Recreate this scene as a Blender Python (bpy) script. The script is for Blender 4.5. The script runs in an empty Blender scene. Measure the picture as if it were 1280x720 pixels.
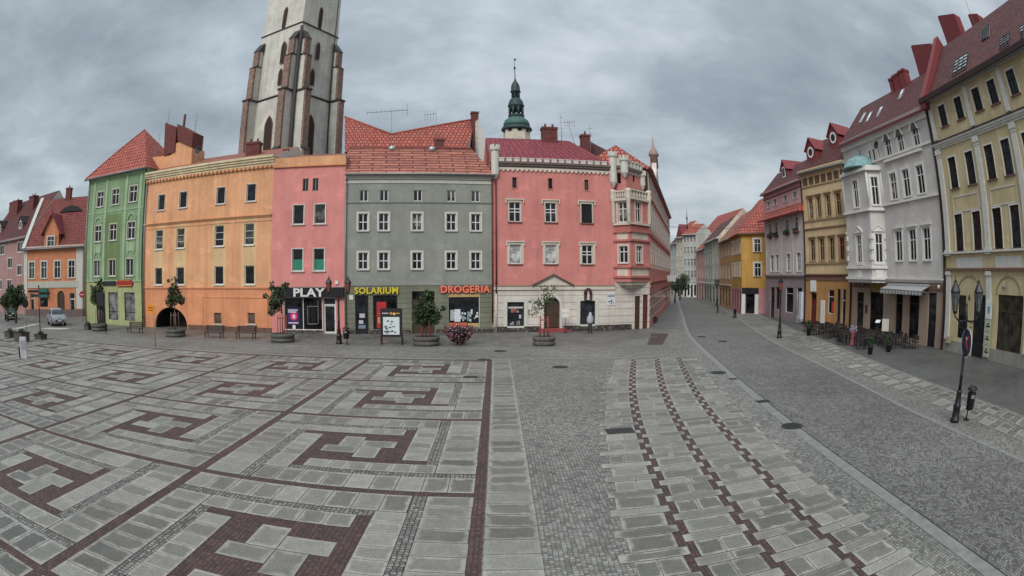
import bpy, math, random
from mathutils import Matrix, Vector
random.seed(7)
S = bpy.context.scene; COL = S.collection
PI = math.pi
# ------------------------------------------------------------------ camera model
H = 4.8
K1, K3, K4 = .8743, .0637, .0729
CX, CY = 575.5, 360.0
PITCH, ROLL, YAW = -.0207, .0026, -.0593
def ray(px, py):
    u = (px-CX)/640; v = (py-CY)/640; r = math.hypot(u, v) or 1e-9
    th = K1*r+K3*r**3+K4*r**4; s = math.sin(th)/r
    x, y, z = u*s, math.cos(th), -v*s
    c, s = math.cos(ROLL), math.sin(ROLL); x, z = c*x+s*z, -s*x+c*z
    c, s = math.cos(PITCH), math.sin(PITCH); y, z = c*y-s*z, s*y+c*z
    c, s = math.cos(YAW), math.sin(YAW); x, y = c*x+s*y, -s*x+c*y
    return Vector((x, y, z))
def gnd(px, py, z=0.0):
    d = ray(px, py); t = (z-H)/d.z; return Vector((d.x*t, d.y*t))
def az(px, py, dist):
    d = ray(px, py); m = math.hypot(d.x, d.y); return Vector((d.x/m*dist, d.y/m*dist))
def zat(px, py, P):
    d = ray(px, py); return H + d.z*math.hypot(P[0], P[1])/math.hypot(d.x, d.y)
# ------------------------------------------------------------------ materials
MATS = {}
def srgb(r, g, b):
    f = lambda c: ((c/255+.055)/1.055)**2.4 if c > 10 else c/255/12.92
    return (f(r), f(g), f(b), 1)
class N:
    def __init__(s, name, rough=.8, spec=.3, metal=0):
        s.m = bpy.data.materials.new(name); s.m.use_nodes = True
        s.t = s.m.node_tree; s.b = s.t.nodes['Principled BSDF']
        s.b.inputs['Roughness'].default_value = rough
        s.b.inputs['Specular IOR Level'].default_value = spec
        s.b.inputs['Metallic'].default_value = metal
    def n(s, t, **k):
        x = s.t.nodes.new(t)
        for a, v in k.items():
            if a[0] == '_': x.inputs[a[1:].replace('_', ' ')].default_value = v
            else: setattr(x, a, v)
        return x
    def l(s, a, b): s.t.links.new(a, b)
    def math(s, op, a, b=None, c=None):
        x = s.n('ShaderNodeMath', operation=op)
        for i, v in enumerate((a, b, c)):
            if v is None: continue
            if isinstance(v, (int, float)): x.inputs[i].default_value = v
            else: s.l(v, x.inputs[i])
        return x.outputs[0]
    def mix(s, f, a, b, mode='MIX'):
        x = s.n('ShaderNodeMix', data_type='RGBA', blend_type=mode)
        for i, v in ((0, f), (6, a), (7, b)):
            if isinstance(v, (int, float, tuple)): x.inputs[i].default_value = v
            else: s.l(v, x.inputs[i])
        return x.outputs[2]
    def co(s, kind='Object', scale=(1, 1, 1), rot=0):
        t = s.n('ShaderNodeTexCoord'); m = s.n('ShaderNodeMapping')
        m.inputs['Scale'].default_value = scale; m.inputs['Rotation'].default_value = (0, 0, rot)
        s.l(t.outputs[kind], m.inputs[0]); return m.outputs[0]
    def noise(s, v, scale, detail=4, rough=.6):
        x = s.n('ShaderNodeTexNoise'); s.l(v, x.inputs['Vector'])
        x.inputs['Scale'].default_value = scale; x.inputs['Detail'].default_value = detail; x.inputs['Roughness'].default_value = rough
        return x.outputs['Fac']
    def ramp(s, f, a, b, va=0.0, vb=1.0):
        x = s.n('ShaderNodeMapRange'); s.l(f, x.inputs[0])
        for i, v in enumerate((a, b, va, vb)): x.inputs[i+1].default_value = v
        return x.outputs[0]
    def bump(s, h, strength=.3, dist=.02):
        x = s.n('ShaderNodeBump'); x.inputs['Strength'].default_value = strength; x.inputs['Distance'].default_value = dist
        s.l(h, x.inputs['Height']); s.l(x.outputs[0], s.b.inputs['Normal'])
    def col(s, c):
        if isinstance(c, tuple): s.b.inputs['Base Color'].default_value = c
        else: s.l(c, s.b.inputs['Base Color'])
        return s.m
def plain(c, rough=.6, metal=0, spec=.4, var=.12, name='paint'):
    k = ('p', c, rough, metal)
    if k in MATS: return MATS[k]
    a = N(name, rough, spec, metal); v = a.co('Object')
    f = a.ramp(a.noise(v, 3.0, 5), .3, .7, 1-var, 1+var)
    x = a.n('ShaderNodeVectorMath', operation='SCALE'); x.inputs[0].default_value = c[:3]; a.l(f, x.inputs['Scale'])
    a.l(x.outputs[0], a.b.inputs['Base Color'])
    MATS[k] = a.m; return a.m
def stucco(c, streak=.2, rust=0, name='stucco'):
    k = ('s', c, streak, rust)
    if k in MATS: return MATS[k]
    a = N(name, .9, .2); v = a.co('Object')
    big = a.ramp(a.noise(v, .45, 6, .62), .3, .7, .92, 1.26)
    sv = a.co('Object', (2.2, 2.2, .16)); st = a.ramp(a.noise(sv, 1.0, 5, .65), .35, .75, 1+streak*.4, 1-streak)
    fine = a.ramp(a.noise(v, 14, 4), .3, .7, .95, 1.05)
    rp = a.ramp(a.noise(a.co('Object', (.8, .8, 1.3)), .9, 2, .4), .615, .635, 1, 1.11); dk = a.ramp(a.noise(a.co('Object', (1, 1, .5)), 1.7, 8, .75), .6, .72, 1, .8)
    f = a.math('MULTIPLY', a.math('MULTIPLY', a.math('MULTIPLY', big, st), fine), a.math('MULTIPLY', rp, dk))
    # worn, slightly greyer patches
    pt = a.ramp(a.noise(v, 1.1, 7, .7), .54, .70, 0, .55)
    c2 = tuple(.55*x+.45*(sum(c[:3])/3)*1.02 for x in c[:3])+(1,)
    base = a.mix(pt, c, c2)
    x = a.n('ShaderNodeVectorMath', operation='SCALE'); a.l(base, x.inputs[0]); 
    h = a.noise(v, 35, 4)
    if rust:
        sp = a.n('ShaderNodeSeparateXYZ'); a.l(v, sp.inputs[0])
        fr = a.math('FRACT', a.math('DIVIDE', sp.outputs[2], rust))
        g = a.math('LESS_THAN', fr, .07)
        h = a.math('SUBTRACT', a.math('MULTIPLY', h, .25), g)
        f = a.math('MULTIPLY', f, a.math('SUBTRACT', 1.0, a.math('MULTIPLY', g, .45)))
        a.bump(h, .6, .04)
    else: a.bump(h, .25, .015)
    a.l(f, x.inputs['Scale']); a.l(x.outputs[0], a.b.inputs['Base Color'])
    MATS[k] = a.m; return a.m
def tiles(c1, c2, w=.26, h=.36, dark=(.05, .03, .03, 1), name='roof_tiles', bump=.6, mortar=.035, off=.5, stain=.5):
    k = ('t', c1, c2, w, h)
    if k in MATS: return MATS[k]
    a = N(name, .75, .3); v = a.co('UV')
    b = a.n('ShaderNodeTexBrick', offset=off); a.l(v, b.inputs['Vector'])
    b.inputs['Scale'].default_value = 1; b.inputs['Brick Width'].default_value = w; b.inputs['Row Height'].default_value = h
    b.inputs['Mortar Size'].default_value = mortar; b.inputs['Mortar Smooth'].default_value = .3; b.inputs['Bias'].default_value = 0
    b.inputs['Color1'].default_value = c1; b.inputs['Color2'].default_value = c2; b.inputs['Mortar'].default_value = dark
    n1 = a.noise(v, .5, 6, .65)
    cc = a.mix(a.ramp(n1, .5, .78, 0, stain), b.outputs['Color'], dark)
    n2 = a.ramp(a.noise(v, 2.5, 5), .3, .7, .75, 1.2)
    x = a.n('ShaderNodeVectorMath', operation='SCALE'); a.l(cc, x.inputs[0]); a.l(n2, x.inputs['Scale']); a.l(x.outputs[0], a.b.inputs['Base Color'])
    sp = a.n('ShaderNodeSeparateXYZ'); a.l(v, sp.inputs[0])
    fr = a.math('FRACT', a.math('DIVIDE', sp.outputs[1], h))
    hh = a.math('SUBTRACT', a.math('SUBTRACT', 1, fr), b.outputs['Fac'])
    a.bump(hh, bump, .05)
    MATS[k] = a.m; return a.m
def glass(c=(.012, .014, .016, 1), name='window_glass', rough=.06, var=0.0):
    k = ('g', c, rough)
    if k in MATS: return MATS[k]
    a = N(name, rough, .3); v = a.co('Object')
    f = a.ramp(a.noise(v, 1.3, 3), .35, .65, .4, 2.0)
    x = a.n('ShaderNodeVectorMath', operation='SCALE'); x.inputs[0].default_value = c[:3]; a.l(f, x.inputs['Scale'])
    a.l(x.outputs[0], a.b.inputs['Base Color']); a.bump(a.noise(v, 1.2, 2), .04, .05)
    MATS[k] = a.m; return a.m
def stone_slab():
    a = N('granite_slab', .6, .35); uv = a.co('UV'); v = a.co('Object')
    at = a.n('ShaderNodeAttribute', attribute_name='rnd'); 
    sp = a.n('ShaderNodeSeparateXYZ'); a.l(uv, sp.inputs[0])
    u1 = a.math('SUBTRACT', .5, a.math('ABSOLUTE', a.math('SUBTRACT', sp.outputs[0], .5)))
    v1 = a.math('SUBTRACT', .5, a.math('ABSOLUTE', a.math('SUBTRACT', sp.outputs[1], .5)))
    d = a.math('MINIMUM', a.math('MULTIPLY', u1, 1.3), v1)
    nz = a.noise(v, 2.3, 5, .65)
    d2 = a.math('ADD', d, a.math('MULTIPLY', a.math('SUBTRACT', nz, .5), .5))
    wet = a.ramp(d2, .05, .16, 0, 1)
    amt = a.math('MULTIPLY', wet, a.ramp(at.outputs['Fac'], 0, 1, .15, .9))
    sp2 = a.n('ShaderNodeSeparateColor'); a.l(at.outputs['Color'], sp2.inputs[0])
    big = a.ramp(a.noise(v, .12, 4),   .35, .6, .55, 1.0)
    amt = a.math('MULTIPLY', a.math('MULTIPLY', wet, a.ramp(sp2.outputs[0], 0, .7, .25, 1)), big)
    lt = a.mix(sp2.outputs[1], (.225, .217, .195, 1), (.30, .288, .258, 1))
    tint = a.mix(a.ramp(sp2.outputs[2], .72, 1, 0, .45), lt, (.20, .165, .135, 1))
    c = a.mix(amt, tint, (.092, .088, .078, 1))
    grain = a.math('MULTIPLY', a.ramp(a.noise(v, 38, 3, .8), .3, .7, .66, 1.34), a.ramp(a.noise(v, 3.5, 5, .7), .3, .7, .86, 1.14))
    edge = a.ramp(d, 0, .018, .85, 1)
    f = a.math('MULTIPLY', grain, edge)
    x = a.n('ShaderNodeVectorMath', operation='SCALE'); a.l(c, x.inputs[0]); a.l(f, x.inputs['Scale']); a.l(x.outputs[0], a.b.inputs['Base Color'])
    a.l(a.ramp(amt, 0, 1, .78, .5), a.b.inputs['Roughness'])
    a.bump(a.noise(v, 40, 4), .25, .01)
    return a.m
def setts(name, ca, cb, joint, scale=9, stretch=(1, 1, 1), arcs=False, rough=.7, jw=.05, patch=.3, rot=0):
    a = N(name, rough, .35); v = a.co('Object', stretch, rot); w = a.co('Object')
    if arcs:
        sp = a.n('ShaderNodeSeparateXYZ'); a.l(v, sp.inputs[0])
        fx = a.math('SUBTRACT', a.math('FRACT', a.math('DIVIDE', sp.outputs[0], 1.7)), .5)
        ar = a.math('MULTIPLY', a.math('MULTIPLY', fx, fx), 2.6)
        y = a.math('ADD', sp.outputs[1], ar)
        cb_ = a.n('ShaderNodeCombineXYZ'); a.l(sp.outputs[0], cb_.inputs[0]); a.l(y, cb_.inputs[1]); v = cb_.outputs[0]
    def vor(feat):
        x = a.n('ShaderNodeTexVoronoi', feature=feat); a.l(v, x.inputs['Vector']); x.inputs['Scale'].default_value = scale
        x.inputs['Randomness'].default_value = .38; return x
    e = vor('DISTANCE_TO_EDGE'); f = vor('F1')
    sc = a.n('ShaderNodeSeparateColor'); a.l(f.outputs['Color'], sc.inputs[0])
    cc = a.mix(sc.outputs[0], ca, cb)
    j = a.ramp(e.outputs['Distance'], jw*.5, jw*2.2, 0, 1)
    c = a.mix(j, joint, cc)
    big = a.ramp(a.noise(w, .16, 6, .65), .3, .7, 1-patch, 1+patch)
    mid = a.ramp(a.noise(w, 1.4, 5, .65), .3, .7, .86, 1.14)
    ff = a.math('MULTIPLY', big, mid)
    x = a.n('ShaderNodeVectorMath', operation='SCALE'); a.l(c, x.inputs[0]); a.l(ff, x.inputs['Scale']); a.l(x.outputs[0], a.b.inputs['Base Color'])
    h = a.math('ADD', j, a.math('MULTIPLY', sc.outputs[1], .35)); a.bump(h, .55, .02)
    a.l(a.ramp(big, 1-patch, 1+patch, rough-.22, rough+.1), a.b.inputs['Roughness'])
    return a.m
# ------------------------------------------------------------------ mesh builder
class MB:
    def __init__(s): s.v = []; s.f = []; s.m = []; s.uv = []; s.r = []; s.M = Matrix.Identity(4); s.sm = []
    def face(s, pts, m=0, uv=None, r=None, smooth=False):
        b = len(s.v); s.v += [tuple(s.M @ Vector(p)) for p in pts]
        s.f.append(tuple(range(b, b+len(pts)))); s.m.append(m); s.uv.append(uv); s.r.append(r); s.sm.append(smooth)
    def box(s, x0, x1, y0, y1, z0, z1, m=0, top=None):
        x0, x1 = min(x0, x1), max(x0, x1); y0, y1 = min(y0, y1), max(y0, y1); z0, z1 = min(z0, z1), max(z0, z1)
        P = [(x0, y0, z0), (x1, y0, z0), (x1, y1, z0), (x0, y1, z0), (x0, y0, z1), (x1, y0, z1), (x1, y1, z1), (x0, y1, z1)]
        if top is not None:   # taper the top by a factor about the centre
            cx, cy = (x0+x1)/2, (y0+y1)/2
            P[4:] = [(cx+(p[0]-cx)*top, cy+(p[1]-cy)*top, p[2]) for p in P[4:]]
        b = len(s.v); s.v += [tuple(s.M @ Vector(p)) for p in P]
        for q in ((0, 3, 2, 1), (4, 5, 6, 7), (0, 1, 5, 4), (1, 2, 6, 5), (2, 3, 7, 6), (3, 0, 4, 7)):
            s.f.append(tuple(b+i for i in q)); s.m.append(m); s.uv.append(None); s.r.append(None); s.sm.append(False)
    def lathe(s, prof, cx=0, cy=0, n=12, m=0, smooth=True, ph=0, cap=True):
        b = len(s.v)
        for r, z in prof:
            for i in range(n):
                a = 2*PI*i/n+ph; s.v.append(tuple(s.M @ Vector((cx+r*math.cos(a), cy+r*math.sin(a), z))))
        for k in range(len(prof)-1):
            for i in range(n):
                j = (i+1) % n
                s.f.append((b+k*n+i, b+k*n+j, b+(k+1)*n+j, b+(k+1)*n+i)); s.m.append(m); s.uv.append(None); s.r.append(None); s.sm.append(smooth)
        if cap:
            for k, rev in ((0, True), (len(prof)-1, False)):
                q = [b+k*n+i for i in range(n)]
                s.f.append(tuple(reversed(q)) if rev else tuple(q)); s.m.append(m); s.uv.append(None); s.r.append(None); s.sm.append(False)
    def tube(s, p, q, r, r2=None, n=8, m=0):
        p, q = Vector(p), Vector(q); r2 = r if r2 is None else r2
        d = q-p; L = d.length
        if L < 1e-6: return
        R = d.to_track_quat('Z', 'Y').to_matrix().to_4x4(); old = s.M
        s.M = old @ Matrix.Translation(p) @ R; s.lathe([(r, 0), (r2, L)], n=n, m=m); s.M = old
    def prism(s, poly, y0, y1, m=0, axis='y'):
        """outline poly in (x,z) extruded along y, or (x,y) along z"""
        def P(a, b, c): return (a, c, b) if axis == 'y' else (a, b, c)
        n = len(poly)
        A = [P(a, b, y0) for a, b in poly]; B = [P(a, b, y1) for a, b in poly]
        if axis == 'y': s.face(A, m); s.face(B[::-1], m)
        else: s.face(A[::-1], m); s.face(B, m)
        for i in range(n):
            j = (i+1) % n
            s.face([A[i], B[i], B[j], A[j]] if axis == 'y' else [A[i], A[j], B[j], B[i]], m)
    def rquad(s, pts, m=0):
        """roof face: uv in metres along the first edge and up the slope"""
        P = [Vector(p) for p in pts]; e = (P[1]-P[0]).normalized(); nn = (P[1]-P[0]).cross(P[2]-P[0]); nn.normalize(); g = nn.cross(e)
        s.face(pts, m, uv=[((p-P[0]).dot(e), (p-P[0]).dot(g)) for p in P])
    def mesh(s, name, mats):
        me = bpy.data.meshes.new(name); me.from_pydata(s.v, [], s.f)
        for k in mats: me.materials.append(k)
        me.polygons.foreach_set('material_index', s.m); me.polygons.foreach_set('use_smooth', s.sm)
        if any(u is not None for u in s.uv):
            L = me.uv_layers.new(name='UVMap').data
            for p, u in zip(me.polygons, s.uv):
                if u is None: continue
                for i, li in enumerate(p.loop_indices): L[li].uv = u[i]
        if any(r is not None for r in s.r):
            A = me.color_attributes.new('rnd', 'FLOAT_COLOR', 'CORNER').data
            for p, r in zip(me.polygons, s.r):
                for li in p.loop_indices: A[li].color = (*(r or (0, 0, 0)), 1)
        me.update(); return me
    def build(s, name, mats, parent=None, mat=None):
        if not isinstance(mats, (list, tuple)): mats = [mats]
        return add(name, s.mesh(name, mats), parent, mat)
def add(name, me, parent=None, mat=None):
    o = bpy.data.objects.new(name, me); COL.objects.link(o)
    if parent: o.parent = parent
    if mat is not None: o.matrix_local = mat
    return o
def tag(o, label, cat, group=None, kind=None):
    if label: o['label'] = label
    if cat: o['category'] = cat
    if group: o['group'] = group
    if kind: o['kind'] = kind
    return o
def thing(name, label, cat, loc=(0, 0, 0), rz=0, group=None):
    o = bpy.data.objects.new(name, None); COL.objects.link(o); o.empty_display_size = .3
    o.location = (loc[0], loc[1], loc[2] if len(loc) > 2 else 0); o.rotation_euler = (0, 0, rz)
    return tag(o, label, cat, group)
def copy_tree(o, parent=None):
    c = o.copy(); COL.objects.link(c)
    if parent: c.parent = parent
    for ch in o.children: copy_tree(ch, c)
    return c
def T(x=0, y=0, z=0, rz=0, s=1): return Matrix.Translation((x, y, z)) @ Matrix.Rotation(rz, 4, 'Z') @ Matrix.Scale(s, 4)
def text_mesh(txt, size, depth, width=None, bold=0.0, shear=0, space=1.0):
    cu = bpy.data.curves.new('t', 'FONT'); cu.body = txt; cu.size = size; cu.extrude = depth/2; cu.offset = bold; cu.shear = shear
    cu.align_x = 'CENTER'; cu.space_character = space; cu.resolution_u = 3
    o = bpy.data.objects.new('t', cu); COL.objects.link(o)
    dg = bpy.context.evaluated_depsgraph_get(); me = bpy.data.meshes.new_from_object(o.evaluated_get(dg))
    bpy.data.objects.remove(o); bpy.data.curves.remove(cu)
    xs = [v.co.x for v in me.vertices]; w = max(xs)-min(xs); sx = width/w if width else 1
    me.transform(Matrix.Rotation(PI/2, 4, 'X') @ Matrix.Diagonal((sx, 1, 1, 1)))
    return me
# ------------------------------------------------------------------ facade frame
class Fac:
    def __init__(s, P0, P1, root=None):
        s.P0 = Vector((P0[0], P0[1])); s.P1 = Vector((P1[0], P1[1])); d = s.P1-s.P0; s.L = d.length; s.a = math.atan2(d.y, d.x)
        s.W = Matrix.Translation((s.P0.x, s.P0.y, 0)) @ Matrix.Rotation(s.a, 4, 'Z'); s.Wi = s.W.inverted()
        s.root = root
        s.loc = (root.matrix_basis.inverted() @ s.W) if root else Matrix.Identity(4)
        s.op = []
    def hit(s, px, py, y=0.0):
        o = s.Wi @ Vector((0, 0, H)); d = s.Wi.to_3x3() @ ray(px, py)
        t = (y-o.y)/d.y; return o+d*t
    def u(s, px, py, y=0.0): return s.hit(px, py, y).x
    def z(s, px, py, y=0.0): return s.hit(px, py, y).z
    def slope(s, px, py, ze, th, y0=0.0):
        """point on the roof plane rising inward at th degrees from the eave (y0, ze)"""
        t = math.tan(math.radians(th)); o = s.Wi @ Vector((0, 0, H)); d = s.Wi.to_3x3() @ ray(px, py)
        # z = ze + (y-y0)*t
        k = (ze + (o.y-y0)*t - o.z)/(d.z - d.y*t); return o+d*k
    def part(s, name, mb, mats, off=None):
        return mb.build(name, mats, s.root, s.loc @ off if off else s.loc)
    def box(s, name, mats, *a):
        mb = MB()
        for b in (a if isinstance(a[0], (list, tuple)) else [a]): mb.box(*b)
        return s.part(name, mb, mats)
def house(name, label, P0, P1, cat='house'):
    P0 = Vector((P0[0], P0[1])); P1 = Vector((P1[0], P1[1])); a = math.atan2(P1.y-P0.y, P1.x-P0.x)
    r = thing(name, label, cat, (P0.x, P0.y, 0), a)
    r.matrix_basis = Matrix.Translation((P0.x, P0.y, 0)) @ Matrix.Rotation(a, 4, 'Z')
    return Fac(P0, P1, r)
def wall(F, z1, mats, zones=(), depth=9.0, z0=0.0, u0=0.0, u1=None, rev=.24, name='wall', sides=True, revm=0):
    """front wall at y=0 with the recorded openings cut out; zones = (u0,u1,z0,z1,material index)"""
    u1 = F.L if u1 is None else u1; mb = MB()
    us = {u0, u1}; zs = {z0, z1}
    for o in F.op: us |= {o[0], o[1]}; zs |= {o[2], o[3]}
    for q in zones: us |= {q[0], q[1]}; zs |= {q[2], q[3]}
    us = sorted(x for x in us if u0 <= x <= u1); zs = sorted(x for x in zs if z0 <= x <= z1)
    for a, b in zip(us, us[1:]):
        if b-a < 1e-4: continue
        for c, d in zip(zs, zs[1:]):
            if d-c < 1e-4: continue
            x, z = (a+b)/2, (c+d)/2
            if any(o[0] < x < o[1] and o[2] < z < o[3] for o in F.op): continue
            m = 0
            for q in zones:
                if q[0] < x < q[1] and q[2] < z < q[3]: m = q[4]
            mb.face([(a, 0, c), (b, 0, c), (b, 0, d), (a, 0, d)], m)
    for o in F.op:
        a, b, c, d = o[:4]; r = rev
        m = revm
        for q in zones:
            if q[0] < (a+b)/2 < q[1] and q[2] < (c+d)/2 < q[3]: m = q[4]
        mb.face([(a, 0, c), (a, 0, d), (a, r, d), (a, r, c)], m); mb.face([(b, 0, d), (b, 0, c), (b, r, c), (b, r, d)], m)
        mb.face([(a, 0, d), (b, 0, d), (b, r, d), (a, r, d)], m); mb.face([(b, 0, c), (a, 0, c), (a, r, c), (b, r, c)], m)
    if sides:
        mb.face([(u0, depth, z0), (u0, 0, z0), (u0, 0, z1), (u0, depth, z1)]); mb.face([(u1, 0, z0), (u1, depth, z0), (u1, depth, z1), (u1, 0, z1)])
        mb.face([(u1, depth, z0), (u0, depth, z0), (u0, depth, z1), (u1, depth, z1)])
        mb.face([(u0, 0, z1), (u1, 0, z1), (u1, depth, z1), (u0, depth, z1)])
    return F.part(name, mb, mats)
WC = {}
WHITE = plain((.62, .62, .59, 1), .5, name='white_frame_paint')
def win_meshes(w, h, style, frame, pane):
    k = (round(w, 2), round(h, 2), style, frame.name, pane.name)
    if k in WC: return WC[k]
    f = MB(); t = .065 if w > .7 else .05; y0, y1 = .10, .17
    f.box(-w/2, -w/2+t, y0, y1, 0, h); f.box(w/2-t, w/2, y0, y1, 0, h); f.box(-w/2+t, w/2-t, y0, y1, 0, t); f.box(-w/2+t, w/2-t, y0, y1, h-t, h)
    if 'm' in style: f.box(-t*.6, t*.6, y0-.015, y1-.01, t, h-t)
    tr = {'t': .66, 'c': .5}
    for ch, fr in tr.items():
        if ch in style:
            z = h*fr; f.box(-w/2+t, w/2-t, y0-.01, y1-.012, z-t*.55, z+t*.55)
    if 'g' in style:
        for q in (.25, .5, .75): f.box(-w/2+t, w/2-t, y0+.02, y1-.02, h*q-.016, h*q+.016)
        for q in (-.25, .25): f.box(w*q-.016, w*q+.016, y0+.018, y1-.022, t, h-t)
    if 's' in style:   # thin glazing bars
        for q in (.33, .66): f.box(-w/2+t, w/2-t, y0+.02, y1-.02, h*q-.02, h*q+.02)
    p = MB(); p.face([(-w/2+.02, .15, .02), (w/2-.02, .15, .02), (w/2-.02, .15, h-.02), (-w/2+.02, .15, h-.02)])
    WC[k] = (f.mesh('window', [frame]), p.mesh('pane', [pane])); return WC[k]
TC = {}
def trim_mesh(key, fn, name, mats):
    if key not in TC: mb = MB(); fn(mb); TC[key] = mb.mesh(name, mats)
    return TC[key]
def curtain(c):
    a = N('curtained_glass', .12, .5); v = a.co('Object', (1, 1, .12)); f = a.ramp(a.noise(v, 9, 3), .35, .65, .45, 1.2); k = a.ramp(a.noise(a.co('Object'), 1.1, 2), .45, .55, .12, 1)
    x = a.n('ShaderNodeVectorMath', operation='SCALE'); x.inputs[0].default_value = c; a.l(a.math('MULTIPLY', f, k), x.inputs['Scale']); a.l(x.outputs[0], a.b.inputs['Base Color']); return a.m
PANES = [glass(), glass((.02, .023, .026, 1)), glass((.008, .009, .010, 1)), glass((.05, .052, .05, 1), rough=.12), curtain((.30, .30, .28)), curtain((.16, .15, .13))]
def window(F, u, z0, z1, w, style='m', frame=None, pane=None, sur=None, sill=None, hood=None, name='window', cut=True, label=None, surw=.13):
    """one window part > pane, sill, surround, hood"""
    frame = frame or WHITE; pane = pane or random.choice(PANES[:3] if random.random() < .62 else PANES[3:])
    h = z1-z0
    if cut: F.op.append((u-w/2, u+w/2, z0, z1))
    mf, mp = win_meshes(w, h, style, frame, pane)
    o = add(name, mf, F.root, F.loc @ Matrix.Translation((u, 0, z0)))
    if label: o['label'] = label
    add('pane', mp, o)
    if sill:
        def fs(mb): mb.box(-w/2-.12, w/2+.12, -.12, .1, -.09, -.002)
        add('sill', trim_mesh(('sill', round(w, 2), sill.name), fs, 'sill', [sill]), o)
    if sur:
        def fs(mb):
            s = surw; mb.box(-w/2-s, -w/2, -.05, .0, -.0, h); mb.box(w/2, w/2+s, -.05, .0, 0, h); mb.box(-w/2-s, w/2+s, -.053, .0, h, h+s)
            if not sill: mb.box(-w/2-s, w/2+s, -.06, 0, -s*.8, 0)
        add('surround', trim_mesh(('sur', round(w, 2), round(h, 2), sur.name, surw, bool(sill)), fs, 'surround', [sur]), o)
    if hood:
        kind, hm = hood
        def fs(mb):
            a = w/2+.3; z = h+.2
            if kind == 'flat': mb.box(-a, a, -.2, 0, z, z+.1); mb.box(-a+.08, a-.08, -.12, 0, z-.1, z)
            if kind == 'ear':
                mb.box(-a, a, -.16, 0, z, z+.09); mb.box(-a, -a+.09, -.14, 0, z-.3, z); mb.box(a-.09, a, -.14, 0, z-.3, z); mb.box(-w/2-.1, w/2+.1, -.05, 0, z-.2, z)
            if kind == 'tri':
                mb.box(-a, a, -.16, 0, z-.03, z+.05)
                mb.prism([(-a, z+.05), (a, z+.05), (a-.1, z+.14), (0, z+.46), (-a+.1, z+.14)], -.13, 0)
                mb.prism([(-a, z+.05), (-a, z+.14), (0, z+.56), (a, z+.14), (a, z+.05), (0, z+.46)][:3]+[(0, z+.46)], -.2, 0)
                mb.prism([(0, z+.46), (0, z+.56), (a, z+.14), (a, z+.05)], -.2, 0)
        add('hood', trim_mesh(('hood', kind, round(w, 2), round(h, 2), hm.name), fs, 'hood', [hm]), o)
    return o
def row(F, cs, ref, wpx, wref=None, **k):
    """cs = window centres (px,py); ref = (x, ytop, ybottom) of one window, wpx its width; returns us"""
    z1 = F.z(ref[0], ref[1]); z0 = F.z(ref[0], ref[2]); ym = (ref[1]+ref[2])/2
    w = F.u(ref[0]+wpx/2, ym)-F.u(ref[0]-wpx/2, ym); us = []
    w = round(w, 2)
    for i, c in enumerate(cs):
        u = F.u(*c); us.append(u)
        kk = {a: (b[i] if isinstance(b, list) else b) for a, b in k.items()}
        window(F, u, z0, z1, w, **kk)
    return us, z0, z1, w
def opening(F, xa, xb, yt, yb=None, xm=None):
    """opening from pixels: left, right, top, bottom (None = ground)"""
    ym = (yt+(yb or 400))/2; xm = xm or (xa+xb)/2
    u0, u1 = F.u(xa, ym), F.u(xb, ym); z1 = F.z(xm, yt); z0 = F.z(xm, yb) if yb else 0.0
    return u0, u1, max(z0, 0), z1
def glazed(F, u0, u1, z0, z1, n=1, frame=None, pane=None, name='shop_window', transom=None, y=.12, t=.06, label=None):
    """shop window / glazed opening: frame part > panes"""
    frame = frame or WHITE; pane = pane or PANES[0]
    F.op.append((u0, u1, z0, z1)); f = MB(); w = u1-u0
    f.box(u0, u0+t, y-.04, y+.04, z0, z1); f.box(u1-t, u1, y-.04, y+.04, z0, z1); f.box(u0+t, u1-t, y-.04, y+.04, z0, z0+t); f.box(u0+t, u1-t, y-.04, y+.04, z1-t, z1)
    for i in range(1, n): x = u0+w*i/n; f.box(x-t/2, x+t/2, y-.035, y+.035, z0+t, z1-t)
    if transom: zt = z0+(z1-z0)*transom; f.box(u0+t, u1-t, y-.03, y+.03, zt-t/2, zt+t/2)
    o = F.part(name, f, frame)
    if label: o['label'] = label
    p = MB(); p.face([(u0+.02, y+.01, z0+.02), (u1-.02, y+.01, z0+.02), (u1-.02, y+.01, z1-.02), (u0+.02, y+.01, z1-.02)])
    p.build('pane', pane, o); return o
def door(F, u0, u1, z1, mat, z0=0.02, y=.16, panel=True, glassy=None, label=None, cut=True, top=None):
    if cut: F.op.append((u0, u1, max(0, z0-.02), z1))
    d = MB(); w = u1-u0; zt = z1 if top is None else top
    d.box(u0+.01, u0+.08, y-.05, y+.05, z0, z1-.01); d.box(u1-.08, u1-.01, y-.05, y+.05, z0, z1-.01); d.box(u0+.08, u1-.08, y-.05, y+.05, z1-.09, z1-.01)
    if top: d.box(u0+.08, u1-.08, y-.045, y+.04, zt-.05, zt+.03)
    d.box(u0+.08, u1-.08, y-.01, y+.03, z0, zt-.05)
    if panel:
        for a, b in ((.12, .42), (.48, .9)): d.box(u0+.08+w*.13, u1-.08-w*.13, y-.03, y-.01, z0+(zt-z0)*a, z0+(zt-z0)*b)
    o = F.part('door', d, mat)
    if label: o['label'] = label
    if glassy or top:
        g = MB(); gm = PANES[0]
        if glassy: g.box(u0+.16, u1-.16, y-.034, y-.012, z0+(zt-z0)*glassy, zt-.15)
        if top: g.box(u0+.08, u1-.08, y-.01, y+.02, zt+.03, z1-.09)
        g.build('pane', gm, o)
    hd = MB(); hd.box(u1-.2, u1-.15, y-.09, y-.03, z0+1.0, z0+1.16); hd.build('handle', DARKM, o)
    return o
DARKM = plain((.014, .014, .016, 1), .55, .1, name='dark_metal')
GREYM = plain((.22, .22, .22, 1), .5, .4, name='grey_metal')
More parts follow.
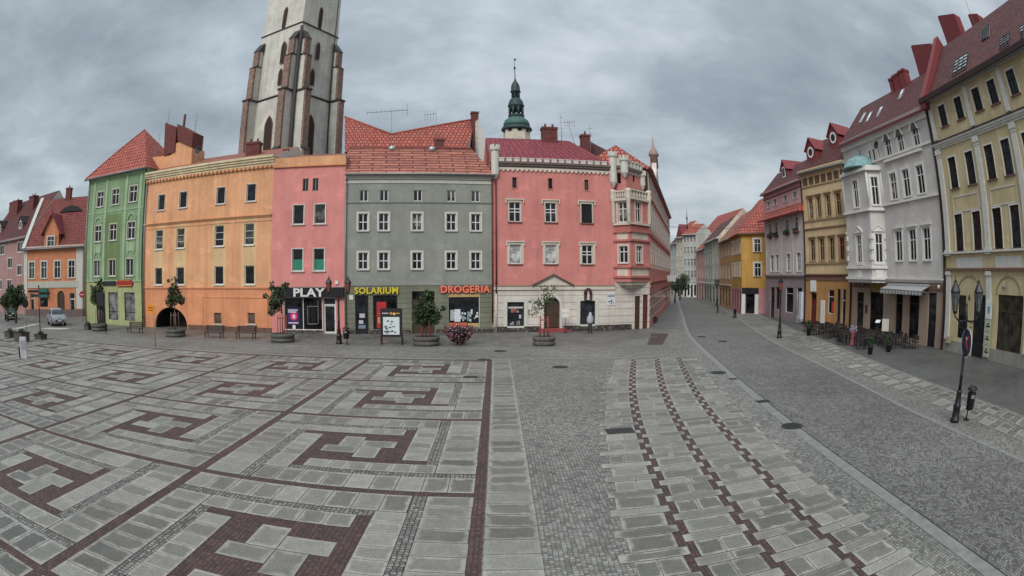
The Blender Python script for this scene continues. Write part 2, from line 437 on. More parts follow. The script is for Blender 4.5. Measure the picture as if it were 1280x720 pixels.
def course(F, za, zb, p, mat, name='string_course', u0=0.0, u1=None, steps=1):
    u1 = F.L if u1 is None else u1; mb = MB()
    for i in range(steps):
        a = za+(zb-za)*i/steps; b = za+(zb-za)*(i+1)/steps; q = p*(i+1)/steps
        mb.box(u0, u1, -q, -.001*0, a, b)
    return F.part(name, mb, mat)
def pipe(F, u, z0, z1, mat, r=.06, name='drainpipe'):
    mb = MB(); mb.tube((u, -.14, z0), (u, -.14, z1), r)
    for z in (z0+1, (z0+z1)/2, z1-1): mb.box(u-.09, u+.09, -.15, 0, z, z+.05)
    mb.tube((u, -.14, z1), (u, -.3, z1+.35), r)
    return F.part(name, mb, mat)
def chimney(parent, M, x, y, z0, w, d, h, mat, cap=None, pots=0):
    mb = MB(); mb.box(x-w/2, x+w/2, y-d/2, y+d/2, z0, z0+h); mb.box(x-w/2-.06, x+w/2+.06, y-d/2-.06, y+d/2+.06, z0+h-.22, z0+h)
    for i in range(pots):
        px = x-w/2+w*(i+.5)/pots; mb.lathe([(.11, z0+h-.01), (.1, z0+h+.4)], px, y, n=8)
    return mb.build('chimney', mat, parent, M)
# ------------------------------------------------------------------ world, sun, camera
def setup_world():
    w = bpy.data.worlds.new('World'); S.world = w; w.use_nodes = True; t = w.node_tree; n = t.nodes; L = t.links
    bg = n['Background']; sky = n.new('ShaderNodeTexSky'); sky.sky_type = 'NISHITA'; sky.sun_disc = False
    sky.sun_elevation = math.radians(40); sky.sun_rotation = math.radians(200); sky.dust_density = 3
    tc = n.new('ShaderNodeTexCoord'); sp = n.new('ShaderNodeSeparateXYZ'); L.new(tc.outputs['Generated'], sp.inputs[0])
    def mth(op, a, b=None):
        x = n.new('ShaderNodeMath'); x.operation = op
        for i, v in enumerate((a, b)):
            if v is None: continue
            if isinstance(v, (int, float)): x.inputs[i].default_value = v
            else: L.new(v, x.inputs[i])
        return x.outputs[0]
    # clouds laid out on a flat layer overhead: direction / elevation
    zz = mth('ADD', mth('MAXIMUM', sp.outputs[2], 0.0), .27)
    cb = n.new('ShaderNodeCombineXYZ'); L.new(mth('DIVIDE', sp.outputs[0], zz), cb.inputs[0]); L.new(mth('DIVIDE', sp.outputs[1], zz), cb.inputs[1])
    def noise(sc, det, rough, dist=0.0, off=0.0):
        mp = n.new('ShaderNodeMapping'); mp.inputs['Location'].default_value = (off, off*.7, 0); mp.inputs['Rotation'].default_value = (0, 0, .5); mp.inputs['Scale'].default_value = (1.25, 1.45, 1)
        L.new(cb.outputs[0], mp.inputs[0]); x = n.new('ShaderNodeTexNoise'); L.new(mp.outputs[0], x.inputs[0])
        x.inputs['Scale'].default_value = sc; x.inputs['Detail'].default_value = det; x.inputs['Roughness'].default_value = rough; x.inputs['Distortion'].default_value = dist
        return x.outputs['Fac']
    a = noise(.55, 7, .56, .3, 3.3); b = noise(1.7, 6, .6, .2, 8.1)
    f = mth('ADD', mth('MULTIPLY', a, .7), mth('MULTIPLY', b, .3))
    r = n.new('ShaderNodeValToRGB'); L.new(f, r.inputs[0]); e = r.color_ramp.elements
    e[0].position = .38; e[0].color = (.235, .275, .305, 1); e[1].position = .63; e[1].color = (.66, .72, .765, 1)
    k = r.color_ramp.elements.new(.5); k.color = (.375, .43, .47, 1)
    lf = n.new('ShaderNodeMapRange'); L.new(mth('ADD', sp.outputs[0], mth('MULTIPLY', sp.outputs[2], .5)), lf.inputs[0])
    for i, v in enumerate((-.9, .7, 1.2, .86)): lf.inputs[i+1].default_value = v
    sc = n.new('ShaderNodeVectorMath'); sc.operation = 'SCALE'; L.new(r.outputs[0], sc.inputs[0]); L.new(lf.outputs[0], sc.inputs['Scale'])
    s2 = n.new('ShaderNodeVectorMath'); s2.operation = 'SCALE'; L.new(sky.outputs[0], s2.inputs[0]); s2.inputs['Scale'].default_value = SKY
    s3 = n.new('ShaderNodeVectorMath'); s3.operation = 'SCALE'; L.new(sc.outputs[0], s3.inputs[0]); L.new(mth('MULTIPLY', mth('ADD', mth('MULTIPLY', mth('POWER', mth('MAXIMUM', sp.outputs[2], 0.0), 3.0), 2.2), .70), CLOUD), s3.inputs['Scale'])
    mx = n.new('ShaderNodeMix'); mx.data_type = 'RGBA'; mx.inputs[0].default_value = .88
    L.new(s2.outputs[0], mx.inputs[6]); L.new(s3.outputs[0], mx.inputs[7]); L.new(mx.outputs[2], bg.inputs[0]); bg.inputs[1].default_value = .1
SKY, CLOUD, EXPO, SUN = 1.0, 9.4, 0.6, 1.5
setup_world()
sl = bpy.data.lights.new('sun', 'SUN'); sl.energy = SUN; sl.angle = math.radians(28); sl.color = (1, .97, .93)
so = bpy.data.objects.new('sun', sl); COL.objects.link(so)
e_, r_ = math.radians(40), math.radians(200)
dv = Vector((math.sin(r_)*math.cos(e_), math.cos(r_)*math.cos(e_), math.sin(e_)))
so.rotation_euler = dv.to_track_quat('Z', 'Y').to_euler(); so.location = (0, 0, 80)
cam = bpy.data.objects.new('camera', bpy.data.cameras.new('camera')); COL.objects.link(cam); S.camera = cam
cd = cam.data; cd.type = 'PANO'; cd.panorama_type = 'FISHEYE_LENS_POLYNOMIAL'; cd.sensor_width = 36; cd.fisheye_fov = math.radians(200)
cd.fisheye_polynomial_k0 = 0; cd.fisheye_polynomial_k1 = -K1/18; cd.fisheye_polynomial_k2 = 0; cd.fisheye_polynomial_k3 = -K3/18**3; cd.fisheye_polynomial_k4 = -K4/18**4
cd.shift_x = (640-CX)/1280; cd.clip_end = 2000; cd.clip_start = .1
# the ray() chain in matrix form: Rz(-YAW) * Rx(PITCH) * Ry(ROLL)
cr = Matrix.Rotation(-YAW, 4, 'Z') @ Matrix.Rotation(PITCH, 4, 'X') @ Matrix.Rotation(ROLL, 4, 'Y')
cam.matrix_world = Matrix.Translation((0, 0, H)) @ cr @ Matrix.Rotation(PI/2, 4, 'X')
S.view_settings.view_transform = 'Standard'; S.view_settings.look = 'None'; S.view_settings.gamma = 1; S.view_settings.exposure = EXPO
# ------------------------------------------------------------------ the ground
G_GREY = setts('grey_setts', (.11, .107, .096, 1), (.255, .247, .225, 1), (.05, .048, .042, 1), 11, patch=.22, jw=.04)
G_ROAD = setts('road_setts', (.085, .082, .075, 1), (.215, .208, .19, 1), (.04, .039, .036, 1), 10, arcs=True, patch=.22)
G_RED = setts('red_setts', (.052, .031, .028, 1), (.10, .058, .051, 1), (.032, .022, .02, 1), 10, patch=.2, rough=.72)
G_STRIP = setts('small_grey_setts', (.105, .102, .092, 1), (.25, .243, .22, 1), (.03, .029, .026, 1), 10, patch=.15, jw=.075)
G_PAVE = setts('pavement_slabs', (.10, .098, .09, 1), (.145, .14, .13, 1), (.07, .07, .068, 1), 1.6, patch=.28, rough=.6, jw=.01)
G_DARK = setts('dark_pavement', (.075, .073, .07, 1), (.10, .098, .093, 1), (.06, .06, .06, 1), 5, patch=.22, rough=.6, jw=.02)
KERB = plain((.185, .182, .168, 1), .6, var=.22, name='pale_kerb_granite'); SLAB = stone_slab()
def sheet(name, polys, z, mat):
    mb = MB()
    for p in polys: mb.face([(q[0], q[1], z) for q in p])
    o = mb.build(name, mat); o['kind'] = 'structure'; return o
def ribbon(name, L, R, z, mat):
    return sheet(name, [[L[i], R[i], R[i+1], L[i+1]] for i in range(len(L)-1)], z, mat)
sheet('ground', [[(-900, -60), (900, -60), (900, 1200), (-900, 1200)]], 0, G_GREY)
def curve(pts):
    def f(y):
        if y <= pts[0][1]: p, q = pts[0], pts[1]
        elif y >= pts[-1][1]: p, q = pts[-2], pts[-1]
        else:
            for p, q in zip(pts, pts[1:]):
                if p[1] <= y <= q[1]: break
        return p[0]+(q[0]-p[0])*(y-p[1])/(q[1]-p[1])
    return lambda y: (f(y-1.2)+f(y)+f(y+1.2))/3
kA = curve([(8.3, -8), (8.5, 1), (8.66, 5), (9.0, 9.2), (9.4, 13), (10.0, 17), (10.75, 21), (11.6, 25.5), (12.8, 31), (14.3, 38), (16.3, 46), (19.4, 56), (23.5, 69), (28.2, 84), (37, 112), (44, 133)])
kB = curve([(14.0, -8), (14.6, 4.5), (15.0, 10), (15.6, 14.7), (16.6, 19.2), (17.9, 25), (19.7, 33.3), (21.5, 40), (24.3, 49), (27.5, 58.8), (34, 80), (41, 101), (50, 130)])
ys = [-8+i*1.5 for i in range(95)]
ribbon('road', [(kA(y), y) for y in ys], [(kB(y), y) for y in ys], .004, G_ROAD)
ribbon('kerb', [(kA(y)-.25, y) for y in ys], [(kA(y)+.17, y) for y in ys], .010, KERB)
ribbon('gutter_groove', [(kA(y)+.175, y) for y in ys if y < 60], [(kA(y)+.215, y) for y in ys if y < 60], .012, plain((.03, .03, .03, 1), .8, name='groove_dark'))  # flat near-black strip drawn as the groove along the kerb
ribbon('kerb', [(kB(y)-.13, y) for y in ys], [(kB(y)+.13, y) for y in ys], .010, KERB)
# right pavement: dark flags between the slab band and the houses
cB = curve([(16.2, -8), (17.2, 4), (17.9, 8.2), (18.45, 12.1), (18.95, 16.3), (20.0, 21.9), (22.2, 30.7), (24.6, 39.5), (26.6, 47), (30, 58), (33, 68)])
ribbon('pavement', [(cB(y)+1.7, y) for y in ys if y < 68], [(36.5, y) for y in ys if y < 68], .004, G_DARK)
# pavement before the long row of houses and the lane in front of it
sheet('pavement', [[(-60, 39.0), (-34, 39.2), (-14, 39.3), (3, 39.6), (5, 55), (-60, 60)], [(3, 39.6), (9, 41.6), (13, 44.8), (17.5, 53.5), (9, 60), (5, 55)], [(17.5, 53.5), (22.5, 68), (34, 103), (33, 104), (15, 60)]], .004, G_PAVE)
sheet('kerb', [[(-60, 38.85), (-34, 39.05), (-14, 39.15), (3, 39.45), (3, 39.6), (-14, 39.3), (-34, 39.2), (-60, 39.0)], [(3, 39.45), (9.1, 41.45), (13.1, 44.7), (13, 44.8), (9, 41.6), (3, 39.6)]], .012, KERB)
sheet('kerb', [[(-60, 33.3), (9.6, 33.3), (9.6, 33.5), (-60, 33.5)]], .010, plain((.24, .24, .23, 1), .6, var=.2, name='kerb_granite'))
# the square: red setts, with grey sett strips and granite slabs above
BX, BY, CW, CD = -.333, 11.99, 7.0, 6.97
X_L, Y_T = BX-9*CW, 33.15
sheet('square_paving', [[(X_L, -9), (BX+.17, -9), (BX+.17, Y_T), (X_L, Y_T)]], .004, G_RED)
slab = MB(); strip = MB(); rs = random.Random(3)
CS = 6.72; CC = CS/2
def rect(mb, c, a0, a1, b0, b1, z, ox, oy, r=None):
    """pinwheel cell: quadrant c in 0..3 rotates (a,b) about the cell centre; a grows to the left, b away"""
    def P(a, b):
        a, b = a-CC, b-CC
        for _ in range(c): a, b = -b, a
        return (ox-.09-(a+CC), oy+.08+(b+CC), z)
    q = [P(a0, b0), P(a0, b1), P(a1, b1), P(a1, b0)]
    if max(p[1] for p in q) > Y_T+.05: return
    mb.face(q, 0, [(0, 0), (0, 1), (1, 1), (1, 0)], r)
def rnd(): return (rs.random(), rs.random(), rs.random())
for i in range(9):
    for j in range(-2, 4):
        ox, oy = BX-i*CW, BY+j*CD
        for c in range(4):
            n = 9
            for k in range(n):
                b0 = 1.33+k*(CS-1.33)/n; b1 = b0+(CS-1.33)/n
                rect(slab, c, rs.uniform(0, .02), 1.0, b0+.008, b1-.008, .012, ox, oy, rnd())
            rect(strip, c, 1.01, 1.30, 2.0, CS, .008, ox, oy)
            rect(strip, c, 1.01, 1.30, 1.33, 2.0, .008, ox, oy) if False else None
            n = 6
            for k in range(n):
                b0 = 2.3+k*(5.7-2.3)/n; b1 = b0+(5.7-2.3)/n
                rect(slab, c, 1.31, 1.97, b0+.006, b1-.006, .012, ox, oy, (rs.random()*.6, .5+rs.random()*.5, rs.random()*.9))
            rect(slab, c, CC-1.0, CC-.01, CC+.01, CC+.64, .012, ox, oy, (rs.random(), rs.random(), rs.random()*.8))
# single column of slabs to the right of the grid
y = -9.0
while y < Y_T-.5:
    d = .62
    slab.face([(BX+.19, y+.01, .012), (BX+.19, y+d-.01, .012), (BX+1.2, y+d-.01, .012), (BX+1.2, y+.01, .012)], 0, [(0, 0), (0, 1), (1, 1), (1, 0)], rnd()); y += d
slab.build('granite_slabs', SLAB)['kind'] = 'structure'; strip.build('sett_strips', G_STRIP)['kind'] = 'structure'
# the curving band of slabs beside the road, and its narrower twin on the far pavement
def band(name, fc, offs, y0, y1, z, per=1.05, red=True, sc=1.0, ragged=.22, tilt=0.0):
    b = MB(); r2 = random.Random(11)
    def Y(x, xc, y): return y+tilt*(x-xc)
    if red:
        yy = [y0+i*.7 for i in range(int((y1-y0)/.7)+1)]
        for i in range(len(yy)-1):
            a, c = yy[i], yy[i+1]
            b.face([(fc(a)+offs[0]+.3, a, z), (fc(a)+offs[-1]-.3, a, z), (fc(c)+offs[-1]-.3, c, z), (fc(c)+offs[0]+.3, c, z)], 0)
    for k in range(len(offs)-1):
        ph = 0 if k % 2 == 0 else per*.5; y = y0+ph
        first, last = k == 0, k == len(offs)-2
        while y < y1-.4:
            for (h, narrow) in ((per*.66, True), (per*.34, False)):
                if not red and not narrow: y += h; continue
                xm = fc(y+h/2); g = .165 if narrow else 0
                l = offs[k]+(g if not first else (ragged if narrow else 0)); r = offs[k+1]-(g if not last else (ragged if narrow else 0))
                if first or last: l += r2.uniform(-.05, .05) if first else 0; r += r2.uniform(-.08, .08) if last else 0
                x0, x1 = xm+l, xm+r; ya, yb = y+.012, y+h-.012
                cuts = [x0, x1] if r2.random() < .5 else [x0, x0+(x1-x0)*r2.uniform(.35, .6), x1]
                for p, q in zip(cuts, cuts[1:]):
                    sk = (fc(yb)-fc(ya))
                    b.face([(p-sk/2+.006, Y(p, xm, ya), z+.008), (p+sk/2+.006, Y(p, xm, yb), z+.008), (q+sk/2-.006, Y(q, xm, yb), z+.008), (q-sk/2-.006, Y(q, xm, ya), z+.008)], 1,
                           [(0, 0), (0, 1), (1, 1), (1, 0)], (r2.random(), r2.random(), r2.random()*.85))
                y += h
    o = b.build(name, [G_RED, SLAB]); o['kind'] = 'structure'
c1 = curve([(3.2, -8), (3.3, 0), (3.42, 6.5), (3.55, 9.6), (3.75, 11), (4.0, 13.2), (4.4, 16), (4.9, 19), (5.7, 23), (6.65, 27), (8.1, 32.6)])
band('slab_band', c1, [-1.35, 0, 1.42, 2.85, 4.25], -6, 32.6, .004)
band('slab_band', cB, [-1.75, -.02, 1.7], 1, 50, .008, per=1.3, red=False, ragged=.35, tilt=.1)
# manholes and drain grates
def manhole(px, py, r, kind, label):
    p = gnd(px, py); mb = MB()
    if kind == 'round':
        mb.lathe([(r, .012), (r, .02), (r-.03, .021), (r-.03, .018)], n=28, smooth=False)
        for i in range(-3, 4):
            x = i*r*.22; hh = math.sqrt(max(0, (r*.8)**2-x*x)); mb.box(x-.012, x+.012, -hh, hh, .017, .026)
    else:
        mb.box(-r, r, -r*.7, r*.7, .012, .018)
        for i in range(6): x = -r*.8+i*r*.32; mb.box(x-.02, x+.02, -r*.6, r*.6, .017, .026)
    o = mb.build('manhole_cover' if kind == 'round' else 'drain_grate', plain((.035, .035, .035, 1), .55, .5, name='cast_iron')); o.location = (p.x, p.y, .002)
    tag(o, label, 'manhole cover' if kind == 'round' else 'drain grate')
manhole(990, 533, .42, 'round', 'round dark manhole cover beside the pale kerb, nearest the camera')
manhole(954, 502, .3, 'grate', 'dark drain grate interrupting the pale road kerb')
manhole(588, 471.5, .33, 'grate', 'black drain grate among slabs left of the red sett line')
manhole(625, 439, .4, 'round', 'worn manhole cover in the lane before the grey house')
manhole(605, 450, .4, 'round', 'worn manhole cover at the far end of the red sett line')
manhole(700, 459, .42, 'round', 'faint round manhole cover amid plain grey setts of the square')
manhole(898, 466, .45, 'round', 'round manhole cover where the slab band meets the kerb')
manhole(917, 474, .22, 'grate', 'small grate beside the curving pale kerb')
manhole(877, 421, .4, 'round', 'manhole cover at the mouth of the side street')
manhole(903, 427, .4, 'round', 'manhole cover on the road near the street mouth')
manhole(775, 539, .45, 'grate', 'square inspection cover set in the slab band near its left edge')
# ------------------------------------------------------------------ shared materials
CREAM = plain((.50, .46, .36, 1), .8, var=.1, name='cream_plaster'); OFFW = plain((.52, .51, .46, 1), .8, var=.1, name='offwhite_plaster')
SILL = plain((.48, .47, .44, 1), .7, name='sill_stone'); DSILL = plain((.16, .08, .06, 1), .7, name='brown_sill_tin')
DW = plain((.06, .035, .022, 1), .5, name='dark_wood'); RUSTM = plain((.10, .025, .022, 1), .55, name='red_brown_tin')
BRICK = tiles((.11, .035, .028, 1), (.17, .06, .045, 1), .26, .08, (.05, .03, .028, 1), name='dark_red_brick', mortar=.01, bump=.2)
BRICKO = plain((.12, .035, .032, 1), .85, var=.35, name='chimney_brick')
T_RED = tiles((.44, .115, .08, 1), (.31, .075, .055, 1), .46, .62, (.12, .03, .022, 1), name='bright_red_roof_tiles', mortar=.075, stain=.25)
T_WORN = tiles((.42, .155, .105, 1), (.25, .085, .06, 1), 2.3, .40, (.10, .035, .03, 1), name='weathered_roof_tiles', mortar=.075, stain=.5)
T_DARK = tiles((.145, .032, .03, 1), (.07, .022, .022, 1), .28, .36, (.035, .02, .02, 1), name='dark_red_roof_tiles', mortar=.035, stain=.7)
T_TIN = tiles((.22, .045, .055, 1), (.18, .04, .05, 1), .62, 1.6, (.06, .02, .022, 1), name='red_tin_roof', mortar=.022, bump=.25, stain=.25)
PLINTH = setts('rubble_plinth', (.06, .045, .04, 1), (.2, .17, .15, 1), (.03, .025, .022, 1), 4.0, jw=.06, patch=.2)
YARD = glass((.03, .03, .033, 1), rough=.15)
def back_roof(F, u0, u1, ze, th, s, mat, over=.45, depth=None, gab=None, name='roof', hip=None, y0=0, hipl=0, hipr=0):
    """roof with its ridge parallel to the front; s = horizontal run to the ridge"""
    t = math.tan(math.radians(th)); zr = ze+s*t; mb = MB(); e = over; ze0 = ze-e*t*.6
    A = (u0-.05, -e, ze0); B = (u1+.05, -e, ze0); C = (u1+.05-hipr, s, zr); D = (u0-.05+hipl, s, zr); E = (u1+.05, 2*s, ze); G = (u0-.05, 2*s, ze)
    mb.rquad([A, B, C, D], 0); mb.rquad([E, G, D, C], 0)
    mb.rquad([B, E, C], 0 if hipr else 1); mb.rquad([G, A, D], 0 if hipl else 1)
    mb.face([A, G, E, B], 1); mb.box(u0-.05, u1+.05, -e-.03, -e+.05, ze0-.14, ze0+.0, 2)
    mb.tube((u0-.05, -e-.06, ze0-.02), (u1+.05, -e-.06, ze0-.02), .09, m=2)
    return F.part(name, mb, [mat, gab or OFFW, GREYM])
def antenna(F, root, u, y, z, h, style='mast', off=0):
    mb = MB(); mb.tube((u, y, z), (u+off, y, z+h), .03, .02)
    if style == 'yagi':
        mb.tube((u-2.3, y, z+h*.93), (u+1.5, y, z+h), .025)
        for i in range(9): mb.tube((u-2.2+i*.4, y-.35, z+h*.935+i*.008*h), (u-2.2+i*.4, y+.35, z+h*.935+i*.008*h), .014)
        mb.tube((u+1.4, y, z+h-.5), (u+1.4, y, z+h+.6), .02)
    if style == 'small':
        mb.tube((u-1.1, y, z+h*.95), (u, y, z+h), .025)
        for i in range(5): mb.tube((u-1+i*.25, y, z+h*.8), (u-1+i*.25, y, z+h*1.08), .015)
    if style == 'mast': 
        for q in (.55, .75, .9): mb.tube((u-.22, y, z+h*q), (u+.25, y, z+h*q), .016)
    return mb.build('antenna', GREYM, root, F.loc)
def dish(F, u, y, z, r=.4, mat=None):
    mb = MB(); mb.M = Matrix.Translation((u, y, z)) @ Matrix.Rotation(PI*.42, 4, 'X')
    mb.lathe([(.05, 0), (r*.5, .03), (r*.85, .1), (r, .17), (r*.97, .17), (r*.5, .05)], n=18, cap=False); mb.tube((0, 0, .02), (0, .1, .5), .02)
    mb.M = Matrix.Identity(4); mb.tube((u, y+.05, z), (u, y+.1, z-.9), .025)
    return F.part('satellite_dish', mb, mat or DARKM)
# ================================================================== the corners of the long row
PG0 = az(108, 404, 65.5); PG1 = az(180.5, 409, 58.5); PO1 = az(340, 415.5, 49.9); PP1 = az(431, 418, 48.6); PK1 = az(617, 417, 49.4); PR1 = az(768, 412, 51.7)
# ------------------------------------------------------------------ green house
GRN = stucco((.17, .255, .145, 1)); GRN2 = stucco((.25, .33, .21, 1)); GRN3 = stucco((.13, .18, .08, 1)); LIME = stucco((.29, .31, .155, 1))
F = house('green_house', 'tall narrow green townhouse with a red hipped tile roof and arched window recesses', PG0, PG1)
za = F.z(145, 216); zl = F.z(145, 351)
r3 = row(F, [(125.4, 249), (144.5, 245.8), (166.6, 243)], (144, 236.5, 255.5), 8.6, style='mt', sur=CREAM, surw=.09, sill=SILL)
r2 = row(F, [(122.7, 291.8), (141.4, 289.8), (164, 288.3)], (141.4, 280, 300.3), 8.6, style='mt', sur=CREAM, surw=.09, sill=SILL)
r1 = row(F, [(121, 335), (140.2, 334.6), (162, 333.8)], (140.2, 324.5, 345), 8.4, style='m', sur=CREAM, surw=.07, sill=SILL, pane=[PANES[3], PANES[0], PANES[0]])
for a, b in ((135.7, 147.4), (155.6, 168.6)):
    u0, u1, _, _ = opening(F, a, b, 366, 400)
    glazed(F, u0, u1, F.z(150, 400), F.z(150, 365.5), frame=DARKM, pane=glass((.12, .115, .12, 1), rough=.3), transom=.3, label='ground floor window with grey blind panels')
u0, u1, _, z1 = opening(F, 120.5, 130.5, 366)
door(F, u0, u1, z1, DARKM, glassy=.4)
um = [F.u(130, 290), F.u(152.5, 290)]
wall(F, za, [GRN, LIME, GRN3, GRN2], zones=[(0, F.L, 0, zl, 1), (um[0]+.35, um[1]-.25, zl, r3[1]-1.0, 2)], depth=9.6)
mb = MB()   # pale pilasters and arched recess heads
for u in (r2[0][0], r2[0][2]):
    w = .95
    mb.box(u-w-.42, u-w, -.06, 0, zl, za-.6); mb.box(u+w, u+w+.42, -.06, 0, zl, za-.6)
    for zz, rr in ((r2[2]+.25, .72),):
        pts = [(u+rr*math.cos(t*PI/10), zz+rr*math.sin(t*PI/10)) for t in range(11)]; pin = [(u+(rr-.16)*math.cos(t*PI/10), zz+(rr-.16)*math.sin(t*PI/10)) for t in range(11)]
        for i in range(10): mb.prism([pts[i], pts[i+1], pin[i+1], pin[i]], -.1, 0)
    mb.box(u-.7, u+.7, -.07, 0, r2[1]-1.25, r2[1]-.35); mb.box(u-.55, u-.35, -.1, 0, r2[1]-1.5, r2[1]-.2); mb.box(u+.35, u+.55, -.1, 0, r2[1]-1.5, r2[1]-.2)
F.part('pilaster', mb, GRN2)
course(F, za-.6, za-.12, .22, GRN2, 'cornice', steps=3)
course(F, zl-.1, zl+.06, .08, GRN2); course(F, r3[1]-.75, r3[1]-.62, .05, GRN2)
# sign above the ground floor
zs = F.z(150, 354.6); us = F.u(129, 354); ue = F.u(145, 354); mb = MB(); mb.box(us, ue, -.1, 0, zs-.2, zs+.28); s1 = F.part('shop_sign', mb, DARKM); s1['label'] = 'black strip sign with small pale lettering'
mb = MB(); u2 = F.u(145.5, 354); u3 = F.u(167, 353.5); mb.prism([(u2, zs+.05), (u2+.4, zs+.38), (u3-.3, zs+.42), (u3, zs+.1), (u3-.2, zs-.28), (u2+.3, zs-.3)], -.14, 0)
s2 = F.part('shop_sign', mb, plain((.28, .02, .015, 1), .5, name='red_sign_paint')); s2['label'] = 'irregular red sign with yellow edging'
mb = MB(); mb.box(u2+.2, u3-.2, -.155, -.14, zs-.22, zs-.17); mb.box(u2+.5, u3-.5, -.155, -.14, zs+.28, zs+.32)
mb.build('sign_edging', plain((.5, .3, .03, 1), .5, name='yellow_paint'), s2)
ze = F.z(145, 214)
# hipped roof: left hip, apex near the right end
ap = F.slope(181.4, 162, za, 50); th = 50; yy = ap.y; zr = ap.z; uR = F.L+.1
mb = MB(); e = .5; zl0 = za-.15
A = (-e, -e, zl0); B = (uR, -e, zl0); Cc = (min(ap.x, uR-.4), yy, zr); D = (uR, yy+2.5, zr-1.9)
mb.rquad([A, B, Cc]); mb.rquad([B, (uR, 2*yy, zl0), Cc]); mb.rquad([(-e, 2*yy, zl0), A, Cc]); mb.rquad([(uR, 2*yy, zl0), (-e, 2*yy, zl0), Cc]); mb.face([A, (-e, 2*yy, zl0), (uR, 2*yy, zl0), B], 1)
mb.box(-e, uR, -e-.04, -e+.06, zl0-.16, zl0, 2); mb.tube((-e, -e-.08, zl0-.04), (uR, -e-.08, zl0-.04), .09, m=2)
mb.tube(A, Cc, .1, m=3); F.part('roof', mb, [T_RED, OFFW, GREYM, plain((.28, .05, .035, 1), .7, name='ridge_tiles')])
pipe(F, .12, 0, za-.5, GREYM); pipe(F, F.L-.1, 0, za-.5, DARKM)
# ------------------------------------------------------------------ orange house
ORG = stucco((.56, .29, .155, 1)); ORG2 = stucco((.55, .235, .12, 1), .18); CRM2 = stucco((.52, .36, .20, 1), .2)
F = house('orange_house', 'broad faded orange house with pale window strips and an arched passage at street level', PG1, PO1)
zc = F.z(262, 212); zt = F.z(262, 203.5); zs1 = F.z(262, 274.5); zs2 = F.z(262, 359.5)
cs3 = [(201.9, 252.5), (228.9, 249.5), (276, 244), (314, 240.5)]
r3 = row(F, cs3, (314, 230, 251.5), 11.5, style='', sur=WHITE, surw=.04, sill=SILL, pane=None)
cs2 = [(198.9, 299.7), (225.5, 297.9), (273.9, 294.5), (311.4, 292.6)]
r2 = row(F, cs2, (311.4, 279.5, 306), 12, style='s', sur=None, sill=WHITE)
cs1 = [(198, 346.6), (225, 346.2), (273.5, 344), (311.7, 344)]
r1 = row(F, cs1, (311.7, 332, 355.5), 12, style='', sur=None, sill=WHITE)
# arched passage
u0, u1, _, z1 = opening(F, 193.5, 233.5, 384); ua = (u0+u1)/2; hw = (u1-u0)/2; zi = z1-hw*.8
for px in (272, 314.2):
    a, b, c, d = opening(F, px-4.6, px+4.6, 391, 405); window(F, (a+b)/2, c, d, round(b-a, 2), style='', sill=SILL, frame=plain((.3, .2, .14, 1), .7), pane=glass((.10, .06, .04, 1), rough=.4))
F.op.append((u0, u1, 0, z1))
zones = [(0, F.L, 0, zs2, 1)]
for u, w in zip(r2[0], [r2[3]]*4): zones.append((u-w/2-.28, u+w/2+.28, r1[1]-.25, r2[2]+.5, 2))
wall(F, zt, [ORG, ORG2, CRM2], zones=zones, depth=10)
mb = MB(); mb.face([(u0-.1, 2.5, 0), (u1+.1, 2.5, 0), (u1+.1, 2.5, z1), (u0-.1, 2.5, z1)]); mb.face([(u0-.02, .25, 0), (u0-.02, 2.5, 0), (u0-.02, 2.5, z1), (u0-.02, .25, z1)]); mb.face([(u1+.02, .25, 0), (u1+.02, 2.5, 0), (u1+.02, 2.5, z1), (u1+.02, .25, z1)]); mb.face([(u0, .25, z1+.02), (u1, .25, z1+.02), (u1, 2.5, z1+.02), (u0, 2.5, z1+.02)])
F.part('passage', mb, plain((.035, .03, .028, 1), .9, name='passage_dark'))  # near-black passage faces: the darkness inside is put into their colour
mb = MB()   # spandrels make the arch
n = 14; arc = [(ua+hw*math.cos(PI*t/n), zi+(z1-zi)*math.sin(PI*t/n)) for t in range(n+1)]
for i in range(n): 
    x0, x1_ = arc[i][0], arc[i+1][0]; mb.prism([arc[i], arc[i+1], (x1_, z1+.004), (x0, z1+.004)], .004, .26)
F.part('arch', mb, ORG2)
course(F, zc-.25, zt-.05, .45, stucco((.52, .44, .29, 1)), 'cornice', steps=4, u0=-.05, u1=F.L+.05)
mb = MB(); mb.box(0, F.L, -.12, 0, zc-.5, zc-.25)
for i in range(34): x = F.L*(i+.5)/34; mb.box(x-.1, x+.1, -.3, -.11, zc-.45, zc-.252)
F.part('dentil_band', mb, ORG)['kind'] = 'stuff'
course(F, zs1-.12, zs1+.12, .2, ORG, steps=3); course(F, zs1-.45, zs1-.35, .05, ORG); course(F, zs2-.08, zs2+.05, .1, ORG2)
mb = MB(); ul = F.u(253, 385)   # raised frame lines around the blind niches
for a, b, c, d in ((F.u(253, 380), F.u(334, 385), 3.0, 3.07), (F.u(253, 380), F.u(253, 380)+.07, .6, 3.0), (F.u(333.6, 385), F.u(334.6, 385), .6, 3.0), ): mb.box(a, b, -.05, 0, c, d)
F.part('panel_moulding', mb, ORG2)
course(F, 0, .45, .03, plain((.14, .075, .05, 1), .9, var=.35, name='stained_plinth'), 'plinth', u0=u1+.1)
mb = MB(); a = F.u(224, 374); mb.box(a, a+.75, -.06, 0, F.z(228, 376), F.z(228, 371.5)); F.part('wall_plate', mb, plain((.05, .02, .02, 1), .5))
pipe(F, .15, 0, zt-.8, GREYM)
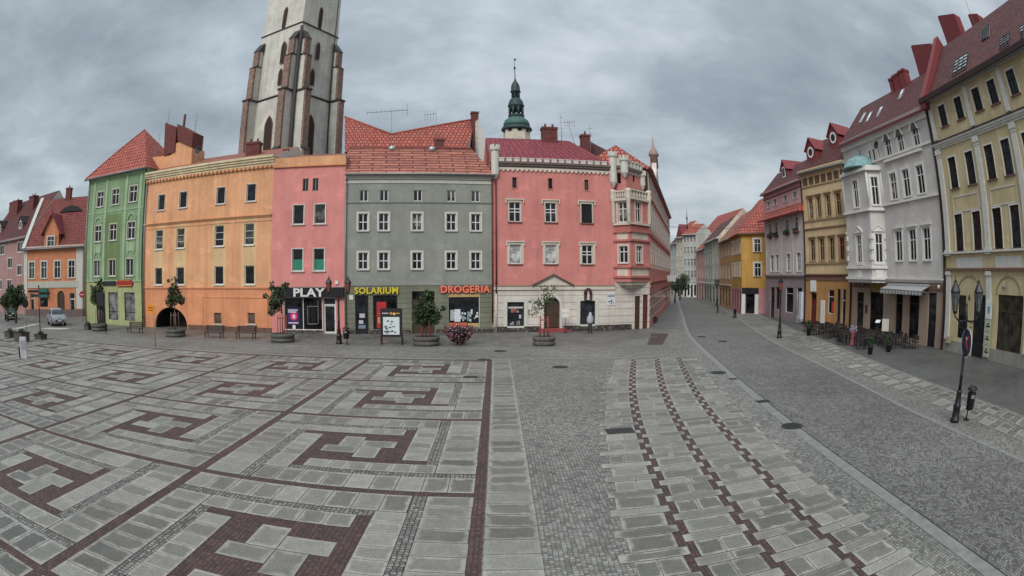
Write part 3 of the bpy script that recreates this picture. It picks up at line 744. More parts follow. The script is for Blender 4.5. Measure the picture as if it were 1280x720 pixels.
# low roof, raised stucco firewall and the big chimney cluster over the left end
back_roof(F, 0, F.L, zt-.1, 20, 5, T_WORN, over=.2)
u_a = F.u(196, 190); u_b = F.u(241, 190); yb = 2.2
zz = lambda px, py: F.z(px, py, yb)
mb = MB(); mb.prism([(F.u(184, 205, yb), zt-1), (F.u(240, 205, yb), zt-1), (F.u(240, 184, yb), zz(240, 184)), (F.u(227, 178, yb), zz(225, 176)), (F.u(219, 178, yb), zz(219, 180)), (F.u(213, 195, yb), zz(213, 194)), (F.u(187, 198, yb), zz(187, 197))], yb, yb+2.6)
fw = F.part('firewall', mb, ORG)
mb = MB(); mb.prism([(F.u(205, 195, yb-.1), zz(205, 195)), (F.u(218, 195, yb-.1), zz(218, 190)), (F.u(221, 160, yb-.1), zz(221, 159)), (F.u(206, 160, yb-.1), zz(206, 154))], yb-.15, yb+1.0)
mb.prism([(F.u(222, 180, yb-.1), zz(223, 176)), (F.u(240, 184, yb-.1), zz(240, 184)), (F.u(242, 166, yb-.1), zz(242, 166)), (F.u(222, 156, yb-.1), zz(222, 155.5))], yb-.2, yb+2)
mb.box(F.u(226, 150, yb), F.u(226, 150, yb)+.2, yb+.5, yb+.7, zz(226, 157), zz(226, 142))
mb.build('chimney', BRICKO, fw, Matrix.Identity(4))
antenna(F, F.root, F.u(207, 150, yb), yb+.5, zz(207, 155), 1.9); antenna(F, F.root, F.u(239, 150, yb), yb+1, zz(239, 162), 2.2)
antenna(F, F.root, F.u(199, 175, yb), yb, zz(199, 195), 2.6)
dish(F, F.u(248.5, 188, 1), 1, F.z(248.5, 188, 1), .42)
# ------------------------------------------------------------------ narrow pink house with the phone shop
PNK = stucco((.55, .215, .195, 1), .10); BLK = plain((.012, .012, .014, 1), .35, name='black_fascia')
F = house('pink_shop_house', 'narrow salmon pink house with a phone shop under a black fascia', PO1, PP1)
zt = F.z(385, 196); zc = F.z(385, 206.5)
row(F, [(381.9, 230.7), (394.4, 230.7)], (388, 223, 238.8), 7.2, style='m', frame=GREYM)
row(F, [(373.2, 267.9), (399.9, 267.5)], (373, 256, 280.3), 13.5, style='', sill=SILL, surw=.05, sur=WHITE)
g0 = row(F, [(372, 324.5), (398.7, 324.5)], (372, 311, 338.8), 13.5, style='', sill=SILL, sur=WHITE, surw=.05)
for u in g0[0]:
    mb = MB(); mb.box(u-g0[3]/2+.06, u+g0[3]/2-.06, .12, .135, g0[1]+.07, g0[1]+(g0[2]-g0[1])*.52); F.part('green_blind', mb, plain((.02, .19, .11, 1), .6, name='green_fabric'))
zf0, zf1 = F.z(385, 371.5), F.z(385, 359.5)
a, b, c, d = opening(F, 355, 403.2, 373, 412.6); zs0 = c
glazed(F, a, b, c, zf0, n=2, pane=PANES[2], label='large phone shop window in two panes')
a2, b2, c2, d2 = opening(F, 404, 420, 373)
door(F, a2, b2, zf0, WHITE, glassy=.08, top=zf0*.8, panel=False)
wall(F, zt, [PNK], depth=10)
mb = MB(); mb.box(a-.1, b, -.04, 0, .0, zs0); F.part('plinth', mb, PLINTH)
ua, ub = F.u(343.5, 365), F.u(430, 365)
mb = MB(); mb.box(ua, min(ub, F.L-.02), -.32, 0, zf0, zf1); mb.box(ua-.05, F.L-.02, -.36, 0, zf1, zf1+.06, 1); fs = F.part('shop_fascia', mb, [BLK, GREYM])
uc = (F.u(361.5, 365)+F.u(406, 365))/2
me = text_mesh('PLAY', .95, .08, width=(F.u(406.5, 365, -.3)-F.u(367, 365, -.3)), bold=.028); me.materials.append(WHITE)
add('lettering', me, fs, F.loc @ Matrix.Translation(((F.u(367, 365)+F.u(406.5, 365))/2, -.36, (zf0+zf1)/2-.32)))
# printed poster in the window
pu0, pu1 = F.u(359, 395), F.u(374, 395); pz0, pz1 = F.z(366, 406), F.z(366, 385)
mb = MB(); mb.box(pu0, pu1, .07, .085, pz0, pz1, 0)
pc, pzc = (pu0+pu1)/2+.05, (pz0+pz1)/2; mb.M = Matrix.Translation((pc, .06, pzc)) @ Matrix.Rotation(PI/2, 4, 'X'); mb.lathe([(.34, 0), (.34, .01)], n=24, m=1); mb.M = Matrix.Identity(4)
mb.box(pc-.1, pc+.12, .04, .055, pzc-.16, pzc+.14, 2); mb.box(pu0+.08, pu1-.15, .055, .068, pz1-.22, pz1-.14, 2); mb.box(pu0+.08, pu1-.25, .055, .068, pz1-.38, pz1-.3, 2); mb.box(pu0+.1, pu1-.1, .055, .068, pz0+.12, pz0+.2, 2); mb.box(pc-.12, pc+.12, .03, .1, zs0+.08, pz0-.02, 2)
po = F.part('window_poster', mb, [plain((.05, .02, .10, 1), .4, name='purple_print'), plain((.6, .04, .16, 1), .4, name='magenta_print'), plain((.7, .7, .72, 1), .4, name='white_print')]); po['label'] = 'purple poster with a magenta disc'
mb = MB(); mb.box(F.u(384, 390), F.u(384.6, 390), .09, .11, F.z(385, 405), F.z(385, 383)); mb.box(F.u(397, 390), F.u(397.6, 390), .09, .11, F.z(385, 405), F.z(385, 375)); mb.box(F.u(384, 390), F.u(397, 390), .09, .11, F.z(385, 383.4), F.z(385, 382.6)); mb.box(F.u(384, 390), F.u(396, 390), .085, .12, F.z(385, 405.5), F.z(385, 404.5)); F.part('window_display', mb, GREYM)
course(F, zc, zt, .1, ORG, 'parapet', u0=-.02, u1=F.L+.02); course(F, zc-.12, zc, .16, ORG2, u1=F.L)
mb = MB(); mb.box(F.L-.75, F.L-.5, -.1, 0, F.z(424, 355), F.z(424, 351)); F.part('alarm_box', mb, WHITE)
back_roof(F, 0, F.L, zt-.1, 15, 5, T_WORN, over=-.1)
chimney(F.root, F.loc, F.u(317, 190, 3), 3, F.z(317, 196, 3)-1, 1.4, .9, F.z(317, 178.5, 3)-F.z(317, 196, 3)+1, BRICKO, pots=2)
chimney(F.root, F.loc, F.u(358, 188, 3), 3, zt-1, .5, .5, F.z(358, 187, 3)-zt+1, BRICKO)
# ------------------------------------------------------------------ grey house: solarium and chemist
GRY = stucco((.225, .235, .205, 1), .1); OLV = stucco((.165, .17, .125, 1), .12, rust=.42)
F = house('grey_house', 'wide grey house with yellow and red shop lettering over the ground floor', PP1, PK1)
za = F.z(522, 222); zb = F.z(522, 357)
row(F, [(454.7, 243.6), (480, 243.8), (522.2, 244.5), (564, 244.6), (594.4, 244.8)], (522.2, 237.5, 251.5), 11, style='m', sur=None)
row(F, [(453.8, 277.3), (479.6, 277.3), (521.3, 277.5), (564, 277.5), (594.7, 277.5)], (521.3, 266.8, 288), 12, style='mc', sur=OFFW, surw=.15, sill=SILL)
row(F, [(453.8, 326), (479.6, 326), (521.3, 326), (564, 326), (594.7, 326)], (521.3, 315.5, 336.3), 12, style='mc', sur=OFFW, surw=.15, sill=SILL)
a, b, c, d = opening(F, 444, 460.6, 369, 420); door(F, a, b, d, DARKM, z0=.02, glassy=.18)
g1 = opening(F, 466.4, 496.8, 369, 411.8); glazed(F, *g1, frame=DARKM, pane=PANES[2], n=2, label='tanning studio window with a red hanging panel')
a3, b3, c3, d3 = opening(F, 515, 543.3, 364, 420); door(F, a3, b3, d3, DW, top=d3*.8)
g2 = opening(F, 560, 599.8, 366.2, 409.5); glazed(F, *g2, frame=OFFW, pane=PANES[0], label='chemist window full of posters and goods')
wall(F, za, [GRY, OLV], zones=[(0, F.L, 0, zb, 1)], depth=10)
mb = MB()
for q0, q1 in ((.02, a-.08), (b+.05, a3-.1), (b3+.1, F.L-.02)): mb.box(q0, q1, -.06, 0, 0, F.z(522, 412))
F.part('plinth', mb, PLINTH)
course(F, za-.15, F.z(522, 216.5), .34, OFFW, 'cornice', steps=3); course(F, F.z(522, 253.5), F.z(522, 252), .07, GREYM); course(F, zb, zb+.07, .05, GREYM)
course(F, F.z(522, 229), F.z(522, 225), .06, OFFW)
mb = MB(); mb.box(g1[0]+.3, g1[0]+1.1, .04, .07, g1[2]+.1, g1[3]-.55, 0); mb.box(g1[0]+.38, g1[0]+1.02, .03, .05, g1[2]+.5, g1[2]+1.0, 1)
mb.box(g1[0]+.5, g1[0]+.9, .02, .04, g1[2]+1.3, g1[2]+1.36, 1); F.part('red_panel', mb, [plain((.42, .03, .035, 1), .4, name='red_print'), plain((.5, .25, .12, 1), .5, name='orange_print')])
mb = MB(); mb.box(a+.35, b-.3, .10, .125, 1.35, 1.7, 0); mb.box(a+.3, b-.45, .10, .125, .85, 1.15, 0); mb.box(a+.25, b-.25, .10, .125, .45, .75, 1); F.part('door_stickers', mb, [plain((.45, .46, .48, 1), .5), plain((.16, .2, .27, 1), .5)])['kind'] = 'stuff'
# goods and stickers in the chemist's window
rq = random.Random(5); mb = MB(); w_ = g2[1]-g2[0]
mb.box(g2[0]+.08, g2[1]-.08, .03, .08, g2[3]-.34, g2[3]-.08, 3)
mb.box(g2[0]+.1, g2[0]+w_*.6, .03, .05, g2[2]+.06, g2[2]+.42, 0); mb.box(g2[0]+w_*.62, g2[1]-.1, .03, .05, g2[2]+.06, g2[2]+.36, 3)
mb.box(g2[0]+.55, g2[0]+1.05, .04, .06, g2[2]+.5, g2[2]+1.55, 2); mb.box(g2[0]+.2, g2[0]+.5, .04, .06, g2[2]+.6, g2[2]+1.5, 1)
for i in range(34): x = g2[0]+.2+rq.random()*(w_-.4); z = g2[2]+.45+rq.random()*.7; mb.box(x, x+.14, .05, .07, z, z+.1+rq.random()*.35, rq.choice((1, 2, 4)))
F.part('window_goods', mb, [plain((.55, .12, .05, 1), .5, name='orange_red_print'), plain((.35, .4, .42, 1), .5), plain((.6, .64, .68, 1), .5), plain((.5, .33, .14, 1), .5), plain((.12, .3, .32, 1), .5)])['kind'] = 'stuff'
YEL = plain((.62, .50, .04, 1), .4, name='yellow_letter'); RDL = plain((.75, .22, .13, 1), .4, name='orange_letter')
for txt, xa, xb, yt, yb_, m_, m2 in (('SOLARIUM', 443.3, 497.8, 359.2, 366.8, YEL, plain((.10, .09, .03, 1), .6)), ('DROGERIA', 550.2, 611.6, 357, 365.6, RDL, plain((.32, .03, .02, 1), .5))):
    u0, u1 = F.u(xa, 362), F.u(xb, 362); z0, z1 = F.z((xa+xb)/2, yb_), F.z((xa+xb)/2, yt)
    me = text_mesh(txt, (z1-z0)/.70, .08, width=u1-u0, bold=.02, space=1.08); me.materials.append(m_)
    rail = F.box('shop_sign', m2, u0-.05, u1+.05, -.07, 0, z0+.08, z1-.12); rail['label'] = txt.lower()+' sign of separate raised letters'
    add('lettering', me, rail, F.loc @ Matrix.Translation(((u0+u1)/2, -.12, z0)))
mb = MB(); mb.box(F.u(436.5, 372), F.u(441.5, 372), -.05, 0, F.z(439, 374.5), F.z(439, 369)); F.part('wall_plate', mb, WHITE)
pipe(F, F.L-.12, 0.9, za-.3, RUSTM); pipe(F, .1, 0, za-.3, GREYM)
ze = F.z(522, 215.5); th = 46; pk = F.slope(510, 184.5, ze, th); sR = pk.y; zR = pk.z
mb = MB(); e = .4; Rl = F.slope(589, 184.5, ze, th)
A = (-.02, -e, ze-.15); B = (F.L+.1, -e, ze-.15); Cc = (Rl.x, sR, zR); D = (-.02, sR, zR)
mb.rquad([A, B, Cc, D]); mb.rquad([(F.L+.1, 2*sR, ze), (-.02, 2*sR, ze), D, Cc]); mb.rquad([B, (F.L+.1, 2*sR, ze), Cc]); mb.face([(-.02, 2*sR, ze), A, D], 1)
mb.box(-.02, F.L+.1, -e-.03, -e+.04, ze-.32, ze-.16, 2); mb.tube((-.02, -e-.07, ze-.2), (F.L+.1, -e-.07, ze-.2), .09, m=2); mb.tube(D, Cc, .12, m=3)
rf = F.part('roof', mb, [T_WORN, OFFW, GREYM, plain((.20, .06, .045, 1), .8, name='ridge_tiles')])
for px, py in ((490, 186), (540, 187)):
    mb = MB(); p = F.slope(px, py, ze, th); mb.M = Matrix.Translation(p); mb.lathe([(.3, -.2), (.34, .1), (.2, .25), (.02, .3)], n=10); F.part('roof_vent', mb, plain((.4, .4, .42, 1), .4, .5, name='zinc'))
antenna(F, F.root, F.u(488.5, 180, sR), sR-.3, zR-.6, F.z(488.5, 138.5, sR)-zR+.6, 'yagi'); antenna(F, F.root, F.u(544.5, 180, sR), sR-.3, zR-.4, F.z(544.5, 143, sR)-zR+.4, 'small')
# ------------------------------------------------------------------ taller house behind with two crossing tile roofs
yb = 12.0; G = Fac(PP1, PK1); W0 = G.W @ Vector((0, yb, 0)); W1 = G.W @ Vector((G.L, yb, 0))
F = house('rear_house', 'house behind the grey one showing two bright red tile slopes meeting in a valley', (W0.x, W0.y), (W1.x, W1.y))
zr0 = F.z(500, 186)-1.2; th = 44
def SP(px, py): p = F.slope(px, py, zr0, th); return (p.x, p.y, p.z)
mb = MB(); a1, a2, a3 = SP(431, 146), SP(489, 168), SP(489, 190); a4 = SP(431, 190)
mb.rquad([a4, a3, a2, a1]); b0, b1, b2, b3, b4 = SP(489, 190), SP(583, 190), SP(593.5, 149), SP(592, 149), SP(489, 168)
mb.rquad([b0, b1, b2, b4])
for p, q in ((a1, a2), (b4, b2)): mb.tube(p, q, .13, m=3)
for P_, Q in ((a1, a2), (b4, b2)):   # rear slopes fall away behind the ridges
    mb.rquad([(Q[0], Q[1]+9, zr0-.5), (P_[0], P_[1]+9, zr0-.5), P_, Q])
mb.face([b1, b2, (b2[0]+.8, b2[1]+6, b2[2]-4.5), (b2[0]+.8, b1[1]+6, zr0-1.5)], 1); mb.face([a4, a1, (a1[0], a1[1]+9, zr0)], 1)
F.part('roof', mb, [T_RED, OFFW, GREYM, plain((.28, .07, .05, 1), .8, name='ridge_tiles')])
mb = MB(); mb.prism([(F.u(594, 170, 5), zr0-1), (F.u(607, 170, 5), zr0-1), (F.u(605, 166, 5), F.z(605, 166, 5)), (F.u(598, 149, 5), F.z(598, 149, 5)), (F.u(594, 152, 5), F.z(594, 152, 5))], 5, 9); F.part('gable', mb, OFFW)
u_ = F.u(594, 150, 5); chimney(F.root, F.loc, u_, 5.4, zr0, .8, .8, F.z(594, 140.5, 5.4)-zr0, BRICKO)
chimney(F.root, F.loc, F.u(549, 180, 1), 1, zr0-.5, 1.0, .7, F.z(549, 174, 1)-zr0+.5, BRICKO)
wall(F, zr0, [GRY], depth=12)
# ------------------------------------------------------------------ salmon corner house with bay and long side
SAL = stucco((.48, .185, .165, 1), .12); WST = stucco((.50, .46, .41, 1), .14, rust=.62); PAL = stucco((.50, .45, .38, 1), .12); SALD = stucco((.36, .13, .11, 1), .12)
F = house('corner_house', 'large salmon red corner house with white ground floor, turreted bay and ornate side front', PK1, PR1)
R = F.root
za = F.z(692, 211); zb = F.z(692, 357.5)
row(F, [(643, 228.2), (687.8, 229.5), (733, 231)], (687.8, 223, 236), 5.2, style='', frame=DARKM, sur=SAL, surw=.08)
row(F, [(643.6, 265.6), (688.6, 265.8), (733.3, 266.4)], (688.6, 253.6, 277.8), 14, style='mct', sur=PAL, surw=.07, sill=DSILL, hood=('ear', PAL), pane=[PANES[0], PANES[1], PANES[2]], frame=[WHITE, WHITE, DARKM])
BL = glass((.36, .37, .38, 1), rough=.35, name='white_blind')
row(F, [(644.2, 318), (688.6, 318), (734.2, 318.2)], (688.6, 306, 330), 14, style=['s', 's', 'mct'], sur=PAL, surw=.22, sill=DSILL, hood=('ear', PAL), pane=[BL, BL, PANES[0]])
a, b, c, d = opening(F, 634, 655, 377.5, 407.6); glazed(F, a, b, c, d, n=1, frame=DARKM, pane=PANES[1], transom=.8, label='left display window with goods on a shelf')
w2 = opening(F, 725, 743.8, 376, 405.5); glazed(F, *w2, frame=DARKM, pane=PANES[1], label='display window beneath the arched plaque')
ad = opening(F, 680.5, 699.8, 371.5); F.op.append((ad[0], ad[1], 0, ad[3]))
wall(F, za+.6, [SAL, WST], zones=[(0, F.L, 0, zb, 1)], depth=12)
mb = MB(); rr = random.Random(3)
for i in range(12): x = a+.15+rr.random()*(b-a-.4); z = c+.1+rr.choice((0, .55, 1.05)); mb.box(x, x+.12+rr.random()*.15, .03, .07, z, z+.12+rr.random()*.22, rr.choice((0, 1, 2)))
mb.box(a+.1, b-.1, .02, .06, d-.55, d-.4, 0)
F.part('window_goods', mb, [plain((.45, .45, .45, 1), .5), plain((.3, .12, .08, 1), .5), plain((.2, .28, .33, 1), .5)])['kind'] = 'stuff'
# arched doorway
uc = (ad[0]+ad[1])/2; hw = (ad[1]-ad[0])/2; zi = ad[3]-hw; n = 12
arc = [(uc+hw*math.cos(PI*t/n), zi+hw*math.sin(PI*t/n)) for t in range(n+1)]; ar2 = [(uc+(hw+.22)*math.cos(PI*t/n), zi+(hw+.22)*math.sin(PI*t/n)) for t in range(n+1)]
mb = MB()
for i in range(n): mb.prism([arc[i], arc[i+1], (arc[i+1][0], ad[3]+.004), (arc[i][0], ad[3]+.004)], .004, .3); mb.prism([ar2[i], ar2[i+1], arc[i+1], arc[i]], -.09, .02)
mb.box(ad[0]-.22, ad[0], -.09, .02, 0, zi); mb.box(ad[1], ad[1]+.22, -.09, .02, 0, zi); F.part('door_arch', mb, OFFW)
dd = door(F, ad[0], ad[1], ad[3], DW, z0=.35, y=.3, cut=False, top=2.6); mb = MB(); mb.box(uc-1.3, uc+1.6, -.75, .25, 0, .14); mb.box(uc-1.0, uc+1.2, -.45, .25, .14, .3); F.part('doorstep', mb, plain((.24, .05, .055, 1), .7, name='red_carpet_steps'))
# pediment, band, window frames, plaques
pa = F.z(691.7, 344); u0, u1 = F.u(666, 356), F.u(715.5, 356); um = F.u(691.7, 350)
mb = MB(); mb.prism([(u0, zb), (u1, zb), (um, pa)], -.1, 0, 0); F.part('pediment', mb, PAL)
mb = MB(); mb.prism([(u0-.1, zb), (u0-.1, zb+.12), (um, pa+.12), (um, pa)], -.3, 0, 0); mb.prism([(um, pa), (um, pa+.12), (u1+.1, zb+.12), (u1+.1, zb)], -.3, 0, 0); F.part('pediment_moulding', mb, DARKM if False else plain((.12, .08, .07, 1), .7, name='moulding_tin'))
course(F, zb-.32, zb, .12, PAL, 'band'); course(F, zb, zb+.06, .18, plain((.2, .19, .14, 1), .8))
for w in ((a, b, c, d), w2):
    mb = MB(); mb.box(w[0]-.3, w[0], -.07, 0, .5, w[3]+.3); mb.box(w[1], w[1]+.3, -.07, 0, .5, w[3]+.3); mb.box(w[0], w[1], -.07, 0, w[3], w[3]+.3); mb.box(w[0], w[1], -.1, 0, w[2]-.15, w[2]-.004); F.part('surround', mb, OFFW)
mb = MB(); x0 = .05
for q0, q1 in ((.03, ad[0]-.3), (ad[1]+.3, F.L)): mb.box(q0, q1, -.09, 0, 0, .5)
F.part('plinth', mb, PLINTH)
up = F.u(734.8, 368); mb = MB(); mb.box(up-.36, up+.36, -.16, 0, F.z(735, 375.3), F.z(735, 365)); mb.M = Matrix.Translation((up, 0, F.z(735, 365))) @ Matrix.Rotation(PI/2, 4, 'X'); mb.lathe([(.36, 0), (.36, .16)], n=16, m=0, smooth=False); mb.M = Matrix.Identity(4)
mb.box(up-.1, up+.1, -.2, -.16, F.z(735, 373.5), F.z(735, 366.5), 1); mb.box(up-.16, up+.16, -.19, -.16, F.z(735, 374.5), F.z(735, 373.5), 1); mb.lathe([(.08, F.z(735, 366.6)), (.1, F.z(735, 365.8)), (.02, F.z(735, 364.8))], up, -.18, n=8, m=1)
F.part('plaque', mb, [plain((.07, .025, .035, 1), .6, name='niche_paint'), OFFW])['label'] = 'round topped dark niche with a pale figure'
u0, u1 = F.u(758.4, 374), F.u(768.8, 374); z0, z1 = F.z(763, 381.6), F.z(763, 369); mb = MB(); mb.box(u0, u1, -.05, 0, z0, z1); mb.box(u0+.05, u1-.05, -.06, -.05, z1-.12, z1-.04, 1)
for i in range(7): x = u0+.06+rr.random()*.5; z = z0+.05+rr.random()*.45; mb.box(x, x+.12, -.06, -.05, z, z+.1, 1)
mb.box(u0, u1, -.05, 0, z1+.05, z1+.2); F.part('wall_poster', mb, [plain((.55, .57, .6, 1), .5), plain((.08, .1, .13, 1), .5)])
# scalloped frieze, dark eave band, parapet blocks and tin roof
course(F, za-.05, za+.5, .3, plain((.13, .1, .085, 1), .8, name='dark_eave'), 'cornice', steps=3); mb = MB()
for i in range(26):
    x = .3+i*(F.L-.3)/26; w = (F.L-.3)/26; mb.prism([(x, za-.02), (x+w, za-.02), (x+w, za-.12), (x+w*.75, za-.28), (x+w*.5, za-.36), (x+w*.25, za-.28), (x, za-.12)], -.12, 0)
F.part('scalloped_frieze', mb, PAL)
zp = F.z(692, 204)
for i in range(15):
    x = .5+i*(F.L-.9)/15; mb = MB(); mb.box(x, x+.45, -.32, -.1, za+.5, zp+.25); mb.box(x-.04, x+.49, -.35, -.07, zp+.25, zp+.33)
    F.part('parapet_block', mb, OFFW)
def turret(F, u, z0, z1, r=.34, y=-.1, mat=None):
    mb = MB(); mb.lathe([(.05, z0-.5), (r, z0), (r, z1-.55), (r+.12, z1-.4), (r+.12, z1-.25)], u, y, n=8, smooth=False)
    for i in range(6): t = PI/3*i; mb.M = Matrix.Translation((u+(r+.02)*math.cos(t), y+(r+.02)*math.sin(t), z1-.25)) @ Matrix.Rotation(t, 4, 'Z'); mb.box(-.07, .07, -.1, .1, 0, .3)
    mb.M = Matrix.Identity(4); return F.part('turret', mb, mat or OFFW)
turret(F, F.u(615, 200)+.25, F.z(615, 218), F.z(615, 182)); turret(F, F.u(766, 215), F.z(766, 228), F.z(766, 190.5))
pipe(F, F.u(617, 300)+.2, 3.2, za-.4, RUSTM); mb = MB(); mb.tube((F.u(617, 400)+.2, -.14, 0), (F.u(617, 400)+.2, -.14, 3.3), .07); F.part('drainpipe', mb, plain((.55, .5, .45, 1), .6))
ze = za+.45; th = 38
q = [F.slope(x, y, ze, th) for x, y in ((591, 171), (706, 177))]; sR = (q[0].y+q[1].y)/2; zR = ze+sR*math.tan(math.radians(th))
mb = MB(); A = (-.2, .1, ze+.02); B = (F.L+.3, .1, ze+.02); Cc = (F.u(712, 178, sR), sR, zR); D = (-.2, sR, zR); E = (F.L+.3, 2*sR, ze); G_ = (-.2, 2*sR, ze)
mb.rquad([A, B, Cc, D]); mb.rquad([E, G_, D, Cc]); mb.rquad([B, E, Cc]); mb.face([G_, A, D], 1); mb.face([(-.2, .1, ze-3), A, D, (-.2, sR, ze-3)], 1)
for i in range(1, 19): # standing seams
    t = i/19; mb.tube((A[0]+(B[0]-A[0])*t, A[1], A[2]+.02), (D[0]+(Cc[0]-D[0])*t, D[1], D[2]+.02), .035, n=5)
F.part('roof', mb, [T_TIN, SAL])
chimney(R, F.loc, F.u(686.5, 170, sR), sR, zR-.5, F.u(696, 165, sR)-F.u(677.5, 165, sR), .9, F.z(686, 160, sR)-zR+.5, BRICKO, pots=2)
chimney(R, F.loc, F.u(731.5, 175, sR+1), sR+1, zR-3, .9, .8, F.z(731, 169, sR+1)-zR+3, BRICKO, pots=1)
antenna(F, R, F.u(701.5, 160, sR), sR, zR-.5, F.z(701.5, 143, sR)-zR+.5); antenna(F, R, F.u(717, 160, sR), sR-.5, zR-.8, F.z(717, 154, sR)-zR+.8, 'small', off=-.7); antenna(F, R, F.u(738, 175, sR), sR, zR-2, F.z(738, 156, sR)-zR+2)
mb = MB(); mb.prism([(F.u(729, 190, 6), ze), (F.u(772, 190, 6), ze), (F.u(772, 197, 6), F.z(772, 195, 6)), (F.u(755, 188, 6), F.z(755, 186, 6)), (F.u(733, 176, 6), F.z(733, 174.5, 6))], 6, 12); F.part('rear_gable', mb, [plain((.1, .045, .045, 1), .8)])
# the bay: four facets round the corner
pb = [PR1, az(787.5, 412, 50.8), az(811.5, 405, 53.6), Vector((17.6, 58.6))]
zbot = F.z(768, 351); 
Wf = R.matrix_basis.inverted()
def loc3(p, z): v = Wf @ Vector((p.x, p.y, z)); return v
zB = zat(787, 352, pb[1]); zT = zat(787, 246, pb[1]); zU = zat(787, 208, pb[1])
facs = [Fac(pb[0], pb[1], R), Fac(pb[1], pb[2], R)]
bays = MB()
for i, (fc, xs) in enumerate(zip(facs, ((779, 265, 11, 779.4, 318), (798.2, 266, 10, 799, 318)))):
    fc.op = []
    zz1, zz0 = fc.z(xs[0], 252.5), fc.z(xs[0], 277.5); w = .95 if i == 0 else 1.0
    window(fc, fc.L*.56 if i == 0 else fc.L*.45, zz0, zz1, w, style='mt', sur=PAL, surw=.16, sill=PAL)
    zz1, zz0 = fc.z(xs[3], 307.5), fc.z(xs[3], 328.5)
    window(fc, fc.L*.56 if i == 0 else fc.L*.45, zz0, zz1, w, style='mt', sur=PAL, surw=.16, sill=PAL)
    wall(fc, zT, [SAL, PAL, SALD], zones=[(.25, fc.L-.25, fc.z(xs[0], 299), fc.z(xs[0], 290.5), 1), (.25, fc.L-.25, fc.z(xs[0], 344.5), fc.z(xs[0], 335), 1), (0, fc.L, fc.z(xs[0], 290), fc.z(xs[0], 281), 2)], z0=zB, depth=.6, sides=False, name='bay_wall')
    for yy in (280, 289.5, 300.5, 333.5, 346): 
        z = fc.z(xs[0], yy); course(fc, z-.09, z+.07, .16, SALD if yy != 280 else PAL, u0=-.06, u1=fc.L+.06)
    for uu in ((0.02, fc.L-.02) if i == 0 else (fc.L-.02,)):
        mb = MB(); mb.lathe([(.03, fc.z(xs[0], 282)), (.2, fc.z(xs[0], 277)), (.2, fc.z(xs[0], 252)), (.26, fc.z(xs[0], 250)), (.3, fc.z(xs[0], 246)), (.24, fc.z(xs[0], 240)), (.3, fc.z(xs[0], 238)), (.22, fc.z(xs[0], 236))], uu, -.08, n=10); fc.part('bay_column', mb, PAL)
    z = fc.z(xs[0], 249.5); course(fc, z-.1, z+.12, .25, PAL, u0=-.1, u1=fc.L+.1)
    mb = MB()
    for k in range(7): mb.lathe([(.05, z+.12), (.11, z+.35), (.06, z+.6), (.09, z+.7)], fc.L*(k+.5)/7, -.1, n=7)
    mb.box(0, fc.L, -.2, .0, z+.7, z+.82); mb.box(0, fc.L, -.02, .1, z+.1, z+.7); fc.part('balustrade', mb, PAL)
# corbelled underside stepping back to the recessed corner
cen = Vector((14.6, 55.6))
mb = MB(); prof = [(1.0, zB), (.93, zB-.15), (.93, zB-.3), (.8, zB-.32), (.8, zB-.6), (.62, zB-.65), (.6, zB-.9), (.42, zB-1.0), (.2, zB-1.5)]
ring = [(pb[0]*.5+pb[0]*.5), pb[1], pb[2], Vector((15.2, 56.8)), Vector((12.2, 54.5))]; c0 = Vector((13.6, 54.0))
pts = [[loc3(c0+(p-c0)*k, z) for p in ring] for k, z in prof]
for r0, r1_ in zip(pts, pts[1:]):
    for i in range(5): j = (i+1) % 5; bays.face([r1_[i], r1_[j], r0[j], r0[i]])
bays.face(pts[0]); bays.build('bay_corbel', PAL, R)
# upper storey of the corner, set back behind the balustrade
uf0, uf1 = facs
ub = [Fac(pb[0]+Vector((.1, .5)), pb[1]+Vector((-.1, .6)), R), Fac(pb[1]+Vector((-.1, .6)), pb[2]+Vector((-.4, .4)), R)]
for i, fc in enumerate(ub):
    fc.op = []
    zw = fc.z(777 if i == 0 else 798, 229); window(fc, fc.L*.5, zw, zw+.95, .42, style='', frame=DARKM)
    zU_ = zat(777, 212, fc.P0); wall(fc, zU_, [SAL], z0=zT-.3, depth=.5, sides=False, name='upper_wall')
    course(fc, zU_, zU_+.25, .28, plain((.13, .1, .085, 1), .8, name='dark_eave'), 'cornice'); mb = MB()
    for k in range(5): mb.box(.15+k*fc.L/5, .45+k*fc.L/5, -.2, .0, zU_+.25, zU_+.8)
    mb.box(0, fc.L, -.22, .02, zU_+.8, zU_+.92); fc.part('balustrade', mb, OFFW)
    mb = MB()
    for k in range(6): x = k*fc.L/6; w = fc.L/6; mb.prism([(x, zU_), (x+w, zU_), (x+w, zU_-.15), (x+w*.5, zU_-.38), (x, zU_-.15)], -.1, 0)
    fc.part('scalloped_frieze', mb, PAL)
turret(ub[0], ub[0].L, zat(787.5, 216, ub[0].P1), zat(787.5, 195.5, ub[0].P1), r=.36); turret(ub[1], ub[1].L-.1, zat(809, 232, ub[1].P1), zat(809, 215, ub[1].P1), r=.3)
# recessed corner entrance below
PA_ = az(789, 412, 52.5); low = Fac(PR1, PA_, R); low.op = []; wall(low, zB, [WST], depth=.5, sides=False, name='corner_wall'); course(low, 0, .5, .09, PLINTH, 'plinth')
ent = Fac(PA_, pb[2], R); ent.op = []
mb = MB(); door(ent, ent.L*.18, ent.L*.18+.6, 3.0, DW, label='tall narrow corner door'); door(ent, ent.L*.62, ent.L*.62+.6, 3.1, plain((.1, .03, .025, 1), .5), label='reddish corner door')
wall(ent, zB, [WST], depth=.5, sides=False, name='corner_wall')
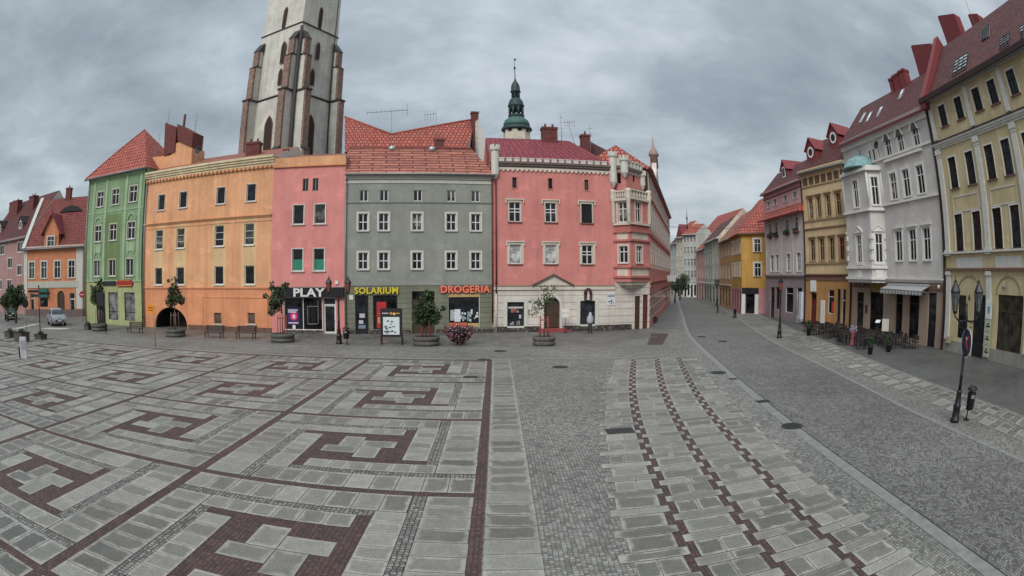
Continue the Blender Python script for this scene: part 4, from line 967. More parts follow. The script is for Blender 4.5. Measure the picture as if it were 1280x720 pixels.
# long side front along the street
SF = Fac(pb[2], (30.9, 98.0), R); SF.op = []
zE = SF.z(826, 225); L = SF.L
zrows = [(zat(811.5, 330, pb[2]), zat(811.5, 306, pb[2])), (zat(811.5, 282, pb[2]), zat(811.5, 255, pb[2]))]
g0 = [.7, 3.2]
n = 17
for k in range(n):
    u = 1.3+k*(L-2.6)/(n-1)
    for z0, z1, w_ in [(a_, b_, 1.05) for a_, b_ in zrows]+[(12.9, 14.2, .8)]:
        o = window(SF, u, z0, z1, w_, style='mt', cut=False, pane=PANES[0]); o.matrix_local = SF.loc @ Matrix.Translation((u, -.175, z0))
        mb = MB(); e_ = .24; mb.box(-w_/2-e_, -w_/2, .12, .17, -.1, z1-z0); mb.box(w_/2, w_/2+e_, .12, .17, -.1, z1-z0); mb.box(-w_/2-e_-.1, w_/2+e_+.1, .10, .17, z1-z0, z1-z0+.35); mb.box(-w_/2-e_, w_/2+e_, .11, .17, -.35, -.1); mb.build('surround', PAL, o)
    SF.box('shop_window', PANES[2], u-.75, u+.75, -.03, 0, .7, 3.3)
wall(SF, 15.2, [SAL, SALD], zones=[(0, L, 0, zB-.2, 0)], depth=11, name='side_wall', sides=False)
mb = MB()
for k in range(n+1):
    u = max(.25, .05+k*(L-2.6)/(n-1)); 
    for j in range(9): mb.box(u-.36, u+.36, -.05-.02*(j % 2), 0, .2+j*.5, .5+j*.5, j % 2)
    mb.box(u-.13, u+.13, -.06, 0, 5.4, 8.4, k % 2); mb.box(u-.13, u+.13, -.06, 0, 8.9, 12.1, 1); mb.box(u-.2, u+.2, -.09, 0, 11.6, 12.1, 1)
SF.part('rusticated_pilasters', mb, [plain((.42, .17, .145, 1), .85, name='pale_salmon_plaster'), plain((.50, .27, .22, 1), .85, name='cream_pink_plaster')])['kind'] = 'stuff'
for z, p in ((zB-.1, .2), (8.6, .1), (12.3, .12), (14.9, .4)): course(SF, z-.15, z+.12, p, SALD, steps=2)
print('SF eave', SF.z(800, 215), SF.z(820, 234), SF.z(838, 257), 'u820', SF.u(820, 215), SF.u(812, 230), SF.u(833, 245), 'top', SF.z(820, 188))
uc = SF.u(820.5, 215); hw = 2.4; u0, u1 = uc-hw, uc+hw; zt = 15.2; zp = min(SF.z(820, 205), zt+5)
mb = MB(); mb.prism([(u0, zt), (u1, zt), (u1-.2, zt+1.3), (u1-1.1, zt+2.1), (uc+.5, zp), (uc-.5, zp), (u0+1.1, zt+2.1), (u0+.2, zt+1.3)], -.1, .5)
SF.part('gable', mb, [PAL]); mb = MB(); zq = SF.z(820, 188); mb.lathe([(.5, zp-.6), (.5, zq-1.3), (.68, zq-1.2), (.68, zq-1.0), (.45, zq-.5), (.12, zq), (.03, zq+1.2)], uc, .2, n=10); SF.part('turret', mb, [plain((.3, .2, .18, 1), .8)])
back_roof(SF, 1.0, L, 15.2, 40, 3.4, T_RED, over=.35, hipl=3)
mb = MB(); um_ = SF.u(833, 341); mb.box(um_-.03, um_+.03, -1.5, -.1, 4.0, 4.9); SF.part('projecting_sign', mb, plain((.6, .6, .6, 1), .5, name='sign_white'))['label'] = 'white sign board sticking out over the side street'
# ------------------------------------------------------------------ church tower
TW = stucco((.47, .455, .405, 1), .2); TB = setts('tower_brick', (.15, .085, .065, 1), (.28, .19, .15, 1), (.17, .13, .105, 1), 2.6, stretch=(1, 1, 3.2), jw=.03, patch=.3, rough=.85); SLATE = plain((.035, .03, .03, 1), .6, name='dark_slate_cap')
D = 88.0; pc_ = az(361.5, 190, D); zc = lambda px, py: zat(px, py, pc_)
PL = az(303, 190, D+7.2); PRt = az(430, 190, D+7.2)
hwid = 7.6
rot = math.atan2(pc_.y, pc_.x)-PI/2
TWR = thing('church_tower', 'tall pale church tower with brown brick corner buttresses rising behind the orange house', 'church tower')
ctr = pc_*((D+hwid*1.05)/D); TWR.matrix_basis = Matrix.Translation((ctr.x, ctr.y, 0)) @ Matrix.Rotation(rot+.02, 4, 'Z')
zl1 = zc(369, 112); zl2 = zc(378, 24); 
s2 = math.sqrt(2)
# local frame: corners on the axes; the near corner is (0,-c)
c = hwid*.98
mb = MB(); corners = [(0, -c), (c, 0), (0, c), (-c, 0)]
def ringw(k, z): return [(x*k, y*k, z) for x, y in corners]
def loft(mb, a, b, m=0):
    for i in range(len(a)): j = (i+1) % len(a); mb.face([a[i], a[j], b[j], b[i]], m)
loft(mb, ringw(1, 0), ringw(1, zl1)); loft(mb, ringw(.97, zl1), ringw(.95, zl2-1.0))
# octagon above: tips of the square chamfered
def octo(R_, z): return [(R_*math.cos(PI/8+PI/4*i), R_*math.sin(PI/8+PI/4*i), z) for i in range(8)]
ztop = zl2+26
loft(mb, ringw(.95, zl2-1.0), ringw(.91, ztop)); mb.face(ringw(.91, ztop)); body = mb.build('tower_wall', TW, TWR)
def ledge(k, z, t, nm='ledge'):
    mb = MB(); loft(mb, ringw(k, z), ringw(k+.03, z+t*.4)); loft(mb, ringw(k+.03, z+t*.4), ringw(k, z+t)); mb.face(ringw(k, z)); mb.face(ringw(k, z+t)); return mb.build(nm, SLATE, TWR)
ledge(1.01, zl1-.15, .4)
mb = MB()   # thin hipped drip line above the square stage
for i in range(4):
    p, q = corners[i], corners[(i+1) % 4]
    mb.tube((p[0]*.965, p[1]*.965, zl2-.1), (q[0]*.965, q[1]*.965, zl2-.1), .13)
mb.build('drip_moulding', SLATE, TWR)
# paired stepped buttresses at each corner, running out along the two wall directions
def buttress(cx, cy, ang, shaft, tall):
    mb = MB(); mb.M = Matrix.Translation((cx, cy, 0)) @ Matrix.Rotation(ang, 4, 'Z')
    w = .66
    zm_ = zc(374, 68); zt_ = zc(376, 46)
    steps = [(2.7, 0, zl1-10), (2.3, zl1-10, zl1), (1.7, zl1+.2, zm_), (1.15, zm_+.4, zt_)]
    for k, (d, z0, z1) in enumerate(steps):
        mb.box(0, d-.35, -w+.06, w-.06, z0, z1, 0); mb.box(d-.4, d, -w, w, z0, z1, 1)
        nxt = steps[k+1][0] if k < 3 else .05
        mb.face([(d+.12, -w-.1, z1-.1), (d+.12, w+.1, z1-.1), (nxt-.1, w+.1, z1+(.5 if k < 3 else 1.8)), (nxt-.1, -w-.1, z1+(.5 if k < 3 else 1.8))], 2)
        mb.face([(d+.12, -w-.1, z1-.1), (nxt-.1, -w-.1, z1+(.5 if k < 3 else 1.8)), (nxt-.1, -w-.1, z1-.1)], 2); mb.face([(d+.12, w+.1, z1-.1), (nxt-.1, w+.1, z1-.1), (nxt-.1, w+.1, z1+(.5 if k < 3 else 1.8))], 2)
    mb.box(d*0, 2.45, -w-.12, w+.12, zl1-.12, zl1+.2, 2)
    return mb.build('buttress', [TW, TB, SLATE], TWR)
tall = zc(376, 40)-zl1
g = .9
for i, (x, y) in enumerate(corners):
    a = math.atan2(y, x)
    # wall directions at a corner are +-45 degrees from the outward axis
    for sgn in (-1, 1):
        aa = a+sgn*PI/4; k = 1-.19*0
        # inset along the wall from the corner
        wx, wy = math.cos(a+sgn*3*PI/4*1), math.sin(a+sgn*3*PI/4*1)
        bx, by = x+g*math.cos(a+sgn*3*PI/4), y+g*math.sin(a+sgn*3*PI/4)
        buttress(bx, by, aa, 0, tall)
mb = MB(); mb.tube((0, -c-.12, 0), (0, -c-.12, zl1+tall+1.5), .28); mb.tube((c*.86, -c*.2, zl1-18), (c*.86, -c*.2, ztop), .1); mb.build('downpipe', SLATE, TWR)
# lancets on the two near faces
def lancet(mb, face, t, z0, z1, w, k=1.0, off=.06):
    """face 0 = near-right wall, 1 = near-left wall; t along the wall 0..1 from the near corner"""
    s = 1 if face == 0 else -1
    ax, ay = 0, -c*k; bx, by = s*c*k, 0
    dx, dy = (bx-ax), (by-ay); L_ = math.hypot(dx, dy); dx, dy = dx/L_, dy/L_
    nx, ny = (s*.7071, -.7071)
    px, py = ax+(bx-ax)*t, ay+(by-ay)*t
    out = [(-w/2, z0), (w/2, z0), (w/2, z1-w), (w*.3, z1-w*.4), (0, z1), (-w*.3, z1-w*.4), (-w/2, z1-w)]
    P = [(px+dx*q+nx*off, py+dy*q+ny*off, z) for q, z in out]; mb.face(P if s > 0 else P[::-1], 0)
    Q = [(px+dx*q*1.3+nx*off*.5, py+dy*q*1.3+ny*off*.5, z+(.25 if z > z0 else -.1)) for q, z in out]; mb.face(Q if s > 0 else Q[::-1], 1)
DK = plain((.035, .022, .018, 1), .9, name='louvre_dark'); BRD = plain((.14, .065, .045, 1), .9, name='brick_reveal')
def lz(px, py): return zat(px, py, pc_*1.03)
for face, t, pyb, pyt, w in ((1, .52, 202, 142, 1.6), (0, .42, 202, 142, 1.7), (1, .36, 104, 85, .8), (0, .38, 104, 85, .95), (1, .36, 77, 51, .9), (0, .46, 70, 50, .8)):
    mb = MB(); lancet(mb, face, t, lz(370, pyb), lz(370, pyt), w, off=.07); mb.build('lancet_window', [DK, BRD], TWR)
for face in (0, 1): mb = MB(); lancet(mb, face, .46, lz(370, 31), lz(370, 5), .85, k=.945, off=.03); mb.build('lancet_window', [DK, BRD], TWR)
# ------------------------------------------------------------------ town hall spire
COP = plain((.05, .11, .10, 1), .6, var=.5, name='copper_verdigris'); COPD = plain((.025, .045, .048, 1), .6, var=.4, name='dark_copper')
P = az(646, 168, 120); zz = lambda y: zat(646, y, P); px = 120/735.0
TH = thing('town_hall_spire', 'dark green baroque town hall spire behind the tin roofed corner house', 'spire', (P.x, P.y, 0), .2)
mb = MB(); mb.lathe([(17.5*px, 0), (17.5*px, zz(160))], n=8, smooth=False, ph=PI/8); mb.build('drum', PAL, TH)
for i in range(8):
    t = PI/4*i; r = 17.5*px*math.cos(PI/8)+.04; m = MB(); m.M = Matrix.Rotation(t, 4, 'Z'); m.box(r-.1, r, -.4, .4, zz(167), zz(162.5)); m.build('window', DK, TH)
def dome(prof, mat, nm): mb = MB(); mb.lathe([(r*px, zz(y)) for r, y in prof], n=16); return mb.build(nm, mat, TH)
dome([(19, 164), (20.3, 163), (19.5, 160.5), (17.5, 159)], COPD, 'cornice'); dome([(17.5, 159.2), (17.3, 155), (15, 151), (11.5, 148.5), (10, 147)], COP, 'dome'); dome([(10.5, 147.2), (10.8, 144.5), (9.6, 143.8)], COPD, 'lantern_floor')
for i in range(8): mb = MB(); t = PI/4*i+.1; mb.tube((8.8*px*math.cos(t), 8.8*px*math.sin(t), zz(144)), (8.8*px*math.cos(t), 8.8*px*math.sin(t), zz(134)), .26, .3, 6); mb.build('lantern_column', COPD, TH)
dome([(9.6, 138.5), (9.8, 134), (11.3, 133), (10.5, 131.5), (9.8, 130), (9.4, 127.5), (7.2, 124.5), (5.8, 123)], COPD, 'dome')
for i in range(6): mb = MB(); t = PI/3*i; mb.tube((4.6*px*math.cos(t), 4.6*px*math.sin(t), zz(123)), (4.6*px*math.cos(t), 4.6*px*math.sin(t), zz(116)), .2, n=6); mb.build('lantern_column', COPD, TH)
dome([(5.6, 118), (5.8, 115.6), (7.2, 115), (6.1, 113.4), (5.9, 109), (4.8, 105.5), (2, 101.5), (.7, 98), (.45, 87), (1.4, 86), (1.4, 84), (.4, 83.4), (.25, 76)], COPD, 'spire')
mb = MB(); mb.prism([(-.1, zz(76)), (.5, zz(75)), (.15, zz(73)), (.4, zz(72.5)), (-.15, zz(74))], -.03, .03); mb.build('weather_vane', COPD, TH)
# ================================================================== right-hand row
DKR = plain((.03, .012, .012, 1), .5, name='dark_gutter'); REDP = plain((.17, .028, .03, 1), .7, var=.18, name='red_roof_paint'); TRIM = plain((.60, .58, .55, 1), .8, var=.1, name='pale_grey_trim')
PW0 = az(957, 395, 71.5); PW1 = az(1006, 405, 59.6); PY1 = az(1063, 412, 53.2); PGr = az(1178, 435, 40.9); PE1 = az(1280, 458, 33.6); PE2 = PGr+(PE1-PGr)*1.75
# ------------------------------------------------------------------ pink and white narrow house
PKW = stucco((.48, .43, .41, 1), .1); MAU = stucco((.26, .205, .215, 1), .12); PKU = stucco((.48, .27, .27, 1), .1)
F = house('pink_white_house', 'grey pink house with a red pent roof below its attic windows and flower boxes', PW0, PW1)
ze = F.z(985, 229); zp = F.z(978, 263); zg = F.z(982, 345.5)
row(F, [(961.2, 257.7), (969, 253), (981.8, 247.7), (993.7, 241)], (981.8, 244, 252), 4.6, style='m', sur=PKW, surw=.1)
r = row(F, [(962.8, 286.7), (970.4, 286), (984, 281.4), (995.8, 277.5)], (984, 273.5, 290), 4.8, style='mt', sur=TRIM, surw=.12)
row(F, [(965.4, 329.7), (971.8, 329.2), (986, 328), (998.7, 327.6)], (986, 317, 339), 4.8, style='mt', sur=TRIM, surw=.12)
for i, u in enumerate(r[0]):
    mb = MB(); mb.box(u-.65, u+.65, -.3, -.02, r[1]-.3, r[1]-.08); fb = F.part('flower_box', mb, plain((.05, .03, .02, 1), .8))
    mb = MB(); rr = random.Random(i)
    for k in range(90):
        x, y, z = u+rr.uniform(-.65, .65), -.17+rr.uniform(-.2, .2), r[1]-.12+rr.uniform(-.2, .28); a = rr.uniform(0, PI); q = .08
        mb.face([(x-q*math.cos(a), y-q*math.sin(a), z-q), (x+q*math.cos(a), y+q*math.sin(a), z-q), (x+q*math.cos(a), y+q*math.sin(a), z+q), (x-q*math.cos(a), y-q*math.sin(a), z+q)], 0 if rr.random() < .8 else 1)
    mb.build('foliage', [plain((.03, .06, .02, 1), .8, name='leaf'), plain((.35, .04, .05, 1), .8, name='red_petal')], fb)
for xa, xb, yt, yb_, dr in ((963, 968, 359, None, 1), (970, 974.5, 359, 386, 0), (982, 991.5, 359, 391, 0), (995.5, 1002, 359, None, 1)):
    a, b, c, d = opening(F, xa, xb, yt, yb_)
    if dr: door(F, a, b, d, DW if xa < 990 else TRIM, glassy=.3, top=d*.78)
    else: glazed(F, a, b, c, d, frame=WHITE if xa > 975 else DARKM, transom=.75)
wall(F, ze, [PKW, MAU, PKU], zones=[(0, F.L, 0, zg, 1), (0, F.L, zp, ze, 2)], depth=11)
mb = MB(); z0 = zp; mb.rquad([(-.1, -1.0, z0-.75), (F.L+.1, -1.0, z0-.75), (F.L+.1, 0, z0+.25), (-.1, 0, z0+.25)]); mb.face([(-.1, -1.0, z0-.75), (-.1, 0, z0-.75), (F.L+.1, 0, z0-.75), (F.L+.1, -1.0, z0-.75)]); mb.box(-.12, F.L+.12, -1.06, -.96, z0-.9, z0-.74, 1)
mb.face([(-.1, -1, z0-.75), (-.1, 0, z0+.25), (-.1, 0, z0-.75)]); mb.face([(F.L+.1, -1, z0-.75), (F.L+.1, 0, z0-.75), (F.L+.1, 0, z0+.25)]); F.part('pent_roof', mb, [T_RED, REDP])
course(F, zg-.1, zg+.12, .14, plain((.12, .09, .09, 1), .8)); course(F, ze-.35, ze, .4, plain((.45, .16, .15, 1), .8), 'cornice', steps=2); course(F, ze-.9, ze-.8, .08, REDP)
for u in [.2]+[(r[0][1]+r[0][2])/2-.4, (r[0][2]+r[0][3])/2]: F.box('pilaster', PKW, u-.18, u+.18, -.07, 0, zg+.2, zp-.8)
def dormer(F, u, y, z0, w, h, m_face, roofm, round_=True, name='dormer', depth=3.0):
    mb = MB(); mb.prism([(u-w/2, z0), (u+w/2, z0), (u+w/2, z0+h*.6), (u, z0+h), (u-w/2, z0+h*.6)], y, y+depth); o = F.part(name, mb, m_face)
    mb = MB(); t = .1
    mb.prism([(u-w/2-.15, z0+h*.6-.15), (u, z0+h), (u, z0+h+.12), (u-w/2-.25, z0+h*.6-.1)], y-.2, y+depth); mb.prism([(u, z0+h), (u+w/2+.15, z0+h*.6-.15), (u+w/2+.25, z0+h*.6-.1), (u, z0+h+.12)], y-.2, y+depth); mb.build('dormer_roof', roofm, o)
    mb = MB(); mb.M = Matrix.Translation((u, y-.04, z0+h*.5)) @ Matrix.Rotation(PI/2, 4, 'X')
    if round_: mb.lathe([(h*.2, -.02), (h*.2, .03)], n=16); mb.lathe([(h*.13, .03), (h*.13, .04)], n=16, m=1)
    else: mb.box(-w*.28, w*.28, -h*.28, h*.2, -.02, .05); mb.box(-w*.2, w*.2, -h*.22, h*.14, .05, .06, 1)
    mb.M = Matrix.Identity(4); mb.build('window', [WHITE, PANES[0]], o); return o
back_roof(F, 0, F.L, ze, 47, max(2.5, F.slope(985, 216, ze, 47).y), T_DARK, over=.4)
p = F.slope(988, 212, ze, 47); dormer(F, p.x, p.y-1.0, p.z-1.6, 1.8, 2.6, REDP, REDP, False)
F.box('downpipe', DKR, F.L-.08, F.L+.06, -.16, -.02, 0, ze-.3)
mb = MB(); a = F.L-.35; mb.box(a-.75, a-.05, -.42, -.02, .55, 3.3); mb.box(a-.8, a, -.47, 0, .3, .55, 1); F.part('meter_cabinet', mb, [plain((.48, .5, .56, 1), .6), plain((.25, .25, .25, 1), .8)])
# ------------------------------------------------------------------ ochre house
OCH = stucco((.50, .375, .225, 1), .12); OCG = stucco((.36, .19, .075, 1), .14); OCT = plain((.30, .21, .12, 1), .8, name='tan_trim'); BRN = plain((.16, .085, .06, 1), .8, name='brown_band')
F = house('ochre_house', 'ochre house with a dark panelled frieze under the eave and two red round window dormers', PW1, PY1)
ze = F.z(1027, 208); 
r3 = row(F, [(1013.8, 264.5), (1023.8, 261), (1035.4, 256.5), (1047.9, 251.5)], (1035.4, 243.5, 270), 5.6, style='mt', sur=OCT, surw=.16, hood=('flat', OCT), frame=OCT)
r2 = row(F, [(1016, 315), (1027.5, 312.8), (1040, 311), (1052.5, 308.5)], (1040, 297.5, 325), 6, style='mt', sur=OCT, surw=.16, hood=('flat', OCT), frame=[OCT, OCT, OCT, plain((.3, .09, .06, 1), .6)])
zg = F.z(1035, 344)
for xa, xb, yt, yb_, dr in ((1013.5, 1020.5, 366, None, 1), (1035, 1042.5, 362, 392, 0), (1046.5, 1050.5, 361, None, 1), (1052.5, 1057, 361, None, 0)):
    a, b, c, d = opening(F, xa, xb, yt, yb_)
    if dr: door(F, a, b, d, plain((.10, .02, .015, 1), .5, name='red_brown_door') if xa < 1020 else DARKM, top=d*.8)
    else: glazed(F, a, b, max(c, .25), d, frame=TRIM, transom=.7)
wall(F, ze, [OCH, OCG], zones=[(0, F.L, 0, zg-.1, 1)], depth=12)
course(F, zg-.5, zg-.15, .08, BRN, 'band'); course(F, zg-.12, zg+.12, .22, BRN, steps=2)
zm = (r3[1]+r2[2])/2; course(F, zm-.1, zm+.1, .16, OCT, steps=2); course(F, r2[1]-.35, r2[1]-.2, .14, OCT); course(F, r3[1]-.3, r3[1]-.18, .12, OCT)
mb = MB(); n = 13
for i in range(n): x = .35+i*(F.L-.7)/n; mb.box(x, x+(.28 if i % 2 else .62), -.02, .0, ze-1.55, ze-.75)
F.part('frieze_panels', mb, plain((.13, .075, .045, 1), .8))['kind'] = 'stuff'
course(F, ze-1.75, ze-1.65, .1, OCT); course(F, ze-.5, ze, .5, OCH, 'cornice', steps=3)
back_roof(F, 0, F.L, ze, 47, max(3, F.slope(1035, 173, ze, 47).y), T_DARK, over=.45)
for px, py in ((1023, 188), (1050.5, 170)): p = F.slope(px, py, ze, 47); dormer(F, p.x, p.y-1.3, p.z-1.9, 1.9, 3.0, REDP, REDP, True)
F.box('downpipe', DKR, F.L-.1, F.L+.05, -.2, -.04, 0, ze-.4)
for px, yt, yb_, w, m_ in ((1028.6, 383, 402.5, 3, TRIM), ): u = F.u(px, 392); F.box('notice_board', m_, u-.35, u+.35, -.1, 0, .4, 2.6)
u = F.u(1017, 362); F.box('wall_sign', WHITE, u-.5, u+.5, -.12, 0, 3.4, 4.5); u = F.u(1041, 380); F.box('red_notice', plain((.5, .04, .04, 1), .5), u-.15, u+.15, -.03, .05, 1.6, 2.5)
# ------------------------------------------------------------------ pale grey house with an oriel
GWH = stucco((.46, .43, .405, 1), .09); BEI = stucco((.29, .215, .165, 1), .13)
F = house('pale_oriel_house', 'tall pale grey house with a two storey oriel, turquoise dome and pointed attic windows', PY1, PGr)
ze = F.z(1110, 153); zg = F.z(1120, 350)
r4 = row(F, [(1110, 182), (1125.2, 174.4), (1144, 165.6)], (1125.2, 167.5, 191), 7.6, style='mt', sur=TRIM, surw=.14)
for u in r4[0]: # pointed gothic heads
    w = r4[3]; mb = MB(); z = r4[2]; 
    mb.prism([(u-w/2-.1, z-.1), (u+w/2+.1, z-.1), (u, z+.85)], -.1, 0, 0); mb.prism([(u-w/2-.3, z-.15), (u-w/2-.08, z-.15), (u, z+.8), (u, z+1.1)], -.22, 0, 1); mb.prism([(u+w/2+.08, z-.15), (u+w/2+.3, z-.15), (u, z+1.1), (u, z+.8)], -.22, 0, 1)
    F.part('pointed_hood', mb, [plain((.12, .1, .09, 1), .8), TRIM])
row(F, [(1087.6, 196), (1092.4, 194)], (1090, 187, 204), 2.2, style='', sur=None, frame=DARKM)
r3 = row(F, [(1117.3, 235), (1133, 228.5), (1150.4, 221.8)], (1133, 211, 246), 8.4, style='mt', sur=TRIM, surw=.22, sill=TRIM)
r2 = row(F, [(1123.7, 308), (1141, 305.5), (1158.6, 302.6)], (1141, 286.5, 325.5), 8.4, style='mt', sur=TRIM, surw=.22, sill=TRIM, hood=('flat', TRIM))
zsA = F.z(1120, 192.5); zsB = F.z(1133, 250.5)
for xa, xb, yt, yb_, kind in ((1071, 1079.5, 365, None, 'd'), (1087.5, 1104, 365, None, 'p'), (1120, 1128.3, 367, None, 'w'), (1136.5, 1149, 367, None, 'w'), (1160.5, 1170.5, 366, None, 'd')):
    a, b, c, d = opening(F, xa, xb, yt, yb_)
    if kind == 'd': door(F, a, b, d, DW if xa < 1100 else DARKM, glassy=.25, top=d*.76)
    else: glazed(F, a, b, .3, d, frame=DARKM if kind == 'p' else DW, pane=PANES[2], n=1 if kind == 'w' else 2, transom=.78)
wall(F, ze, [GWH, BEI], zones=[(0, F.L, 0, zg-.1, 1)], depth=12, rev=.4)
course(F, zg-.15, zg+.15, .28, TRIM, steps=3); course(F, zsA-.1, zsA+.08, .14, TRIM, u0=F.u(1086, 207)); course(F, zsB-.12, zsB+.06, .2, TRIM, u0=F.u(1105, 257)); course(F, ze-.9, ze-.1, .42, TRIM, 'cornice', steps=2); course(F, r3[2]+.95, r3[2]+1.15, .25, TRIM, u0=r3[0][0]-.9, u1=r3[0][2]+.9); course(F, zg-.7, zg-.4, .06, BRN)
# oriel
ua, ub_ = .35, F.u(1104, 250); dd_ = 1.3; Ro = F.root
q = [Vector((ua, 0)), Vector((ua+.85, -dd_)), Vector((ub_-.9, -dd_)), Vector((ub_, 0))]
def wl(v): r = F.W @ Vector((v.x, v.y, 0)); return (r.x, r.y)
zo0 = zg+.0; zo1 = zat(1080, 213, wl((q[1]+q[2])/2)); 
for i in range(3):
    fc = Fac(wl(q[i]), wl(q[i+1]), Ro); fc.op = []; w = .75 if i != 1 else .95
    us = [fc.L/2] if i != 1 else [fc.L*.5]
    for u in us:
        window(fc, u, r3[1]-.25, r3[2]-.05, w, style='mt', sur=TRIM, surw=.2, sill=TRIM); window(fc, u, r2[1]-.1, r2[2]-.1, w, style='mt', sur=TRIM, surw=.22, hood=('tri', TRIM))
    wall(fc, zo1, [GWH, TRIM], z0=zo0, depth=.3, sides=False, name='oriel_wall')
    for z, p in ((zo0+.0, .22), (r2[1]-.6, .18), (r3[1]-.75, .24), (r3[2]+.55, .1), (zo1-.35, .3)): course(fc, z, z+.22, p, TRIM, u0=-.08, u1=fc.L+.08)
    for zc_ in (r2[1]-1.35,): fc.box('oriel_panel', TRIM, fc.L/2-.4, fc.L/2+.4, -.08, 0, zc_, zc_+.65)
    mb = MB()
    for k in range(3): z = r2[1]+.1+k*.85; mb.box(.02, .22, -.12, 0, z, z+.4); mb.box(fc.L-.22, fc.L-.02, -.12, 0, z, z+.4)
    fc.part('quoins', mb, TRIM)['kind'] = 'stuff'
    for k in (0.0, fc.L): mb = MB(); mb.tube((k, -.02, r3[1]-.5), (k, -.02, zo1-.3), .1, n=8); fc.part('oriel_column', mb, TRIM)
mb = MB(); mb.prism([(v.x, v.y) for v in q], zo0-.25, zo0, 0, axis='z'); F.part('oriel_floor', mb, TRIM); mb = MB(); mb.prism([(v.x*1.0, v.y) for v in q], zo1, zo1+.12, 0, axis='z'); F.part('oriel_roof_slab', mb, TRIM)
TURQ = plain((.17, .29, .29, 1), .55, var=.3, name='turquoise_copper'); mb = MB(); cx_ = F.u(1072, 205, -.6); R_ = (F.u(1087, 205, -.6)-F.u(1057.5, 205, -.6))/2
mb.M = Matrix.Translation((cx_, -.15, zo1+.1)) @ Matrix.Diagonal((1, .85, .8, 1)); mb.lathe([(R_*1.05, 0), (R_*1.05, .15), (R_*.97, .2), (R_*.9, .7), (R_*.7, 1.15), (R_*.4, 1.45), (R_*.1, 1.58), (.08, 1.75), (.14, 1.85), (.03, 2.4)], n=20); mb.M = Matrix.Identity(4); F.part('dome', mb, TURQ)
# awning, wall lamp, sign, satellite dish
a0, a1 = F.u(1111, 362), F.u(1163, 362); za_ = F.z(1137, 359); mb = MB(); n = 26
for i in range(n):
    x = a0+(a1-a0)*i/n; x2 = a0+(a1-a0)*(i+1)/n; m = i % 2
    mb.face([(x, -.05, za_+.12), (x2, -.05, za_+.12), (x2, -1.15, za_-.18), (x, -1.15, za_-.18)], m); mb.face([(x, -1.15, za_-.18), (x2, -1.15, za_-.18), (x2-.02, -1.16, za_-.48), ((x+x2)/2, -1.16, za_-.56), (x+.02, -1.16, za_-.48)], m)
mb.box(a0, a1, -.16, -.0, za_+.12, za_+.26, 0); mb.tube((a0, -1.15, za_-.18), (a1, -1.15, za_-.18), .04, m=0); mb.tube((a0+.05, -.05, za_-.5), (a0+.05, -1.12, za_-.2), .025, m=2); mb.tube((a1-.05, -.05, za_-.5), (a1-.05, -1.12, za_-.2), .025, m=2)
F.part('awning', mb, [plain((.42, .42, .41, 1), .8), plain((.22, .22, .22, 1), .8), GREYM])
u0, u1 = F.u(1088, 357), F.u(1104, 357); me = text_mesh('Killy', 1.05, .06, width=u1-u0, bold=.02, shear=.25); me.materials.append(plain((.28, .18, .03, 1), .5, name='brass_letter'))
sg = F.box('shop_sign', plain((.17, .12, .06, 1), .7), u0-.1, u1+.1, -.06, 0, F.z(1096, 365)+.05, F.z(1096, 365)+.12); add('lettering', me, sg, F.loc @ Matrix.Translation(((u0+u1)/2, -.09, F.z(1096, 364.5)+.2)))
for px in (1175,): u = F.u(px, 360); mb = MB(); mb.lathe([(.02, 0), (.12, .05), (.14, .2), (.05, .3)], u, -.2, n=10); o = F.part('wall_lamp', mb, WHITE, Matrix.Translation((0, 0, F.z(1165, 361))))
u = F.u(1081, 356); mb = MB(); mb.lathe([(.05, 0), (.16, .1), (.16, .3), (.03, .42)], u, -.3, n=10); F.part('wall_lamp', mb, GREYM, Matrix.Translation((0, 0, F.z(1081, 358))))
dish(F, F.u(1096.5, 182, -.6), -.6, F.z(1096.5, 182, -.6), .38); F.box('house_plate', plain((.08, .02, .02, 1), .5), F.u(1082, 386), F.u(1084.5, 386), -.05, 0, F.z(1083, 391), F.z(1083, 381))
th = 47; sr = max(3.5, F.slope(1115, 114, ze, th).y); print('gw', sr); back_roof(F, 0, F.L, ze, th, sr, T_DARK, over=.5); F.box('eave_board', REDP, 0, F.L, -.62, -.5, ze-.55, ze-.22)
for i, (px, py, l) in enumerate(((1079, 148, 1), (1087, 147, 1), (1100, 141, 0), (1127, 119, 1))):   # roof windows
    p = F.slope(px, py, ze, th); mb = MB(); mb.M = Matrix.Translation(p) @ Matrix.Rotation(math.radians(th), 4, 'X'); mb.box(-.3, .3, -.8, .8, -.05, .12, 0); mb.box(-.23, .23, -.73, .73, .12, .13, 1); F.part('skylight', mb, [GREYM, glass((.35, .38, .4, 1), rough=.2, name='bright_skylight')])
for px, py, w, pt in ((1123, 101, 1.2, 93), (1131, 98, 1.1, 87), (1117, 108, .5, 98)):
    y = sr; u = F.u(px, py, y); z0 = ze+sr*.9; chimney(F.root, F.loc, u, y, z0, w, .8, F.z(px, pt, y)-z0, REDP)
F.box('downpipe', DKR, F.L-.05, F.L+.12, -.24, -.04, 0, ze+.2)
